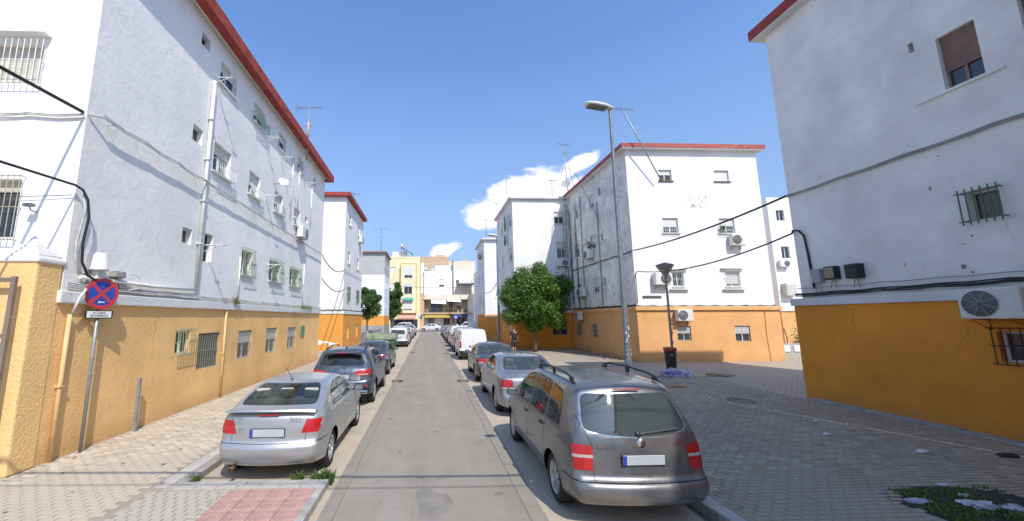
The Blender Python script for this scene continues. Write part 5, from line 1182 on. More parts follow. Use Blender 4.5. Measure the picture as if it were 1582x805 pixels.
SEDAN = dict(name='parked_car', label='silver grey saloon with a dented boot lid behind the people carrier', cat='car', L=4.60, W=1.80, wb=2.70, ro=.98, R=.32, paint=P_VEC, zb=.20,
    top=[(0, .99), (.15, 1.03), (.6, 1.06), (.78, 1.08), (1.15, 1.27), (1.5, 1.40), (1.9, 1.45), (2.4, 1.445), (2.8, 1.36), (3.2, 1.12), (3.4, 1.01), (3.9, .93), (4.4, .80), (4.6, .66)],
    rear=[(.2, .10), (.32, .03), (.45, 0), (.58, 0), (.64, .05), (.85, .07), (1.0, .10)], front=[(.2, .12), (.35, .02), (.5, 0), (.62, .06), (.8, .2)],
    belt=[(0, .97), (1.5, .95), (3.0, .90), (3.5, .90), (4.6, .65)], tumble=.40, crown=.045, ar=.11, crease=.84,
    rearwin=[[(-.62, 1.10), (-.50, 1.37), (.50, 1.37), (.62, 1.10)]], frontwin=[[(-.62, 1.06), (-.5, 1.38), (.5, 1.38), (.62, 1.06)]],
    sidewin=[[(1.28, 1.01), (1.48, 1.24), (1.72, 1.33), (2.05, 1.345), (2.10, .99)], [(2.17, .985), (2.12, 1.35), (2.5, 1.34), (2.8, 1.22), (3.12, .98)]],
    lamps=[('taillight', [(.56, .70), (.56, .93), (1.0, .93), (1.0, .70)], [(-.1, .70), (-.1, .93), (.26, .94), (.22, .70)], LRED, True), ('headlight', [(.4, .5), (.4, .66), (1, .68), (1, .5)], [(4.1, .56), (4.2, .72), (4.8, .68), (4.8, .5)], LWH, False)],
    lampband=[[(.5, .71), (.5, .75), (1.0, .75), (1.0, .71)]],
    gaps=[((2.13, .4), (2.13, .98)), ((1.35, .6), (1.4, 1.0)), ((3.2, .4), (3.2, .9)), ((1.4, .36), (3.2, .34))], rgaps=[((-.56, .62), (-.58, 1.0)), ((.56, .62), (.58, 1.0)), ((-.8, .615), (.8, .615))], handles=[(1.52, .86), (2.28, .84)],
    mirror=(3.02, 1.00), plate=(0, .06, .80), rim='five', cabin=(.9, 3.3), seats=[(-.36, 2.05), (.36, 2.05), (-.42, 1.35), (.42, 1.35)], shelf=1.0)
def dent(v):
    for (cx_, cz_, r_, d_) in ((.18, .93, .16, .045), (.05, .99, .10, .03), (-.70, .58, .10, .03)):
        q = hypot(v.co.x - cx_, (v.co.z - cz_) * 1.3) / r_
        if q < 1.6 and v.co.y < .6: k = exp(-q * q * 1.6); v.co.y += d_ * k; v.co.z -= d_ * .25 * k
S1 = dict(SEDAN); S1['warp'] = dent; ve = car(S1, 1.0)
nb = bmesh.new(); lathe(nb, [(0, .05), (.014, .05), (.016, 0)], Matrix.Translation((0, 1.52, 1.44)), 8); mk('antenna', nb, TRIM, ve, local=True)
ve.location = (1.80 + .90, 9.92, 0)
S2 = dict(SEDAN); S2.update(label='dark grey saloon parked between the dented silver saloon and the white van', paint=P_DK2, L=4.4, rim='steel', wb=2.6, ro=.95, top=[(0, .98), (.15, 1.02), (.5, 1.05), (.65, 1.08), (1.0, 1.27), (1.35, 1.40), (1.8, 1.46), (2.3, 1.455), (2.7, 1.36), (3.05, 1.12), (3.25, 1.01), (3.7, .93), (4.2, .80), (4.4, .66)],
    lamps=[('taillight', [(.50, .74), (.52, .92), (1.0, .94), (1.0, .74)], [(-.1, .74), (-.1, .94), (.30, .95), (.22, .74)], LRED, True)], sidewin=[[(1.15, 1.01), (1.35, 1.24), (1.6, 1.33), (1.95, 1.345), (2.0, .99)], [(2.07, .985), (2.02, 1.35), (2.4, 1.34), (2.7, 1.22), (3.0, .98)]], gaps=[((2.03, .4), (2.03, .98)), ((1.3, .6), (1.3, 1.0)), ((3.1, .4), (3.1, .9))], mirror=(2.9, 1.0), cabin=(.8, 3.15))
da = car(S2, .85); da.location = (1.86 + .9, 15.1, 0)
S3 = dict(S2); S3.update(label='dark blue saloon on the left between the steel blue car and the green dumpster', paint=P_DRK, L=4.5, seatc=SEAT, rim='five'); dl = car(S3, .8); dl.location = (-1.74 - .9, 17.15, 0)
VAN = dict(name='parked_van', label='white panel van with windowless rear doors, right row', cat='van', L=4.15, W=1.78, wb=2.70, ro=.72, R=.30, paint=P_WHT, zb=.22,
    top=[(0, 1.80), (.4, 1.83), (1.6, 1.84), (2.4, 1.80), (2.8, 1.62), (3.2, 1.28), (3.4, 1.12), (3.8, 1.0), (4.15, .8)], rear=[(.2, .06), (.4, 0), (.55, 0), (.6, .04), (1.1, .05), (1.6, .10), (1.85, .14)],
    front=[(.2, .12), (.4, .02), (.6, 0), (.8, .1), (1.1, .3)], belt=[(0, 1.12), (1.5, 1.1), (3.2, 1.02), (4.15, .78)], tumble=.14, crown=.04, ar=.05, bulge=.05, rr=.4,
    rearwin=[], frontwin=[[(-.66, 1.2), (-.6, 1.62), (.6, 1.62), (.66, 1.2)]], sidewin=[[(2.15, 1.10), (2.15, 1.58), (2.6, 1.55), (3.1, 1.2), (3.1, 1.07)]],
    lamps=[('taillight', [(.74, .72), (.74, 1.12), (1.0, 1.12), (1.0, .72)], [(-.1, .72), (-.1, 1.12), (.14, 1.12), (.14, .72)], LRED, True)], lampband=[], gaps=[((2.1, .4), (2.1, 1.6)), ((1.1, .6), (1.1, 1.6)), ((3.15, .4), (3.15, 1.0))], rgaps=[((0, .6), (0, 1.72)), ((-.8, .6), (.8, .6))],
    areas=[([(-.95, .2), (-.95, .56), (.95, .56), (.95, .2)], 'rear', 1)], handles=[(1.95, 1.0)], mirror=(3.0, 1.15), mm=TRIM, plate=(0, .03, .82), rim='steel', cabin=(1.9, 3.3), seats=[(-.36, 2.2), (.36, 2.2)])
va = car(VAN, .8); va.location = (1.82 + .88, 23.4, 0)
V2 = dict(VAN); V2.update(label='silver grey car-derived van behind the nearest white van', paint=P_SIL, rearwin=[[(-.62, 1.2), (-.6, 1.6), (.6, 1.6), (.62, 1.2)]], sidewin=VAN['sidewin'] + [[(.3, 1.15), (.3, 1.58), (1.1, 1.6), (1.1, 1.13)], [(1.2, 1.13), (1.2, 1.6), (2.0, 1.6), (2.0, 1.1)]]); vb = car(V2, .5); vb.location = (1.82 + .88, 28.4, 0)
def again(src, label, x, y, grp=None):
    c = copy_tree(src); c['label'] = label; c.location = (x, y, 0); return c
again(va, 'second white panel van, farther up the right row', 2.72, 33.4)
FAR = dict(S2); FAR.update(label='dark hatchback far up the right row', paint=P_BLK, L=4.0, wb=2.5, ro=.75, top=[(0, 1.38), (.3, 1.44), (1.6, 1.47), (2.1, 1.4), (2.6, 1.1), (2.9, .98), (3.4, .9), (4.0, .66)], rear=[(.2, .1), (.4, 0), (.6, 0), (.9, .08), (1.2, .3), (1.45, .42)], rearwin=[[(-.58, 1.02), (-.5, 1.32), (.5, 1.32), (.58, 1.02)]], sidewin=[[(.7, 1.0), (.85, 1.28), (1.6, 1.33), (1.65, .98)], [(1.72, .98), (1.68, 1.33), (2.0, 1.3), (2.5, .98)]], gaps=[], rgaps=[], frontwin=[[(-.6, 1.03), (-.5, 1.36), (.5, 1.36), (.6, 1.03)]], mirror=(2.5, .98), lamps=[('taillight', [(.55, .72), (.55, .98), (1, .98), (1, .72)], [(-.1, .72), (-.1, .98), (.4, .98), (.3, .72)], LRED, True)], cabin=(.6, 2.7), seats=[])
fb = car(FAR, .5); fb.location = (2.72, 38.4, 0)
F2 = dict(FAR); F2.update(label='silver hatchback far up the right row before the crossing', paint=P_SIL); fs_ = car(F2, .5); fs_.location = (2.74, 43.2, 0)
again(fb, 'black hatchback in the right row, third from its far end', 2.75, 48.0); again(fs_, 'silver hatchback in the right row, second from its far end', 2.75, 53.0); again(fb, 'last dark car of the right row, beside the crossing sign', 2.75, 58.0)
# left row beyond the dumpster
W1 = dict(V2); W1.update(name='parked_car', cat='car', label='white estate car with dark rear window behind the green dumpster', paint=P_PALE, top=[(0, 1.62), (.4, 1.68), (1.6, 1.70), (2.3, 1.64), (2.7, 1.45), (3.1, 1.15), (3.4, 1.02), (3.8, .95), (4.15, .76)], frontwin=[[(-.62, 1.15), (-.56, 1.5), (.56, 1.5), (.62, 1.15)]], sidewin=[[(.3, 1.12), (.3, 1.48), (1.1, 1.5), (1.1, 1.1)], [(1.2, 1.1), (1.2, 1.5), (2.0, 1.5), (2.0, 1.07)], [(2.1, 1.06), (2.1, 1.5), (2.5, 1.42), (2.95, 1.12), (2.95, 1.05)]], rearwin=[[(-.62, 1.12), (-.58, 1.5), (.58, 1.5), (.62, 1.12)]])
wa = car(W1, .6); wa.location = (-1.80 - .89, 34.2, 0)
again(fb, 'dark small car on the left in front of the white estate car', -2.75, 39.4); again(fs_, 'silver car on the left, far past the white estate car', -2.78, 47.5)
s4 = dict(ATECA); s4.update(label='grey sport utility car last in the left row before the crossing', paint=P_SIL, gaps=[], rgaps=[], lamps=ATECA['lamps'][:1]); su = car(s4, .5); su.location = (-2.75, 55.4, 0)
# cars on the cross street
S5 = dict(S2); S5.update(name='passing_car', label='silver saloon crossing the street end from the side, in front of the shops', paint=P_PALE, L=4.4, lamps=SEDAN['lamps'][1:] + S2['lamps']); S5['lamps'] = S2['lamps']
cx_ = car(S5, .6); cx_.rotation_euler = (0, 0, radians(90)); cx_.location = (2.55, 75.2, 0)
c2 = again(fb, 'dark car parked on the cross street behind the right row', 6.4, 79.0); c2.rotation_euler = (0, 0, radians(90))
c3 = again(va, 'white van parked on the cross street at the right end', 9.9, 78.6); c3.rotation_euler = (0, 0, radians(90))
c4 = again(wa, 'white estate car on the cross street by the pink awning', -3.4, 79.2); c4.rotation_euler = (0, 0, radians(90))
c5 = again(fb, 'dark car half hidden behind the left row on the cross street', -8.0, 78.8); c5.rotation_euler = (0, 0, radians(90))
# ------------------------------------------------------------------ street furniture
GRN = simple('dumpster_green', (.06, .13, .065), .55, var=.3, vs=4); GRNL = simple('dumpster_lid_green', (.22, .25, .15), .7, var=.3, vs=4)
dp = thing('dumpster', 'large green refuse container with arched lid in the left parking lane', 'dumpster', (-2.75, 23.7, 0))
dz = (-2.75, 23.7)
nb = bmesh.new(); x0, x1, y0, y1 = -3.68, -1.98, 23.1, 24.4
lo = [nb.verts.new(p) for p in ((x0 + .12, y0 + .12, .28), (x1 - .12, y0 + .12, .28), (x1 - .12, y1 - .12, .28), (x0 + .12, y1 - .12, .28))]; hi = [nb.verts.new(p) for p in ((x0, y0, 1.25), (x1, y0, 1.25), (x1, y1, 1.25), (x0, y1, 1.25))]
nb.faces.new(lo); nb.faces.new(hi)
for i in range(4): nb.faces.new((lo[i], lo[(i + 1) % 4], hi[(i + 1) % 4], hi[i]))
for z in (.55, .8, 1.05): k = (z - .28) / .97; e = .12 * (1 - k) - .02; bbox(nb, ((x0 + x1) / 2, (y0 + y1) / 2, z), (x1 - x0 - 2 * e, y1 - y0 - 2 * e, .05), .01, seg=1)
bbox(nb, ((x0 + x1) / 2, (y0 + y1) / 2, 1.26), (x1 - x0 + .08, y1 - y0 + .08, .06), .015); mk('container', nb, GRN, dp)
nb = bmesh.new(); n = 10; ra = []
for i in range(n + 1):
    a = pi * i / n; yy = (y0 + y1) / 2 - cos(a) * (y1 - y0) / 2 * 1.0; zz = 1.30 + sin(a)**.6 * .33
    ra.append([nb.verts.new((x, yy, zz)) for x in (x0 - .03, x0 + .05, -3.1, -2.83, -2.55, x1 - .05, x1 + .03)])
for a, b in zip(ra, ra[1:]):
    for k in range(6): nb.faces.new((a[k], a[k + 1], b[k + 1], b[k]))
nb.faces.new([r[0] for r in ra]); nb.faces.new([r[-1] for r in ra][::-1]); mk('lid', nb, GRNL, dp)
nb = bmesh.new(); tube(nb, [(x1 + .03, y0 + .1, 1.0), (x1 + .16, y0 + .1, 1.0), (x1 + .18, y0 + .1, 1.45), (x1 + .1, y0 + .35, 1.6), (x1 + .05, y0 + .6, 1.62)], .02, 6); mk('lid_lever', nb, GALVD, dp)
for (sx, sy) in ((x0 + .25, y0 + .3), (x1 - .15, y0 + .3), (x0 + .25, y1 - .3), (x1 - .15, y1 - .3)):
    nb = bmesh.new(); lathe(nb, [(0, -.03), (.10, -.03), (.11, 0), (.10, .03), (0, .03)], Matrix.Translation((sx, sy, .11)) @ Matrix.Rotation(radians(90), 4, 'Y'), 14); bbox(nb, (sx, sy, .25), (.09, .1, .12), .01); mk('wheel', nb, RUB, dp)

def street_lamp(label, x, y, H, k=1.0, az=radians(200)):
    r = thing('street_lamp', label, 'street lamp', (x, y, SW))
    nb = bmesh.new(); lathe(nb, [(.115, 0), (.112, .9), (.10, 1.0), (.052, H - .1), (.05, H)], Matrix.Translation((x, y, SW)), 16); mk('pole', nb, simple('lamp_pole_grey', (.23, .255, .27), .5, .45, var=.18, vs=6), r)
    nb = bmesh.new(); bbox(nb, (x, y, SW + .012), (.36, .36, .024), .004); 
    for a in (-.13, .13):
        for b in (-.13, .13): lathe(nb, [(.018, 0), (.018, .03), (0, .035)], Matrix.Translation((x + a, y + b, SW + .024)), 6)
    mk('base_plate', nb, GALVD, r)
    nb = bmesh.new(); bbox(nb, (x + .005, y - .108, SW + .75), (.09, .02, .40), .005); mk('access_door', nb, GALVD, r)
    M_ = Matrix.Translation((x, y, SW + H)) @ Matrix.Rotation(az, 4, 'Z') @ Matrix.Rotation(radians(-7), 4, 'Y')
    nb = bmesh.new(); n = 12; sec = [(a * k, b * k, c * k, d * k) for a, b, c, d in ((-.10, .06, .03, .03), (.0, .10, .07, .05), (.18, .15, .10, .055), (.45, .165, .10, .05), (.66, .14, .075, .04), (.74, .08, .04, .02))]; rr = []
    for (px_, hw_, ht, hb_) in sec: rr.append([nb.verts.new(M_ @ Vector((px_, hw_ * cos(2 * pi * i / n), .05 + (ht if sin(2 * pi * i / n) > 0 else hb_) * sin(2 * pi * i / n)))) for i in range(n)])
    for a, b in zip(rr, rr[1:]):
        for i in range(n): nb.faces.new((a[i], a[(i + 1) % n], b[(i + 1) % n], b[i]))
    nb.faces.new(rr[0][::-1]); nb.faces.new(rr[-1]); hd = mk('lamp_head', nb, PLASTIC_W, r, smooth=True)
    nb = bmesh.new(); b2 = bmesh.new(); bbox(b2, (.38 * k, 0, -.004), (.56 * k, .26 * k, .05), .02, seg=3); merge(nb, b2, M_); mk('lamp_glass', nb, simple('lamp_lens', (.20, .20, .19), .15, var=.5, vs=30), hd, smooth=True)
    return r
lp1 = street_lamp('tall grey street lamp rising behind the dark grey people carrier', 6.98, 13.55, 10.35, az=radians(184), k=1.35)
lp2 = street_lamp('farther thin street lamp standing left of the orange tree', 5.35, 29.5, 8.75, az=radians(188))
nb = bmesh.new()
for i in range(9):
    z = 1.1 + random.uniform(0, 1.2); a = radians(-90 + random.uniform(-50, 50)); rr_ = .117; p = Vector((6.98 + rr_ * cos(a), 13.55 + rr_ * sin(a), z)); bbox(nb, p, (.05, .006, random.uniform(.03, .09)), 0, Matrix.Rotation(a + pi / 2, 3, 'Z'))
mk('sticker_remains', nb, PLASTIC_W, lp1)
# flags hung from the far lamp
nb = bmesh.new(); a = []
for (x, z0, z1) in ((5.30, 7.6, 8.3), (5.22, 7.55, 8.25), (5.12, 7.65, 8.2)): a.append((nb.verts.new((x, 29.4 + random.uniform(-.05, .05), z0)), nb.verts.new((x, 29.4, z1))))
for p, q in zip(a, a[1:]): nb.faces.new((p[0], q[0], q[1], p[1]))
nb.free()
pl_ = thing('path_lamp', 'short lamp post with inverted cone shade beside the litter bin', 'lamp post', (10.47, 16.5, SW))
nb = bmesh.new(); lathe(nb, [(.075, 0), (.07, 1.0), (.05, 1.1), (.042, 4.15)], Matrix.Translation((10.47, 16.5, SW)), 14); mk('pole', nb, GALVD, pl_)
nb = bmesh.new(); lathe(nb, [(.06, 4.12), (.07, 4.2), (.34, 4.62), (.35, 4.66)], Matrix.Translation((10.47, 16.5, SW)), 20); sh_ = mk('lamp_shade', nb, simple('frosted_cone', (.30, .26, .21), .5, var=.2), pl_, smooth=True)
nb = bmesh.new(); lathe(nb, [(.37, 4.66), (.36, 4.70), (.05, 4.80), (0, 4.82)], Matrix.Translation((10.47, 16.5, SW)), 20); mk('cap', nb, GALVD, sh_, smooth=True)
nb = bmesh.new()
for i in range(8): bbox(nb, (10.47 + random.uniform(-.03, .03), 16.43, SW + 1.2 + random.uniform(0, 1.3)), (.06, .012, random.uniform(.05, .14)), 0)
mk('sticker_remains', nb, PLASTIC_G, pl_)
bn = thing('litter_bin', 'dark litter bin with red rim strapped to the short lamp post', 'litter bin', (10.28, 16.4, SW))
nb = bmesh.new(); lathe(nb, [(0, .14), (.17, .14), (.19, .18), (.235, .98), (.235, 1.0)], Matrix.Translation((10.28, 16.36, SW)), 20); mk('body', nb, simple('bin_brown_black', (.035, .028, .025), .5), bn, smooth=True)
nb = bmesh.new(); lathe(nb, [(.235, .99), (.255, 1.0), (.26, 1.09), (.24, 1.12), (.19, 1.13), (.18, 1.08)], Matrix.Translation((10.28, 16.36, SW)), 20); mk('rim', nb, simple('red_plastic', (.42, .06, .04), .5, var=.3), bn, smooth=True)
nb = bmesh.new(); lathe(nb, [(.0, .99), (.23, .99)], Matrix.Translation((10.28, 16.36, SW)), 20); mk('inner', nb, DARK, bn)
nb = bmesh.new(); bbox(nb, (10.20, 16.14, SW + .82), (.10, .01, .06), .002); mk('label_plate', nb, PLASTIC_G, bn)

# sign post: no stopping with plate ACCESO BOMBEROS
sg = thing('road_sign', 'round no stopping sign over an ACCESO BOMBEROS plate against the ochre wall', 'road sign', (-6.37, 7.72, 0), radians(72))
SX, SY = 0.0, 0.0
nb = bmesh.new(); tube(nb, [(SX, SY, SW), (SX, SY, 3.25)], .03, 10); mk('pole', nb, GALV, sg, local=True)
def disc(nb, r0, r1, y, cx_, cz_, n=40, a0=0, a1=2 * pi):
    m = n if abs(a1 - a0 - 2 * pi) < 1e-6 else n + 1
    o = [nb.verts.new((cx_ + r1 * cos(a0 + (a1 - a0) * i / n), y, cz_ + r1 * sin(a0 + (a1 - a0) * i / n))) for i in range(m)]
    if r0 > 0:
        q = [nb.verts.new((cx_ + r0 * cos(a0 + (a1 - a0) * i / n), y, cz_ + r0 * sin(a0 + (a1 - a0) * i / n))) for i in range(m)]
        for i in range(n): j = (i + 1) % m; nb.faces.new((o[i], o[j], q[j], q[i]))
    else: nb.faces.new(o)
ZS, RS_ = 3.0, .30
SR = simple('sign_red', (.55, .04, .05), .4, var=.05); SB = simple('sign_blue', (.02, .07, .38), .4, var=.05); SWt = simple('sign_white', (.74, .74, .73), .4, var=.04)
nb = bmesh.new(); lathe(nb, [(0, -.01), (RS_, -.01), (RS_ + .004, -.004), (RS_, .0), (0, 0)], Matrix.Translation((SX, SY - .035, ZS)) @ Matrix.Rotation(radians(90), 4, 'X'), 40); sgp = mk('sign_disc', nb, GALV, sg, local=True)
nb = bmesh.new(); disc(nb, RS_ * .78, RS_ * .995, SY - .048, SX, ZS); mk('red_ring', nb, SR, sgp, recalc=False)
nb = bmesh.new(); disc(nb, 0, RS_ * .785, SY - .0465, SX, ZS); mk('blue_field', nb, SB, sgp, recalc=False)
nb = bmesh.new()
for a in (45, -45):
    b2 = bmesh.new(); bbox(b2, (0, 0, 0), (RS_ * 1.62, .001, RS_ * .19), 0); merge(nb, b2, Matrix.Translation((SX, SY - (.0485 if a > 0 else .0493), ZS)) @ Matrix.Rotation(radians(a), 4, 'Y'))
mk('red_cross', nb, SR, sgp)
nb = bmesh.new(); zA = ZS - RS_ * .56
b2 = [nb.verts.new((SX + p, SY - .052, zA + q)) for p, q in ((.06, .011), (-.02, .011), (-.02, .024), (-.062, 0), (-.02, -.024), (-.02, -.011), (.06, -.011))]; nb.faces.new(b2); mk('white_arrow', nb, SWt, sgp)
nb = bmesh.new(); bbox(nb, (SX, SY - .035, 2.60), (.46, .012, .155), .02, seg=3); plt = mk('plate', nb, PLASTIC_B, sg, local=True)
nb = bmesh.new(); bbox(nb, (SX, SY - .043, 2.60), (.42, .004, .122), .0); mk('plate_field', nb, SWt, plt)
text_obj('ACCESO', .058, PLASTIC_B, plt, (SX, SY - .047, 2.628), (radians(90), 0, 0), .0006); text_obj('BOMBEROS', .058, PLASTIC_B, plt, (SX, SY - .047, 2.574), (radians(90), 0, 0), .0006)
po = thing('metal_post', 'short bare metal post left of the green caged basement window', 'post', (-6.33, 8.97, SW))
nb = bmesh.new(); bbox(nb, (-6.33, 8.97, SW + .56), (.06, .06, 1.14), .004); mk('post', nb, GALV, po)

# gate pillar with pyramid cap, and the iron gate
gp = thing('gate_pillar', 'rough ochre gate pillar with a white pyramid cap at the left edge', 'pillar', (-6.85, 6.75, SW))
nb = bmesh.new(); bbox(nb, (-6.81, 6.79, SW + 1.68), (.66, .46, 3.36), .03); mk('shaft', nb, plaster('very_rough_ochre', (.92, .60, .26), bump=.8, dirt=.4, dirtcol=(.6, .30, .10), rough_scale=1.4), gp)
nb = bmesh.new(); bbox(nb, (-6.82, 6.79, 3.50), (.74, .52, .10), .03); z0 = 3.55
for k, (s_, h_) in enumerate(((.33, .06), (.27, .06), (.20, .06), (.14, .07))): bbox(nb, (-6.82, 6.78, z0 + .03 + .055 * k), (2 * s_, 2 * s_ * .66, .06), .012)
lathe(nb, [(.11, z0 + .2), (.03, z0 + .38), (0, z0 + .40)], Matrix.Translation((-6.82, 6.78, 0)), 8, smooth=False); mk('cap', nb, WHITE_ROUGH, gp)
gt = thing('iron_gate', 'brown painted iron gate at the far left edge beside the pillar', 'gate', (-7.6, 6.6, SW))
GB = simple('brown_painted_iron', (.23, .17, .13), .6)
nb = bmesh.new(); bbox(nb, (-6.66, 6.42, SW + 1.56), (.07, .05, 3.07), .004); bbox(nb, (-9.0, 6.42, SW + 1.60), (.07, .05, 3.15), .004)
for z in (3.14, 2.25, .25): bbox(nb, (-7.80, 6.42, z), (2.3, .045, .07), .004)
mk('gate_frame', nb, GB, gt)
for i in range(15):
    nb = bmesh.new(); tube(nb, [(-6.95 - .14 * i, 6.42, .25), (-6.95 - .14 * i, 6.42, 3.14)], .010, 5); mk('bar', nb, GB, gt)

# air conditioners
def aircon(label, face, c, u, z, w_=.80, h=.56, d=.30, fan=.30, flip=False, off=.06):
    p = fp(face, c, u, 0, z - h / 2); r = thing('air_conditioner', label, 'air conditioner', p, group=None)
    nb = bmesh.new(); a = fp(face, c, u, off + d / 2, z); sz = (w_, d, h) if face in 'SN' else (d, w_, h); bbox(nb, a, sz, .025, seg=2); mk('casing', nb, ACW, r, smooth=False)
    fu = u + fan * w_ * (-1 if flip else 1) * .6; ctr = Vector(fp(face, c, fu, off + d + .002, z)); R_ = h * .42
    rot = {'S': Matrix.Rotation(radians(90), 4, 'X'), 'W': Matrix.Rotation(radians(-90), 4, 'Y'), 'E': Matrix.Rotation(radians(90), 4, 'Y'), 'N': Matrix.Rotation(radians(-90), 4, 'X')}[face]
    nb = bmesh.new(); lathe(nb, [(0, 0), (R_, 0), (R_, .004), (0, .004)], Matrix.Translation(ctr) @ rot, 24); fo = mk('fan', nb, ACD, r)
    nb = bmesh.new(); MM = Matrix.Translation(ctr) @ rot
    for k in range(1, 7): rr = R_ * k / 6; lathe(nb, [(rr - .006, .012), (rr + .004, .012), (rr + .004, .018), (rr - .006, .018), (rr - .006, .012)], MM, 24)
    lathe(nb, [(0, .02), (.05, .02), (.055, .008)], MM, 12)
    for k in range(8):
        a_ = pi / 8 + 2 * pi * k / 8; b2 = bmesh.new(); bbox(b2, (R_ * .5 * cos(a_), R_ * .5 * sin(a_), .016), (R_ * .9, .012, .008), 0, Matrix.Rotation(a_, 3, 'Z')); merge(nb, b2, MM)
    mk('fan_grille', nb, PLASTIC_G if w_ > .7 else ACW, fo)
    nb = bmesh.new()
    for du in (-w_ * .32, w_ * .32):
        q = [fp(face, c, u + du, .0, z - h / 2 - .22), fp(face, c, u + du, .0, z - h / 2 - .015), fp(face, c, u + du, off + d + .02, z - h / 2 - .015), fp(face, c, u + du, .02, z - h / 2 - .2)]; tube(nb, q, .012, 4)
    mk('bracket', nb, RUST, r); return r
aircon('large air conditioner at the right edge above the barred basement window', 'W', XR, 7.08, 2.74, .86, .60, .32, .22, flip=False)
aircon('small air conditioner hung below a window near the far end of the left block', 'E', XL, 18.95, 6.72, .9, .55, .3)
aircon('air conditioner left of the lower left window on the white front', 'S', WY, 12.86, 4.60, .86, .68, .32)
aircon('air conditioner under the right middle window of the white front', 'S', WY, 17.45, 6.80, .80, .62, .32, flip=True)
aircon('air conditioner on the orange base just behind the short lamp post', 'S', YC, 13.86, 2.60, .84, .62, .32, flip=True)
aircon('air conditioner with flower pots on the dirty wall, middle storey', 'W', WX, 26.3, 6.9, 1.0, .62, .32)
aircon('wide air conditioner on the dirty wall above the ledge cables', 'W', WX, 27.9, 4.35, 1.0, .65, .34)
aircon('air conditioner at the top of the orange base by the inner corner', 'W', XC, 28.5, 2.62, .9, .58, .3)
aircon('air conditioner under the white caged window behind the orange tree', 'S', 30.38, 10.75, 6.85, .9, .55, .3)
aircon('air conditioner under a window of the wing glimpsed in the gap', 'S', 33, 31.75, 7.2, .9, .6, .3)
aircon('air conditioner high on the side of the second left block', 'E', X2, 36.0, 9.9, .9, .62, .3)
aircon('left of two air conditioners over the shop by the yellow building', 'S', Y0 + .2, -1.75, 3.05, .9, .7, .3); aircon('right of two air conditioners over the shop by the yellow building', 'S', Y0 + 1.6, -.6, 3.1, .9, .7, .3)
bx = thing('slatted_unit', 'slatted cream ventilation box on the low balcony in the gap', 'ventilation box', (31.9, 32.7, 4.0)); 
nb = bmesh.new(); box(nb, 31.4, 32.4, 32.5, 32.98, 4.3, 5.4); mk('casing', nb, CREAM, bx)
for i in range(8): nb = bmesh.new(); box(nb, 31.45, 32.35, 32.46, 32.5, 4.38 + i * .12, 4.46 + i * .12); mk('slat', nb, ACW, bx)

# boxes on walls
def ebox(label, face, c, u, z, w_, h, d, m, name='junction_box', cat='junction box', lidm=None, cone=False):
    r = thing(name, label, cat, fp(face, c, u, 0, z - h / 2)); nb = bmesh.new()
    if cone: lathe(nb, [(0, h / 2), (w_ * .30, h / 2), (w_ * .42, h / 2 - .04), (w_ * .5, -h / 2 + .05), (w_ * .56, -h / 2 + .04), (w_ * .56, -h / 2), (0, -h / 2)], Matrix.Translation(fp(face, c, u, d / 2 + .02, z)), 18)
    else: bbox(nb, fp(face, c, u, d / 2 + .003, z), (w_, d, h) if face in 'SN' else (d, w_, h), .012)
    mk('box', nb, m, r, smooth=cone)
    nb = bmesh.new()
    if cone: bbox(nb, fp(face, c, u, d / 2, z - h / 2 - .08), (.12, .12, .16), .01)
    else: bbox(nb, fp(face, c, u, d + .006, z), (w_ * .82, .008, h * .8) if face in 'SN' else (.008, w_ * .82, h * .8), .003)
    mk('lid' if not cone else 'socket', nb, lidm or m, r)
    nb = bmesh.new()
    for du in (-.03, .02): tube(nb, [fp(face, c, u + du, d * .5, z - h / 2 - .02), fp(face, c, u + du * 2, d * .5, z - h / 2 - .10), fp(face, c, u + du * 3 + .05, .06, z - h / 2 - .24)], .008, 4)
    mk('lead', nb, CABLE, r); return r
ebox('white dome shaped terminal can above the no stopping sign', 'E', XL, 7.58, 3.60, .26, .34, .24, PLASTIC_W, 'terminal_can', 'cable terminal', cone=True)
ebox('small grey cable joint box on the wall right of the white terminal can', 'E', XL, 8.12, 3.42, .28, .13, .14, simple('grey_joint_box', (.36, .34, .31), .6))
ebox('pale grey box, leftmost of three on the shaded right wall', 'W', XR + .08, 10.62, 3.66, .26, .40, .14, simple('pale_grey_box', (.38, .40, .42), .5))
ebox('black and tan box, middle of three on the shaded right wall', 'W', XR + .08, 10.20, 3.70, .30, .36, .18, PLASTIC_B, lidm=simple('tan_label', (.36, .31, .20), .6, var=.5, vs=30))
ebox('plain black box, rightmost of three on the shaded right wall', 'W', XR + .08, 9.62, 3.68, .32, .38, .20, PLASTIC_B)
cm_ = thing('wall_camera', 'small dark camera on the sunlit front wall left of the pillar', 'camera', (-7.1, 7.0, 4.5)); nb = bmesh.new(); bbox(nb, (-7.1, 6.88, 4.52), (.16, .08, .06), .01); tube(nb, [(-7.1, 7.04, 4.42), (-7.1, 6.92, 4.44), (-7.1, 6.9, 4.5)], .012, 5); mk('body', nb, GALVD, cm_)

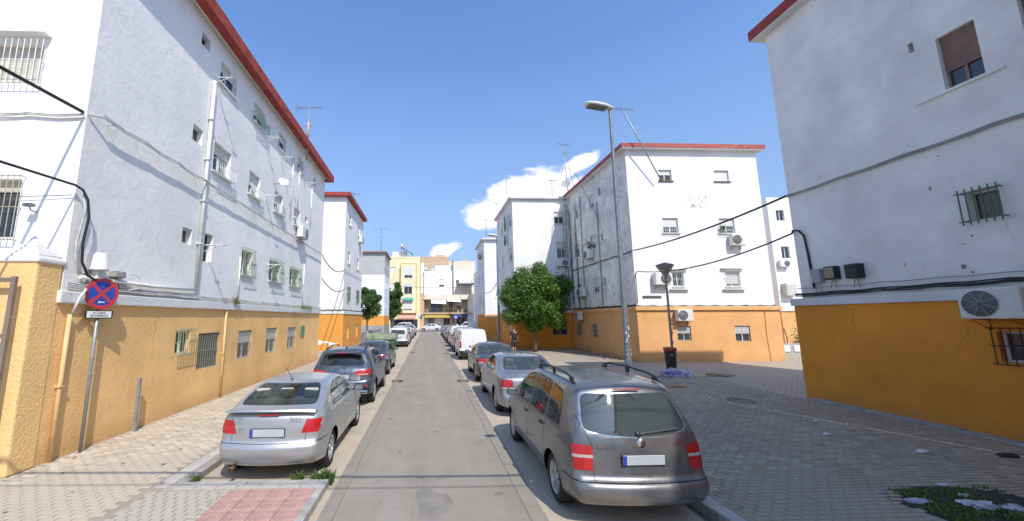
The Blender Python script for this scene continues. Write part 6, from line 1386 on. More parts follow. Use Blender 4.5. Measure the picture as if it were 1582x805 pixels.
# satellite dishes, drying racks, antennas
def dish(label, face, c, u, z, r_=.32, d=.5, az=0, m=None):
    p = Vector(fp(face, c, u, d, z)); t = thing('satellite_dish', label, 'satellite dish', fp(face, c, u, 0, z)); nb = bmesh.new()
    ax = Vector((sin(az), -cos(az), .45)).normalized(); M_ = Matrix.Translation(p) @ ax.to_track_quat('Z', 'Y').to_matrix().to_4x4()
    lathe(nb, [(0, -.06), (r_ * .5, -.045), (r_, 0), (r_ * 1.02, .004), (r_ * .98, .006), (r_ * .5, -.035), (0, -.05)], M_, 22); mk('reflector', nb, m or PLASTIC_G, t, smooth=True)
    nb = bmesh.new(); tube(nb, [M_ @ Vector((0, -r_, 0)), M_ @ Vector((0, -r_ * .3, r_ * 1.1))], .01, 4); lathe(nb, [(0, 0), (.03, 0), (.03, .08), (0, .08)], M_ @ Matrix.Translation((0, -r_ * .3, r_ * 1.05)), 8); mk('receiver', nb, PLASTIC_W, t)
    nb = bmesh.new(); tube(nb, [fp(face, c, u, 0, z - .1), fp(face, c, u, d * .7, z - .1), p + Vector((0, 0, -.02)) - ax * .06], .018, 5); mk('arm', nb, GALV, t); return t
dish('white satellite dish on the left block between the middle and top windows', 'E', XL, 15.7, 8.2, .20, .38, radians(30), PLASTIC_W)
dish('satellite dish under the tall mast at the inner roof corner', 'W', WX, 29.6, 13.3, .36, .3, radians(-20), PLASTIC_G)
def rack(label, face, c, u, z, d=.55, L=1.1):
    t = thing('drying_arm', label, 'drying arm', fp(face, c, u, 0, z)); nb = bmesh.new()
    tube(nb, [fp(face, c, u, 0, z), fp(face, c, u, d, z)], .02, 5); tube(nb, [fp(face, c, u, 0, z - .18), fp(face, c, u, d * .8, z)], .015, 5); mk('bracket', nb, WHITEP, t)
    nb = bmesh.new()
    tube(nb, [fp(face, c, u - L * .12, d, z), fp(face, c, u + L * .12, d, z)], .018, 5); tube(nb, [fp(face, c, u - L * .12, d * .55, z), fp(face, c, u + L * .12, d * .55, z)], .012, 5); mk('crossbar', nb, WHITEP, t)
for (u, z, lb) in ((10.95, 9.75, 'white drying arm at the top of the white downpipe'), (14.6, 9.62, 'white drying arm below the green railed top window'), (16.2, 9.5, 'white drying arm right of the second top storey window'), (19.6, 9.55, 'white drying arm near the far end of the top storey'), (11.2, 4.62, 'white drying arm across the narrow ground floor opening'), (15.5, 4.65, 'white drying arm between the bulging window cages'), (14.95, 7.35, 'white drying arm beside the white dish'), (17.4, 9.2, 'white drying arm fixed below the antenna mast')): rack(lb, 'E', XL, u, z)
def antenna(label, base, top, r=.025, els=7, az=0, boom=1.0, m=None, stay=True, elen=.5):
    t = thing('tv_antenna', label, 'tv antenna', base); b, e = Vector(base), Vector(top); r *= 1.15; nb = bmesh.new(); tube(nb, [b, e], r, 6)
    mk('mast', nb, m or GALV, t)
    nb = bmesh.new(); dx = Vector((cos(az), sin(az), 0)); sd_ = Vector((-sin(az), cos(az), 0)); o = e - Vector((0, 0, .08)); tube(nb, [o - dx * boom * .5, o + dx * boom * .5], .02, 4)
    for i in range(els): q = o + dx * boom * (-.5 + i / (els - 1)); l = elen * (.5 + .5 * i / els); tube(nb, [q - sd_ * l * .5, q + sd_ * l * .5], .012, 3)
    for s in (-.14, .14): q = o + dx * boom * .5 + Vector((0, 0, s)); tube(nb, [q - sd_ * .3, q + sd_ * .3], .008, 3)
    mk('elements', nb, m or GALV, t)
    if stay and (e - b).length > 2.0:
        nb = bmesh.new(); o2 = b.lerp(e, .62); tube(nb, [o2 - dx * .35, o2 + dx * .35], .01, 4)
        for i in range(5): q = o2 + dx * (-.35 + .7 * i / 4); tube(nb, [q + Vector((0, 0, -.18)), q + Vector((0, 0, .18))], .008, 3)
        mk('second_elements', nb, m or GALV, t)
    return t
antenna('antenna mast with orange wrapping clamped to the left block eave', (-6.15, 18.6, 10.4), (-6.15, 18.6, 13.3), az=radians(175), boom=1.3)
bpy.data.objects[-1] if False else None
nb = bmesh.new(); tube(nb, [(-6.15, 18.6, 11.6), (-6.15, 18.6, 12.4)], .045, 6); mk('wrapping', nb, simple('orange_wrap', (.75, .42, .10), .8), bpy.data.objects['tv_antenna'])
antenna('tall mast at the inner corner of the right blocks', (11.5, 29.9, 11.2), (11.2, 29.9, 16.9), .03, az=radians(20), boom=1.1)
antenna('thin leaning mast beside the tall corner mast', (12.1, 30.0, 12.4), (11.45, 30.1, 16.2), .02, az=radians(60), boom=.7, els=4)
antenna('short mast on the left roof corner of the block behind the tree', (10.3, 30.6, 12.3), (10.35, 30.6, 14.0), .02, az=radians(10), boom=.8, els=5)
antenna('leaning mast propped on the top left window of the white front', (13.15, 20.5, 10.45), (11.0, 20.0, 14.35), .03, az=radians(185), boom=1.4, els=10, elen=.6)
antenna('leaning mast on the dirty street side wall', (11.35, 24.6, 8.9), (11.2, 27.6, 13.4), .025, az=radians(30), boom=.3, els=3, elen=.2, stay=False)
antenna('pole with small mast at the right roof end of the white front', (19.7, 21.6, 9.2), (19.75, 21.6, 12.7), .05, az=0, boom=.1, els=2, elen=.1, m=PLASTIC_W, stay=False)
antenna('white mast behind the right end of the white front', (26.3, 36.5, 13.2), (26.2, 36.5, 16.6), .04, az=radians(30), boom=.9, els=7, m=PLASTIC_W)
antenna('dark antenna on the roof of the second left block', (-6.9, 34.5, 12.4), (-6.9, 34.5, 14.0), .03, az=radians(20), boom=.9, m=GALVD)
antenna('wide antenna on the roof of the grey topped left block', (-7.3, 58, 12.4), (-7.3, 58, 16.2), .04, az=radians(170), boom=2.4, m=GALVD)
antenna('slim antenna on the roof of the farther right block', (7.3, 47.6, 12.4), (7.3, 47.6, 15.0), .035, az=radians(5), boom=1.2, m=GALVD)
antenna('small antenna at the street side roof edge behind the tree', (7.0, 33.0, 12.3), (7.0, 33.0, 15.2), .02, az=radians(90), boom=.1, els=2, m=GALV, stay=False)

# overhead cables
def cable(label, pts, r=.02, m=None, cat='cable', name='overhead_cable'):
    nb = bmesh.new(); tube(nb, pts, r, 6); o = mk(name, nb, m or CABLE); tag(o, label, cat); return o
cable('upper black cable leaving the left block corner towards the viewer', sag((XL - .02, 6.98, 6.36), (-6.9, -12, 6.6), .25), .03)
cable('lower black cable looping from the left block corner to the terminal can', sag((-7.8, -12, 5.6), (-6.42, 6.96, 4.92), .35) + [Vector(p) for p in ((-6.36, 7.05, 4.86), (-6.33, 7.14, 4.70), (-6.34, 7.22, 4.4), (-6.37, 7.2, 3.9), (-6.38, 7.25, 3.55), (-6.38, 7.4, 3.32), (-6.38, 7.7, 3.2))], .022)
cable('pale cable beside the black loop down to the ledge', [(-6.40, 7.12, 4.8), (-6.40, 7.2, 4.5), (-6.41, 7.12, 3.9), (-6.41, 7.15, 3.55), (-6.41, 7.3, 3.35), (-6.42, 7.9, 3.22)], .02, CABLEW)
cable('white loop of cable right of the grey joint box', [(-6.42, 8.25, 3.42), (-6.38, 8.45, 3.47), (-6.38, 8.68, 3.42), (-6.39, 8.78, 3.28), (-6.40, 8.70, 3.17), (-6.41, 8.5, 3.13)], .012, PLASTIC_W)
cable('thin wire crossing the sunlit front of the left block', sag((-14, 6.9, 4.9), (-6.5, 7.0, 4.75), .15), .006)
c_a = cable('thick upper cable from the white front corner across the plaza to the right block', sag((WX - .02, YC - .05, 6.2), (XR + .04, YR + .02, 6.27), .18), .034)
c_b = cable('lower sagging cable from the white front to the bent conduit on the right wall', sag((WX + .1, YC - .02, 5.02), (XR + .02, YR - .02, 5.05), .40), .026)
cable('black conduit curving down the shaded right wall behind the boxes', [(XR + .02, YR - .02, 5.05), (XR - .04, YR - .12, 5.12), (XR - .02, YR - .28, 5.08), (XR + .02, YR - .38, 4.9), (XR + .04, YR - .40, 4.4), (XR + .04, YR - .44, 3.3)], .03)
cable('black cable looping up at the left edge of the white front', [(WX + .1, WY - .05, 5.02), (WX + .02, WY - .07, 4.8), (WX + .02, WY - .06, 3.25)], .02)
cable('cable hanging between the first and second left blocks', sag((XL + .05, 23.25, 6.22), (X2 + .1, 30.0, 6.3), .5), .03)
cable('lower double cable between the first and second left blocks', sag((XL + .05, 23.25, 4.9), (X2 + .1, 30.0, 4.75), .45), .028)
cable('cable crossing from the far right block to the block behind the tree', sag((6.85, 37.6, 6.2), (6.9, 46.9, 5.6), .5), .03)
cable('cable crossing the street end in front of the shops', sag((-6.5, 70, 8.4), (9.0, 70, 8.2), .3), .03)
cable('overhead cable above the near street, seen only by its shadow', sag((-15, 2.6, 6.2), (15, 1.55, 6.2), .5), .03)
cable('thin companion of the overhead cable above the near street', sag((-15, 2.15, 6.1), (15, 1.4, 6.1), .55), .012)

# crossing sign, far traffic sign post
cs = thing('road_sign', 'blue pedestrian crossing sign at the end of the right row', 'road sign', (4.6, 66, SW))
nb = bmesh.new(); tube(nb, [(4.6, 66, SW), (4.6, 66, 3.1)], .05, 8); mk('pole', nb, GALV, cs)
nb = bmesh.new(); b2 = bmesh.new(); bbox(b2, (0, 0, 0), (.8, .02, .8), .03); merge(nb, b2, Matrix.Translation((4.6, 65.93, 2.75)) @ Matrix.Rotation(radians(14), 4, 'Y')); mk('sign_panel', nb, SB, cs)
nb = bmesh.new(); q = [nb.verts.new((4.6 + a, 65.91, 2.72 + b)) for a, b in ((-.26, -.22), (.26, -.22), (0, .26))]; nb.faces.new(q); tri = mk('white_triangle', nb, SWt, cs, recalc=False)
nb = bmesh.new(); bbox(nb, (4.6, 65.9, 2.72), (.05, .01, .22), .01); bbox(nb, (4.57, 65.9, 2.6), (.14, .01, .03), 0, Matrix.Rotation(.8, 3, 'Y')); mk('walking_figure', nb, PLASTIC_B, cs)
ml = thing('lamp_mast', 'thin dark mast at the far crossing in front of the shops', 'mast', (6.6, 79, SW)); nb = bmesh.new(); tube(nb, [(6.6, 79, SW), (6.6, 79, 9.5)], .06, 6); bbox(nb, (6.3, 79, 9.5), (.7, .2, .1), .02); mk('pole', nb, GALVD, ml)

# balcony flowers
def leafclump(nb, c, r, n, s=.05, mi=0):
    for _ in range(n):
        p = Vector(c) + Vector((random.gauss(0, r[0] * .5), random.gauss(0, r[1] * .5), random.gauss(0, r[2] * .5))); d = Vector((random.uniform(-1, 1), random.uniform(-1, 1), random.uniform(-1, 1))).normalized(); e = d.orthogonal().normalized()
        q = [nb.verts.new(p + d * s), nb.verts.new(p + e * s * .5), nb.verts.new(p - d * s), nb.verts.new(p - e * s * .5)]; f = nb.faces.new(q); f.material_index = mi
LEAFA = simple('pot_plant_leaves', (.05, .12, .03), .7, var=.4, vs=9); FLO = simple('flowers', (.42, .05, .12), .7, var=.4, vs=20); TERR = simple('terracotta', (.38, .16, .08), .85)
def pot(label, x, y, z, s=.18, fl=False, cl=(.22, .22, .24)):
    t = thing('plant_pot', label, 'potted plant', (x, y, z)); nb = bmesh.new(); lathe(nb, [(0, 0), (s * .6, 0), (s, s * 1.3), (s * 1.1, s * 1.35), (s * .9, s * 1.3)], Matrix.Translation((x, y, z)), 10); mk('pot', nb, TERR, t)
    nb = bmesh.new(); leafclump(nb, (x, y, z + s * 1.4 + cl[2] * .5), cl, 70, .05 + s * .15); mk('foliage', nb, LEAFA, t)
    if fl: nb = bmesh.new(); leafclump(nb, (x, y, z + s * 1.4 + cl[2]), cl, 40, .05); mk('blooms', nb, FLO, t)
pot('potted red flowers beside the middle air conditioner on the dirty wall', 11.2, 25.95, 7.25, .12, True)
pot('potted flowers hanging at the top balcony of the farther right block', 6.55, 48.6, 9.9, .2, True, (.3, .5, .3)); 
for i, x in enumerate((-.7, .4, 2.1, 3.9, 4.6, 5.7, 6.8, 8.1)): pot(['big potted plant at the left end of the shop balcony', 'first small pot right of the big balcony plant', 'pot in the middle of the left awning on the shop balcony', 'pot between the two white awnings on the shop balcony', 'tall plant by the second awning of the shop balcony', 'pot under the second awning of the shop balcony', 'pot before the white window of the shop balcony', 'last pot at the right end of the shop balcony'][i], x, Y0 + .3, 3.72, .24, i % 2 == 0, (.4, .2, .5 if i in (0, 4) else .28))
pot('potted plant in the balcony cage of the white front, right middle window', 16.75, WY - .14, 7.35, .07, False, (.14, .08, .2))
gl_ = thing('hanging_laundry', 'green cloths hanging from the street side corner above the far lamp', 'laundry', (6.6, 32.4, 8.6))
for (y, z0, z1, wd_) in ((32.2, 9.9, 11.2, .35), (32.3, 8.7, 9.6, .5)):
    nb = bmesh.new(); g_ = [[nb.verts.new((6.62 + .05 * sin(i * 1.9 + j), y + wd_ * i / 5, z0 + (z1 - z0) * j / 4 + .05 * sin(i * 2.2))) for j in range(5)] for i in range(6)]
    for i in range(5):
        for j in range(4): nb.faces.new((g_[i][j], g_[i + 1][j], g_[i + 1][j + 1], g_[i][j + 1]))
    mk('cloth', nb, simple('green_cloth', (.03, .22, .10), .85, var=.3), gl_)
nb = bmesh.new(); tube(nb, [(6.62, 31.9, 11.25), (6.62, 33.2, 11.25)], .012, 4); tube(nb, [(6.62, 32.0, 11.25), (6.86, 32.0, 11.25)], .012, 4); tube(nb, [(6.62, 31.9, 9.65), (6.62, 33.2, 9.65)], .012, 4); mk('line', nb, GALV, gl_)
# planting and low wall glimpsed in the gap
gw2 = thing('planter_wall', 'low pale planter wall in the gap right of the orange base', 'planter', (24, 24.8, SW)); nb = bmesh.new(); box(nb, 21.6, 27, 24.6, 24.9, SW - .1, .75); mk('wall', nb, CONC, gw2)
for i in range(4):
    nb = bmesh.new(); bbox(nb, (22.2 + i * .9, 24.57, .45), (.62, .05, .40), .02); mk('panel', nb, WHITE_FAR, gw2)
hb = thing('shrub', 'green shrub behind the low planter wall in the gap', 'shrub', (24.5, 26, SW)); nb = bmesh.new()
for _ in range(10): leafclump(nb, (random.uniform(22, 27), 25.6 + random.uniform(-.3, .5), random.uniform(.8, 2.2)), (.5, .4, .6), 160, .07)
mk('foliage', nb, LEAFA, hb); nb = bmesh.new()
for x in (22.6, 24.2, 25.8): tube(nb, [(x, 25.6, 0), (x + .1, 25.6, 1.0), (x - .05, 25.6, 1.7)], .03, 5)
mk('stem', nb, RUST, hb)

# ------------------------------------------------------------------ trees
def leaf_mat(name, a, b_):
    m, t, b = base_mat(name); g = t.nodes.new('ShaderNodeNewGeometry')
    sock(t, nmix(t, g.outputs['Random Per Island'], a, b_), b.inputs['Base Color']); b.inputs['Roughness'].default_value = .42; b.inputs['Specular IOR Level'].default_value = .4
    tr = t.nodes.new('ShaderNodeBsdfTranslucent'); tr.inputs[0].default_value = (.16, .28, .03, 1); mx = t.nodes.new('ShaderNodeMixShader'); mx.inputs[0].default_value = .28
    o = [n for n in t.nodes if n.type == 'OUTPUT_MATERIAL'][0]; t.links.new(b.outputs[0], mx.inputs[1]); t.links.new(tr.outputs[0], mx.inputs[2]); t.links.new(mx.outputs[0], o.inputs[0]); return m
LEAF = leaf_mat('orange_tree_leaves', (.035, .095, .012), (.12, .225, .03)); LEAF2 = leaf_mat('street_tree_leaves', (.035, .08, .015), (.08, .15, .03)); BARK = simple('bark', (.16, .13, .10), .95, var=.3, vs=12, bump=.6, bs=40)
def tree(label, base, z0, z1, rx, ry, n, leafs=.085, seed=1, mat=None, trunk=.10, lean=(0, 0), lobes=26, whitewash=None, extra=()):
    rnd = random.Random(seed); t = thing('orange_tree' if mat is None else 'street_tree', label, 'tree', base); bx_, by_, bz_ = base
    cz = (z0 + z1) / 2; hz_ = (z1 - z0) / 2; cc = Vector((bx_ + lean[0], by_ + lean[1], cz))
    L_ = []
    for i in range(lobes):
        u = rnd.uniform(-1, 1); a = rnd.uniform(0, 2 * pi); s = sqrt(1 - u * u); r = rnd.uniform(.55, .80)
        wz = 1 if u > 0 else .9
        L_.append((cc + Vector((s * cos(a) * rx * r, s * sin(a) * ry * r, u * hz_ * r * wz)), rnd.uniform(.20, .44) * min(rx, ry)))
    L_ += [(Vector(e[:3]), e[3]) for e in extra for _ in range(2)]
    nb = bmesh.new()
    for _ in range(n):
        c, r = rnd.choice(L_); d = Vector((rnd.gauss(0, 1), rnd.gauss(0, 1), rnd.gauss(0, 1) + .25)).normalized()
        p = c + d * r * (rnd.random()**.35) * (1.0 + .35 * rnd.random()**4)
        if p.z < z0 - .1: continue
        nr = (d + Vector((rnd.uniform(-.7, .7), rnd.uniform(-.7, .7), rnd.uniform(-.2, .9)))).normalized(); e = nr.orthogonal().normalized(); e.rotate(Matrix.Rotation(rnd.uniform(0, 6.28), 3, nr)); g = nr.cross(e); s = leafs * rnd.uniform(.7, 1.35)
        mid = p + nr * s * .12
        q = [p - e * s, p - e * s * .2 + g * s * .42 + nr * s * .1, p + e * s - nr * s * .15, p - e * s * .2 - g * s * .42 + nr * s * .1]
        vs = [nb.verts.new(k) for k in q]; m0 = nb.verts.new(mid - nr * s * .1)
        nb.faces.new((vs[0], vs[1], m0)); nb.faces.new((vs[1], vs[2], m0)); nb.faces.new((vs[2], vs[3], m0)); nb.faces.new((vs[3], vs[0], m0))
    mk('crown', nb, mat or LEAF, t, recalc=False)
    nb = bmesh.new(); pts = [Vector((bx_, by_, bz_ - .02)), Vector((bx_ + .03, by_, bz_ + (z0 - bz_) * .4)), Vector((bx_ - .03, by_, z0 - .1)), cc + Vector((0, 0, -hz_ * .3))]
    tube(nb, pts, [trunk * 1.25, trunk * .95, trunk * .8, trunk * .4], 10); tk = mk('trunk', nb, BARK, t, smooth=True)
    nb = bmesh.new()
    for i in range(9): a = 2 * pi * i / 9 + rnd.uniform(-.3, .3); s_ = Vector((bx_ - .02, by_, z0 + rnd.uniform(-.15, .3))); e_ = cc + Vector((cos(a) * rx * .6, sin(a) * ry * .6, rnd.uniform(-.5, .5) * hz_)); tube(nb, [s_, s_.lerp(e_, .5) + Vector((0, 0, .12)), e_], [trunk * .45, trunk * .3, trunk * .12], 5)
    mk('limbs', nb, BARK, t)
    if whitewash: nb = bmesh.new(); lathe(nb, [(trunk * 1.28, bz_), (trunk * 1.12, bz_ + 1.0)], Matrix.Translation((bx_ + .01, by_, 0)), 10); mk('whitewash', nb, simple('lime_wash', (.55, .52, .46), .9), t)
    return t
tree('round orange tree on the plaza in front of the ochre wall', (7.55, 27.6, SW), 1.5, 6.35, 2.5, 2.1, 38000, .09, 21, trunk=.12, lean=(.05, 0), lobes=48, extra=((9.6, 27.5, 4.9, .75), (10.0, 27.4, 4.7, .45), (9.2, 27.6, 3.4, .8), (5.7, 27.2, 4.0, .6), (5.8, 27.3, 2.6, .65), (6.8, 27.4, 5.4, .8), (9.1, 27.2, 2.3, .7), (8.0, 27.4, 5.9, .6), (7.4, 27.3, 2.0, .6)))
tree('small round tree with whitewashed trunk on the left beyond the dumpster', (-6.9, 44.0, SW), 2.05, 6.3, 1.75, 1.6, 9000, .12, 5, mat=LEAF2, trunk=.12, whitewash=True)
tree('taller narrow tree farther along the left pavement', (-6.2, 68.0, SW), 2.0, 10.5, 1.6, 1.6, 9000, .17, 9, mat=LEAF2, trunk=.14)
tree('distant low tree partly behind the taller left tree', (-7.5, 77.5, SW), 2.2, 6.0, 2.2, 1.8, 5000, .18, 12, mat=LEAF2, trunk=.14)

# ------------------------------------------------------------------ the walking man
def person(x, y, z, h=1.76, az=radians(8)):
    t = thing('person', 'man in black T-shirt and dark shorts walking away past the orange tree', 'person', (x, y, z), az); k = h / 1.76
    def skin(name, chain, edges, mat, sub=2, parent=t):
        me = bpy.data.meshes.new(name); me.from_pydata([Vector(c[:3]) * k for c in chain], edges, []); o = bpy.data.objects.new(name, me); COL.objects.link(o)
        md = o.modifiers.new('s', 'SKIN'); sv = me.skin_vertices[0].data
        for i, c in enumerate(chain): sv[i].radius = (c[3] * k, (c[4] if len(c) > 4 else c[3]) * k); sv[i].use_root = (i == 0)
        m2 = o.modifiers.new('u', 'SUBSURF'); m2.levels = sub; m2.render_levels = sub
        dg = bpy.context.evaluated_depsgraph_get(); dg.update(); nm = bpy.data.meshes.new_from_object(o.evaluated_get(dg)); bpy.data.objects.remove(o); nm.materials.clear(); nm.materials.append(mat)
        for p in nm.polygons: p.use_smooth = True
        r = bpy.data.objects.new(name, nm); COL.objects.link(r); r.parent = parent; return r
    SK = simple('skin', (.42, .24, .16), .6); 
    C_ = [(0, 0, .95, .14, .10), (0, -.01, 1.15, .13, .09), (0, -.01, 1.36, .155, .095), (0, 0, 1.50, .06, .06), (0, .015, 1.60, .075, .09), (0, .02, 1.70, .065, .08),
          (-.19, 0, 1.43, .055), (-.25, -.05, 1.16, .042), (-.24, .04, .93, .030), (-.235, .08, .84, .034, .018),
          (.19, 0, 1.43, .055), (.26, .03, 1.16, .042), (.27, .10, .93, .030), (.265, .13, .84, .034, .018),
          (-.09, 0, .86, .085), (-.095, .06, .50, .058), (-.10, -.10, .12, .04), (-.10, -.02, .035, .038, .03), (.09, 0, .86, .085), (.095, .10, .50, .058), (.10, .16, .12, .04), (.10, .26, .05, .038, .03)]
    E_ = [(0, 1), (1, 2), (2, 3), (3, 4), (4, 5), (2, 6), (6, 7), (7, 8), (8, 9), (2, 10), (10, 11), (11, 12), (12, 13), (0, 14), (14, 15), (15, 16), (16, 17), (0, 18), (18, 19), (19, 20), (20, 21)]
    for s, hx, hy, hz_ in ((-1, -.235, .08, .84), (1, .265, .13, .84)):
        for f in range(4):
            b0 = len(C_); C_.append((hx, hy - .025 + .018 * f, hz_ - .045, .009)); C_.append((hx - s * .01, hy - .022 + .018 * f, hz_ - .10 + .006 * abs(f - 1.5), .008)); E_ += [((9 if s < 0 else 13), b0), (b0, b0 + 1)]
        b0 = len(C_); C_.append((hx - s * .02, hy + .04, hz_ - .02, .01)); C_.append((hx - s * .025, hy + .05, hz_ - .06, .008)); E_ += [((9 if s < 0 else 13), b0), (b0, b0 + 1)]
    skin('body', C_, E_, SK)
    BK_ = simple('black_cotton', (.02, .02, .022), .9); 
    skin('t_shirt', [(0, 0, .84, .22, .17), (0, -.01, 1.12, .21, .155), (0, -.01, 1.36, .22, .15), (0, 0, 1.50, .10, .09), (-.19, 0, 1.43, .085), (-.24, -.04, 1.20, .075), (.19, 0, 1.43, .085), (.25, .02, 1.20, .075)], [(0, 1), (1, 2), (2, 3), (2, 4), (4, 5), (2, 6), (6, 7)], BK_)
    skin('shorts', [(0, 0, .98, .19, .15), (-.09, 0, .84, .125), (-.095, .06, .46, .10), (.09, 0, .84, .125), (.095, .10, .46, .10)], [(0, 1), (1, 2), (0, 3), (3, 4)], simple('dark_shorts', (.035, .035, .045), .9))
    skin('hair', [(0, .0, 1.66, .07, .085), (0, .0, 1.72, .072, .09), (0, .01, 1.755, .045, .06)], [(0, 1), (1, 2)], simple('dark_hair', (.03, .02, .015), .8))
    for (a, b, c) in ((-.10, .0, .03), (.10, .27, .04)): nb = bmesh.new(); bbox(nb, (a * k, (b + .02) * k, c * k), (.09, .27, .07), .03, seg=3); mk('shoe', nb, simple('dark_shoe', (.03, .03, .03), .6), t, local=True, smooth=True)
    # face
    nb = bmesh.new()
    for s in (-1, 1): lathe(nb, [(0, .004), (.012, 0)], Matrix.Translation((.03 * s * k, .112 * k, 1.645 * k)) @ Matrix.Rotation(radians(-90), 4, 'X'), 8)
    mk('eyes', nb, PLASTIC_W, t, local=True)
    for s in (-1, 1): nb = bmesh.new(); bbox(nb, (.078 * s * k, .02 * k, 1.63 * k), (.02, .035, .06), .008); mk('ear', nb, SK, t, local=True)
    nb = bmesh.new(); bbox(nb, (0, .115 * k, 1.62 * k), (.025, .03, .05), .01); mk('nose', nb, SK, t, local=True)
    nb = bmesh.new(); bbox(nb, (0, .108 * k, 1.575 * k), (.05, .012, .012), .004); mk('mouth', nb, simple('lips', (.35, .12, .10), .6), t, local=True)
person(5.72, 26.0, SW)

# ------------------------------------------------------------------ litter, weeds, planting pit
def crumple(label, x, y, z, s, m, name='plastic_bag', cat='rubbish bag', seed=0, flat=.5):
    rnd = random.Random(seed); nb = bmesh.new(); bmesh.ops.create_icosphere(nb, subdivisions=4, radius=1)
    for v in nb.verts:
        d = noise.noise(v.co * 1.6 + Vector((seed, 0, 0))) * .5 + noise.noise(v.co * 4 + Vector((0, seed, 0))) * .28 + abs(noise.noise(v.co * 7)) * .35; v.co *= (1 + d); v.co = Vector((v.co.x * s[0], v.co.y * s[1], v.co.z * s[2]))
    zm = min(v.co.z for v in nb.verts)
    for v in nb.verts: v.co.z = max(v.co.z, -s[2] * flat); v.co += Vector((x, y, z + s[2] * flat))
    o = mk(name, nb, m, smooth=False); tag(o, label, cat); return o
LIL = simple('lilac_plastic', (.36, .34, .52), .35, var=.2, vs=8); TRN = simple('translucent_white_plastic', (.50, .51, .57), .3, var=.3, vs=8); CARD = simple('wet_cardboard', (.45, .40, .24), .9, var=.25, vs=5); PAP = simple('paper', (.66, .66, .64), .8)
crumple('lilac rubbish bag at the foot of the litter bin', 9.85, 15.72, SW, (.34, .24, .20), LIL, seed=3)
crumple('pale rubbish bag just right of the lilac one by the bin', 10.42, 15.68, SW, (.26, .20, .17), TRN, seed=5)
crumple('small dirty bag left of the lilac rubbish bag', 9.42, 15.6, SW, (.14, .12, .09), PLASTIC_G, seed=8)
def flatsheet(label, pts, z, m, name='cardboard_sheet', cat='cardboard', th=.012):
    nb = bmesh.new(); n = len(pts); lo = [nb.verts.new((p[0], p[1], z)) for p in pts]; hi = [nb.verts.new((p[0], p[1], z + th + (p[2] if len(p) > 2 else 0))) for p in pts]
    nb.faces.new(hi); nb.faces.new(lo[::-1])
    for i in range(n): nb.faces.new((lo[i], lo[(i + 1) % n], hi[(i + 1) % n], hi[i]))
    o = mk(name, nb, m); tag(o, label, cat); return o
flatsheet('flattened pale cardboard right of the rubbish bags', [(10.6, 15.55), (11.75, 15.7), (11.5, 16.25), (10.65, 16.3, .05)], SW + .016, CARD)
flatsheet('crumpled brown cardboard end beyond the pale sheet', [(11.4, 15.9, .06), (12.1, 15.6), (12.5, 15.7, .03), (11.9, 16.15, .08)], SW + .03, simple('brown_cardboard', (.33, .25, .14), .9))
flatsheet('orange brown scrap on the paving near the roof rail of the people carrier', [(8.1, 13.4), (8.5, 13.25, .05), (8.9, 13.3), (8.5, 13.6, .07)], SW + .016, simple('orange_scrap', (.52, .24, .14), .8), 'scrap', 'litter')
for i, (x, y, s, lb) in enumerate(((8.88, 8.9, .09, 'white paper scrap on the shaded paving, farther of two'), (8.12, 7.95, .11, 'white paper scrap on the shaded paving, nearer of two'), (9.3, 8.6, .05, 'tiny paper scrap between the larger ones and the wall'), (8.75, 6.88, .15, 'crushed white and blue packet before the ochre wall'), (8.4, 11.6, .08, 'pale scrap near the round cover on the plaza'), (13.4, 15.5, .09, 'distant pale scrap on the shaded plaza'), (6.9, 12.0, .06, 'tiny scrap left of the round cover'))):
    flatsheet(lb, [(x - s, y - s * .3), (x, y - s * .4, .02), (x + s, y), (x + s * .2, y + s * .4, .03), (x - s * .6, y + s * .3, .02)], SW + .02, PAP, 'paper_scrap', 'litter', .004)
crumple('dark squashed rag near the foot of the right ochre wall', 9.95, 6.64, SW + .01, (.15, .08, .03), simple('dark_rag', (.05, .04, .035), .9), 'rag', 'litter', 11)
mcv = thing('manhole_cover', 'rusty round cover on the shaded plaza paving', 'manhole cover', (9.0, 11.2, SW)); nb = bmesh.new(); lathe(nb, [(.36, 0), (.36, .018), (.31, .018), (.31, .012), (0, .012)], Matrix.Translation((9.0, 11.2, SW + .004)), 28); mk('cover', nb, simple('dusty_iron', (.22, .18, .15), .9, var=.3, vs=12), mcv)
sheet('soil_patch', [(6.30, 4.15), (7.9, 4.15), (7.9, 5.3), (7.6, 5.52), (7.0, 5.60), (6.5, 5.56), (6.12, 5.42), (6.06, 5.2), (6.15, 4.7)], SW + .010, simple('dark_soil', (.045, .037, .028), .95, var=.5, vs=12, bump=.8, bs=30))
def grass(name, label, area, n, hgt, m, seed=1, kind='stuff', wd=.008):
    rnd = random.Random(seed); nb = bmesh.new(); x0, x1, y0, y1 = area
    for _ in range(n):
        x, y = rnd.uniform(x0, x1), rnd.uniform(y0, y1); a = rnd.uniform(0, 6.28)
        if kind == 'stuff' and noise.noise(Vector((x * 2.2, y * 2.2, seed))) < -.05: continue
        h = hgt * rnd.uniform(.4, 1.3); lx, ly = rnd.uniform(-.8, .8) * h, rnd.uniform(-.8, .8) * h; w_ = wd * rnd.uniform(.7, 1.6); dx, dy = cos(a) * w_, sin(a) * w_
        q = [nb.verts.new(p) for p in ((x - dx, y - dy, SW), (x + dx, y + dy, SW), (x + lx * .4 + dx * .7, y + ly * .4 + dy * .7, SW + h * .7), (x + lx * .4 - dx * .7, y + ly * .4 - dy * .7, SW + h * .7), (x + lx, y + ly, SW + h))]
        nb.faces.new((q[0], q[1], q[2], q[3])); nb.faces.new((q[3], q[2], q[4]))
    o = mk(name, nb, m, recalc=False); tag(o, label, 'grass' if kind == 'stuff' else 'weed', kind=kind if kind == 'stuff' else None); return o
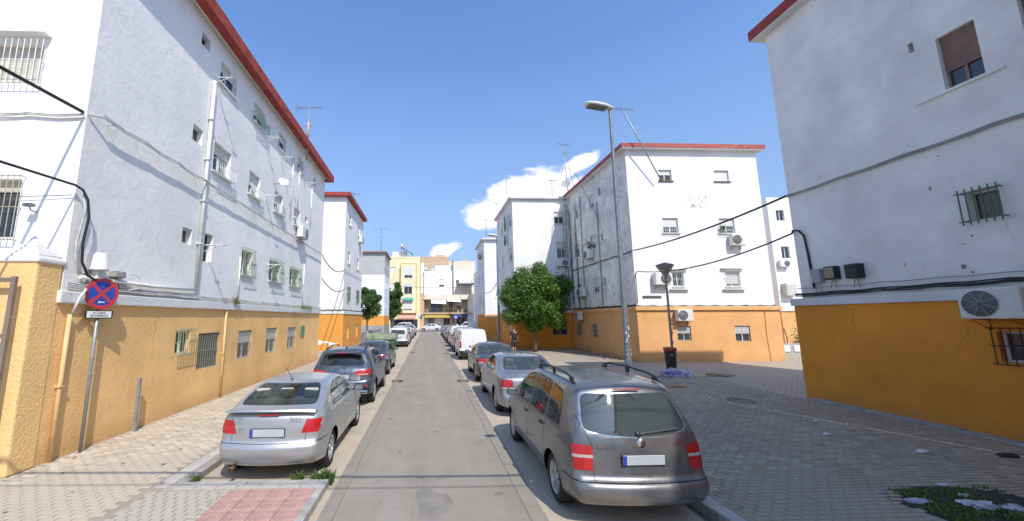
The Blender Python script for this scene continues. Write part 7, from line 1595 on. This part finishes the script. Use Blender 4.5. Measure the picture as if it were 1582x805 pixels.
GRS = leaf_mat('weed_leaves', (.045, .09, .02), (.13, .19, .045)); GRSD = leaf_mat('dry_grass', (.20, .17, .08), (.30, .26, .12))
grass('grass', 'straggly grass in the littered planting pit', (6.15, 7.85, 4.15, 5.5), 2600, .06, GRS, 4); grass('grass', 'dry grass among the litter of the planting pit', (6.3, 7.6, 4.2, 5.5), 700, .05, GRSD, 5)
grass('weed', 'green weed tuft at the corner of the left kerb build-out', (-1.75, -1.46, 6.30, 6.42), 170, .16, GRS, 6, 'thing', .014).location.z = -.07
grass('weed', 'smaller weed tuft left of the corner tuft on the kerb', (-2.05, -1.9, 6.30, 6.38), 70, .14, GRS, 7, 'thing', .012).location.z = -.07
grass('weed', 'yellowish weed at the inner kerb corner behind the silver coupe', (-3.66, -3.5, 6.36, 6.5), 60, .08, GRS, 8, 'thing', .012).location.z = -.05
grass('weed', 'small weed on the plaza beyond the people carrier roof', (7.2, 7.5, 16.2, 16.35), 60, .25, GRS, 9, 'thing', .014)
grass('weed', 'dry weed growing out of the left block ledge by the downpipe', (-6.42, -6.34, 12.9, 13.3), 60, .22, GRSD, 10, 'thing', .01).location.z = 3.0 - SW
grass('weed', 'long dry grass on the ledge near the far end of the left block', (-6.42, -6.34, 19.6, 21.3), 90, .22, GRSD, 15, 'thing', .01).location.z = 3.0 - SW
for i, (x, y, s, m, lb) in enumerate(((6.35, 5.15, (.13, .06, .04), TRN, 'lilac and white bag scrap at the left corner of the planting pit'), (6.95, 4.98, (.17, .11, .07), TRN, 'large crumpled clear bag in the middle of the planting pit'), (7.28, 4.90, (.11, .08, .05), TRN, 'clear bag right of the large crumpled one in the pit'), (7.40, 4.72, (.14, .11, .06), TRN, 'pale bag nearest the viewer on the right of the pit'), (7.18, 5.28, (.06, .04, .03), PAP, 'small white wrapper in the back of the pit'), (7.32, 5.60, (.08, .03, .03), PAP, 'white wrapper on the back edge of the pit'), (7.55, 4.42, (.10, .06, .04), simple('blue_plastic', (.08, .16, .50), .4), 'blue wrapper at the right end of the pit'), (6.75, 4.55, (.05, .03, .02), PAP, 'tiny pale wrapper at the front of the pit'))): crumple(lb, x, y, SW + .01, (s[0], s[1], s[2] * .6), m, 'plastic_wrapper', 'litter', 20 + i)
rnd = random.Random(77)                                   # rubble along the foot of the inner wall
nb = bmesh.new()
for _ in range(170):
    y = rnd.uniform(21.5, 30); x = 11.38 - abs(rnd.gauss(0, .5)) - .05; s = rnd.uniform(.015, .07); bbox(nb, (x, y, SW + s * .3), (s * 2, s * 1.6, s), 0, Matrix.Rotation(rnd.uniform(0, 3), 3, 'Z'))
o = mk('rubble', nb, simple('rubble_brown', (.28, .22, .17), .95)); tag(o, 'loose rubble and leaves along the foot of the dirty wall', 'rubble', kind='stuff')

# ------------------------------------------------------------------ groups of repeated things
GR = {'air_conditioner': 'air conditioners on the facades', 'tv_antenna': 'antennas on the roofs and walls', 'drying_arm': 'drying arms on the left block', 'plant_pot': 'potted plants on the balconies', 'weed': 'weeds in the paving joints', 'overhead_cable': 'overhead cables', 'street_lamp': 'street lamps along the right side', 'apartment_block': 'four storey white blocks along the street', 'drain_grate': 'drain grates in the gutters', 'paper_scrap': 'paper scraps on the plaza', 'plastic_wrapper': 'wrappers in the planting pit', 'plastic_bag': 'rubbish bags by the litter bin', 'junction_box': 'boxes on the facades', 'street_tree': 'street trees on the left', 'satellite_dish': 'satellite dishes', 'apartment_building': 'buildings beyond the cross street', 'cardboard_sheet': 'cardboard by the litter bin', 'garden_wall': 'low walls along the pavements', 'road_sign': 'road signs'}
for o in list(SC.objects):
    if o.parent is None and 'category' in o:
        b = o.name.split('.')[0]
        if b in GR: o['group'] = GR[b]
        if b in ('parked_car', 'parked_van'):
            o['group'] = 'vehicles parked on the cross street' if o.location.y > 70 else ('vehicles parked along the left kerb' if o.location.x < 0 else 'vehicles parked along the right kerb')
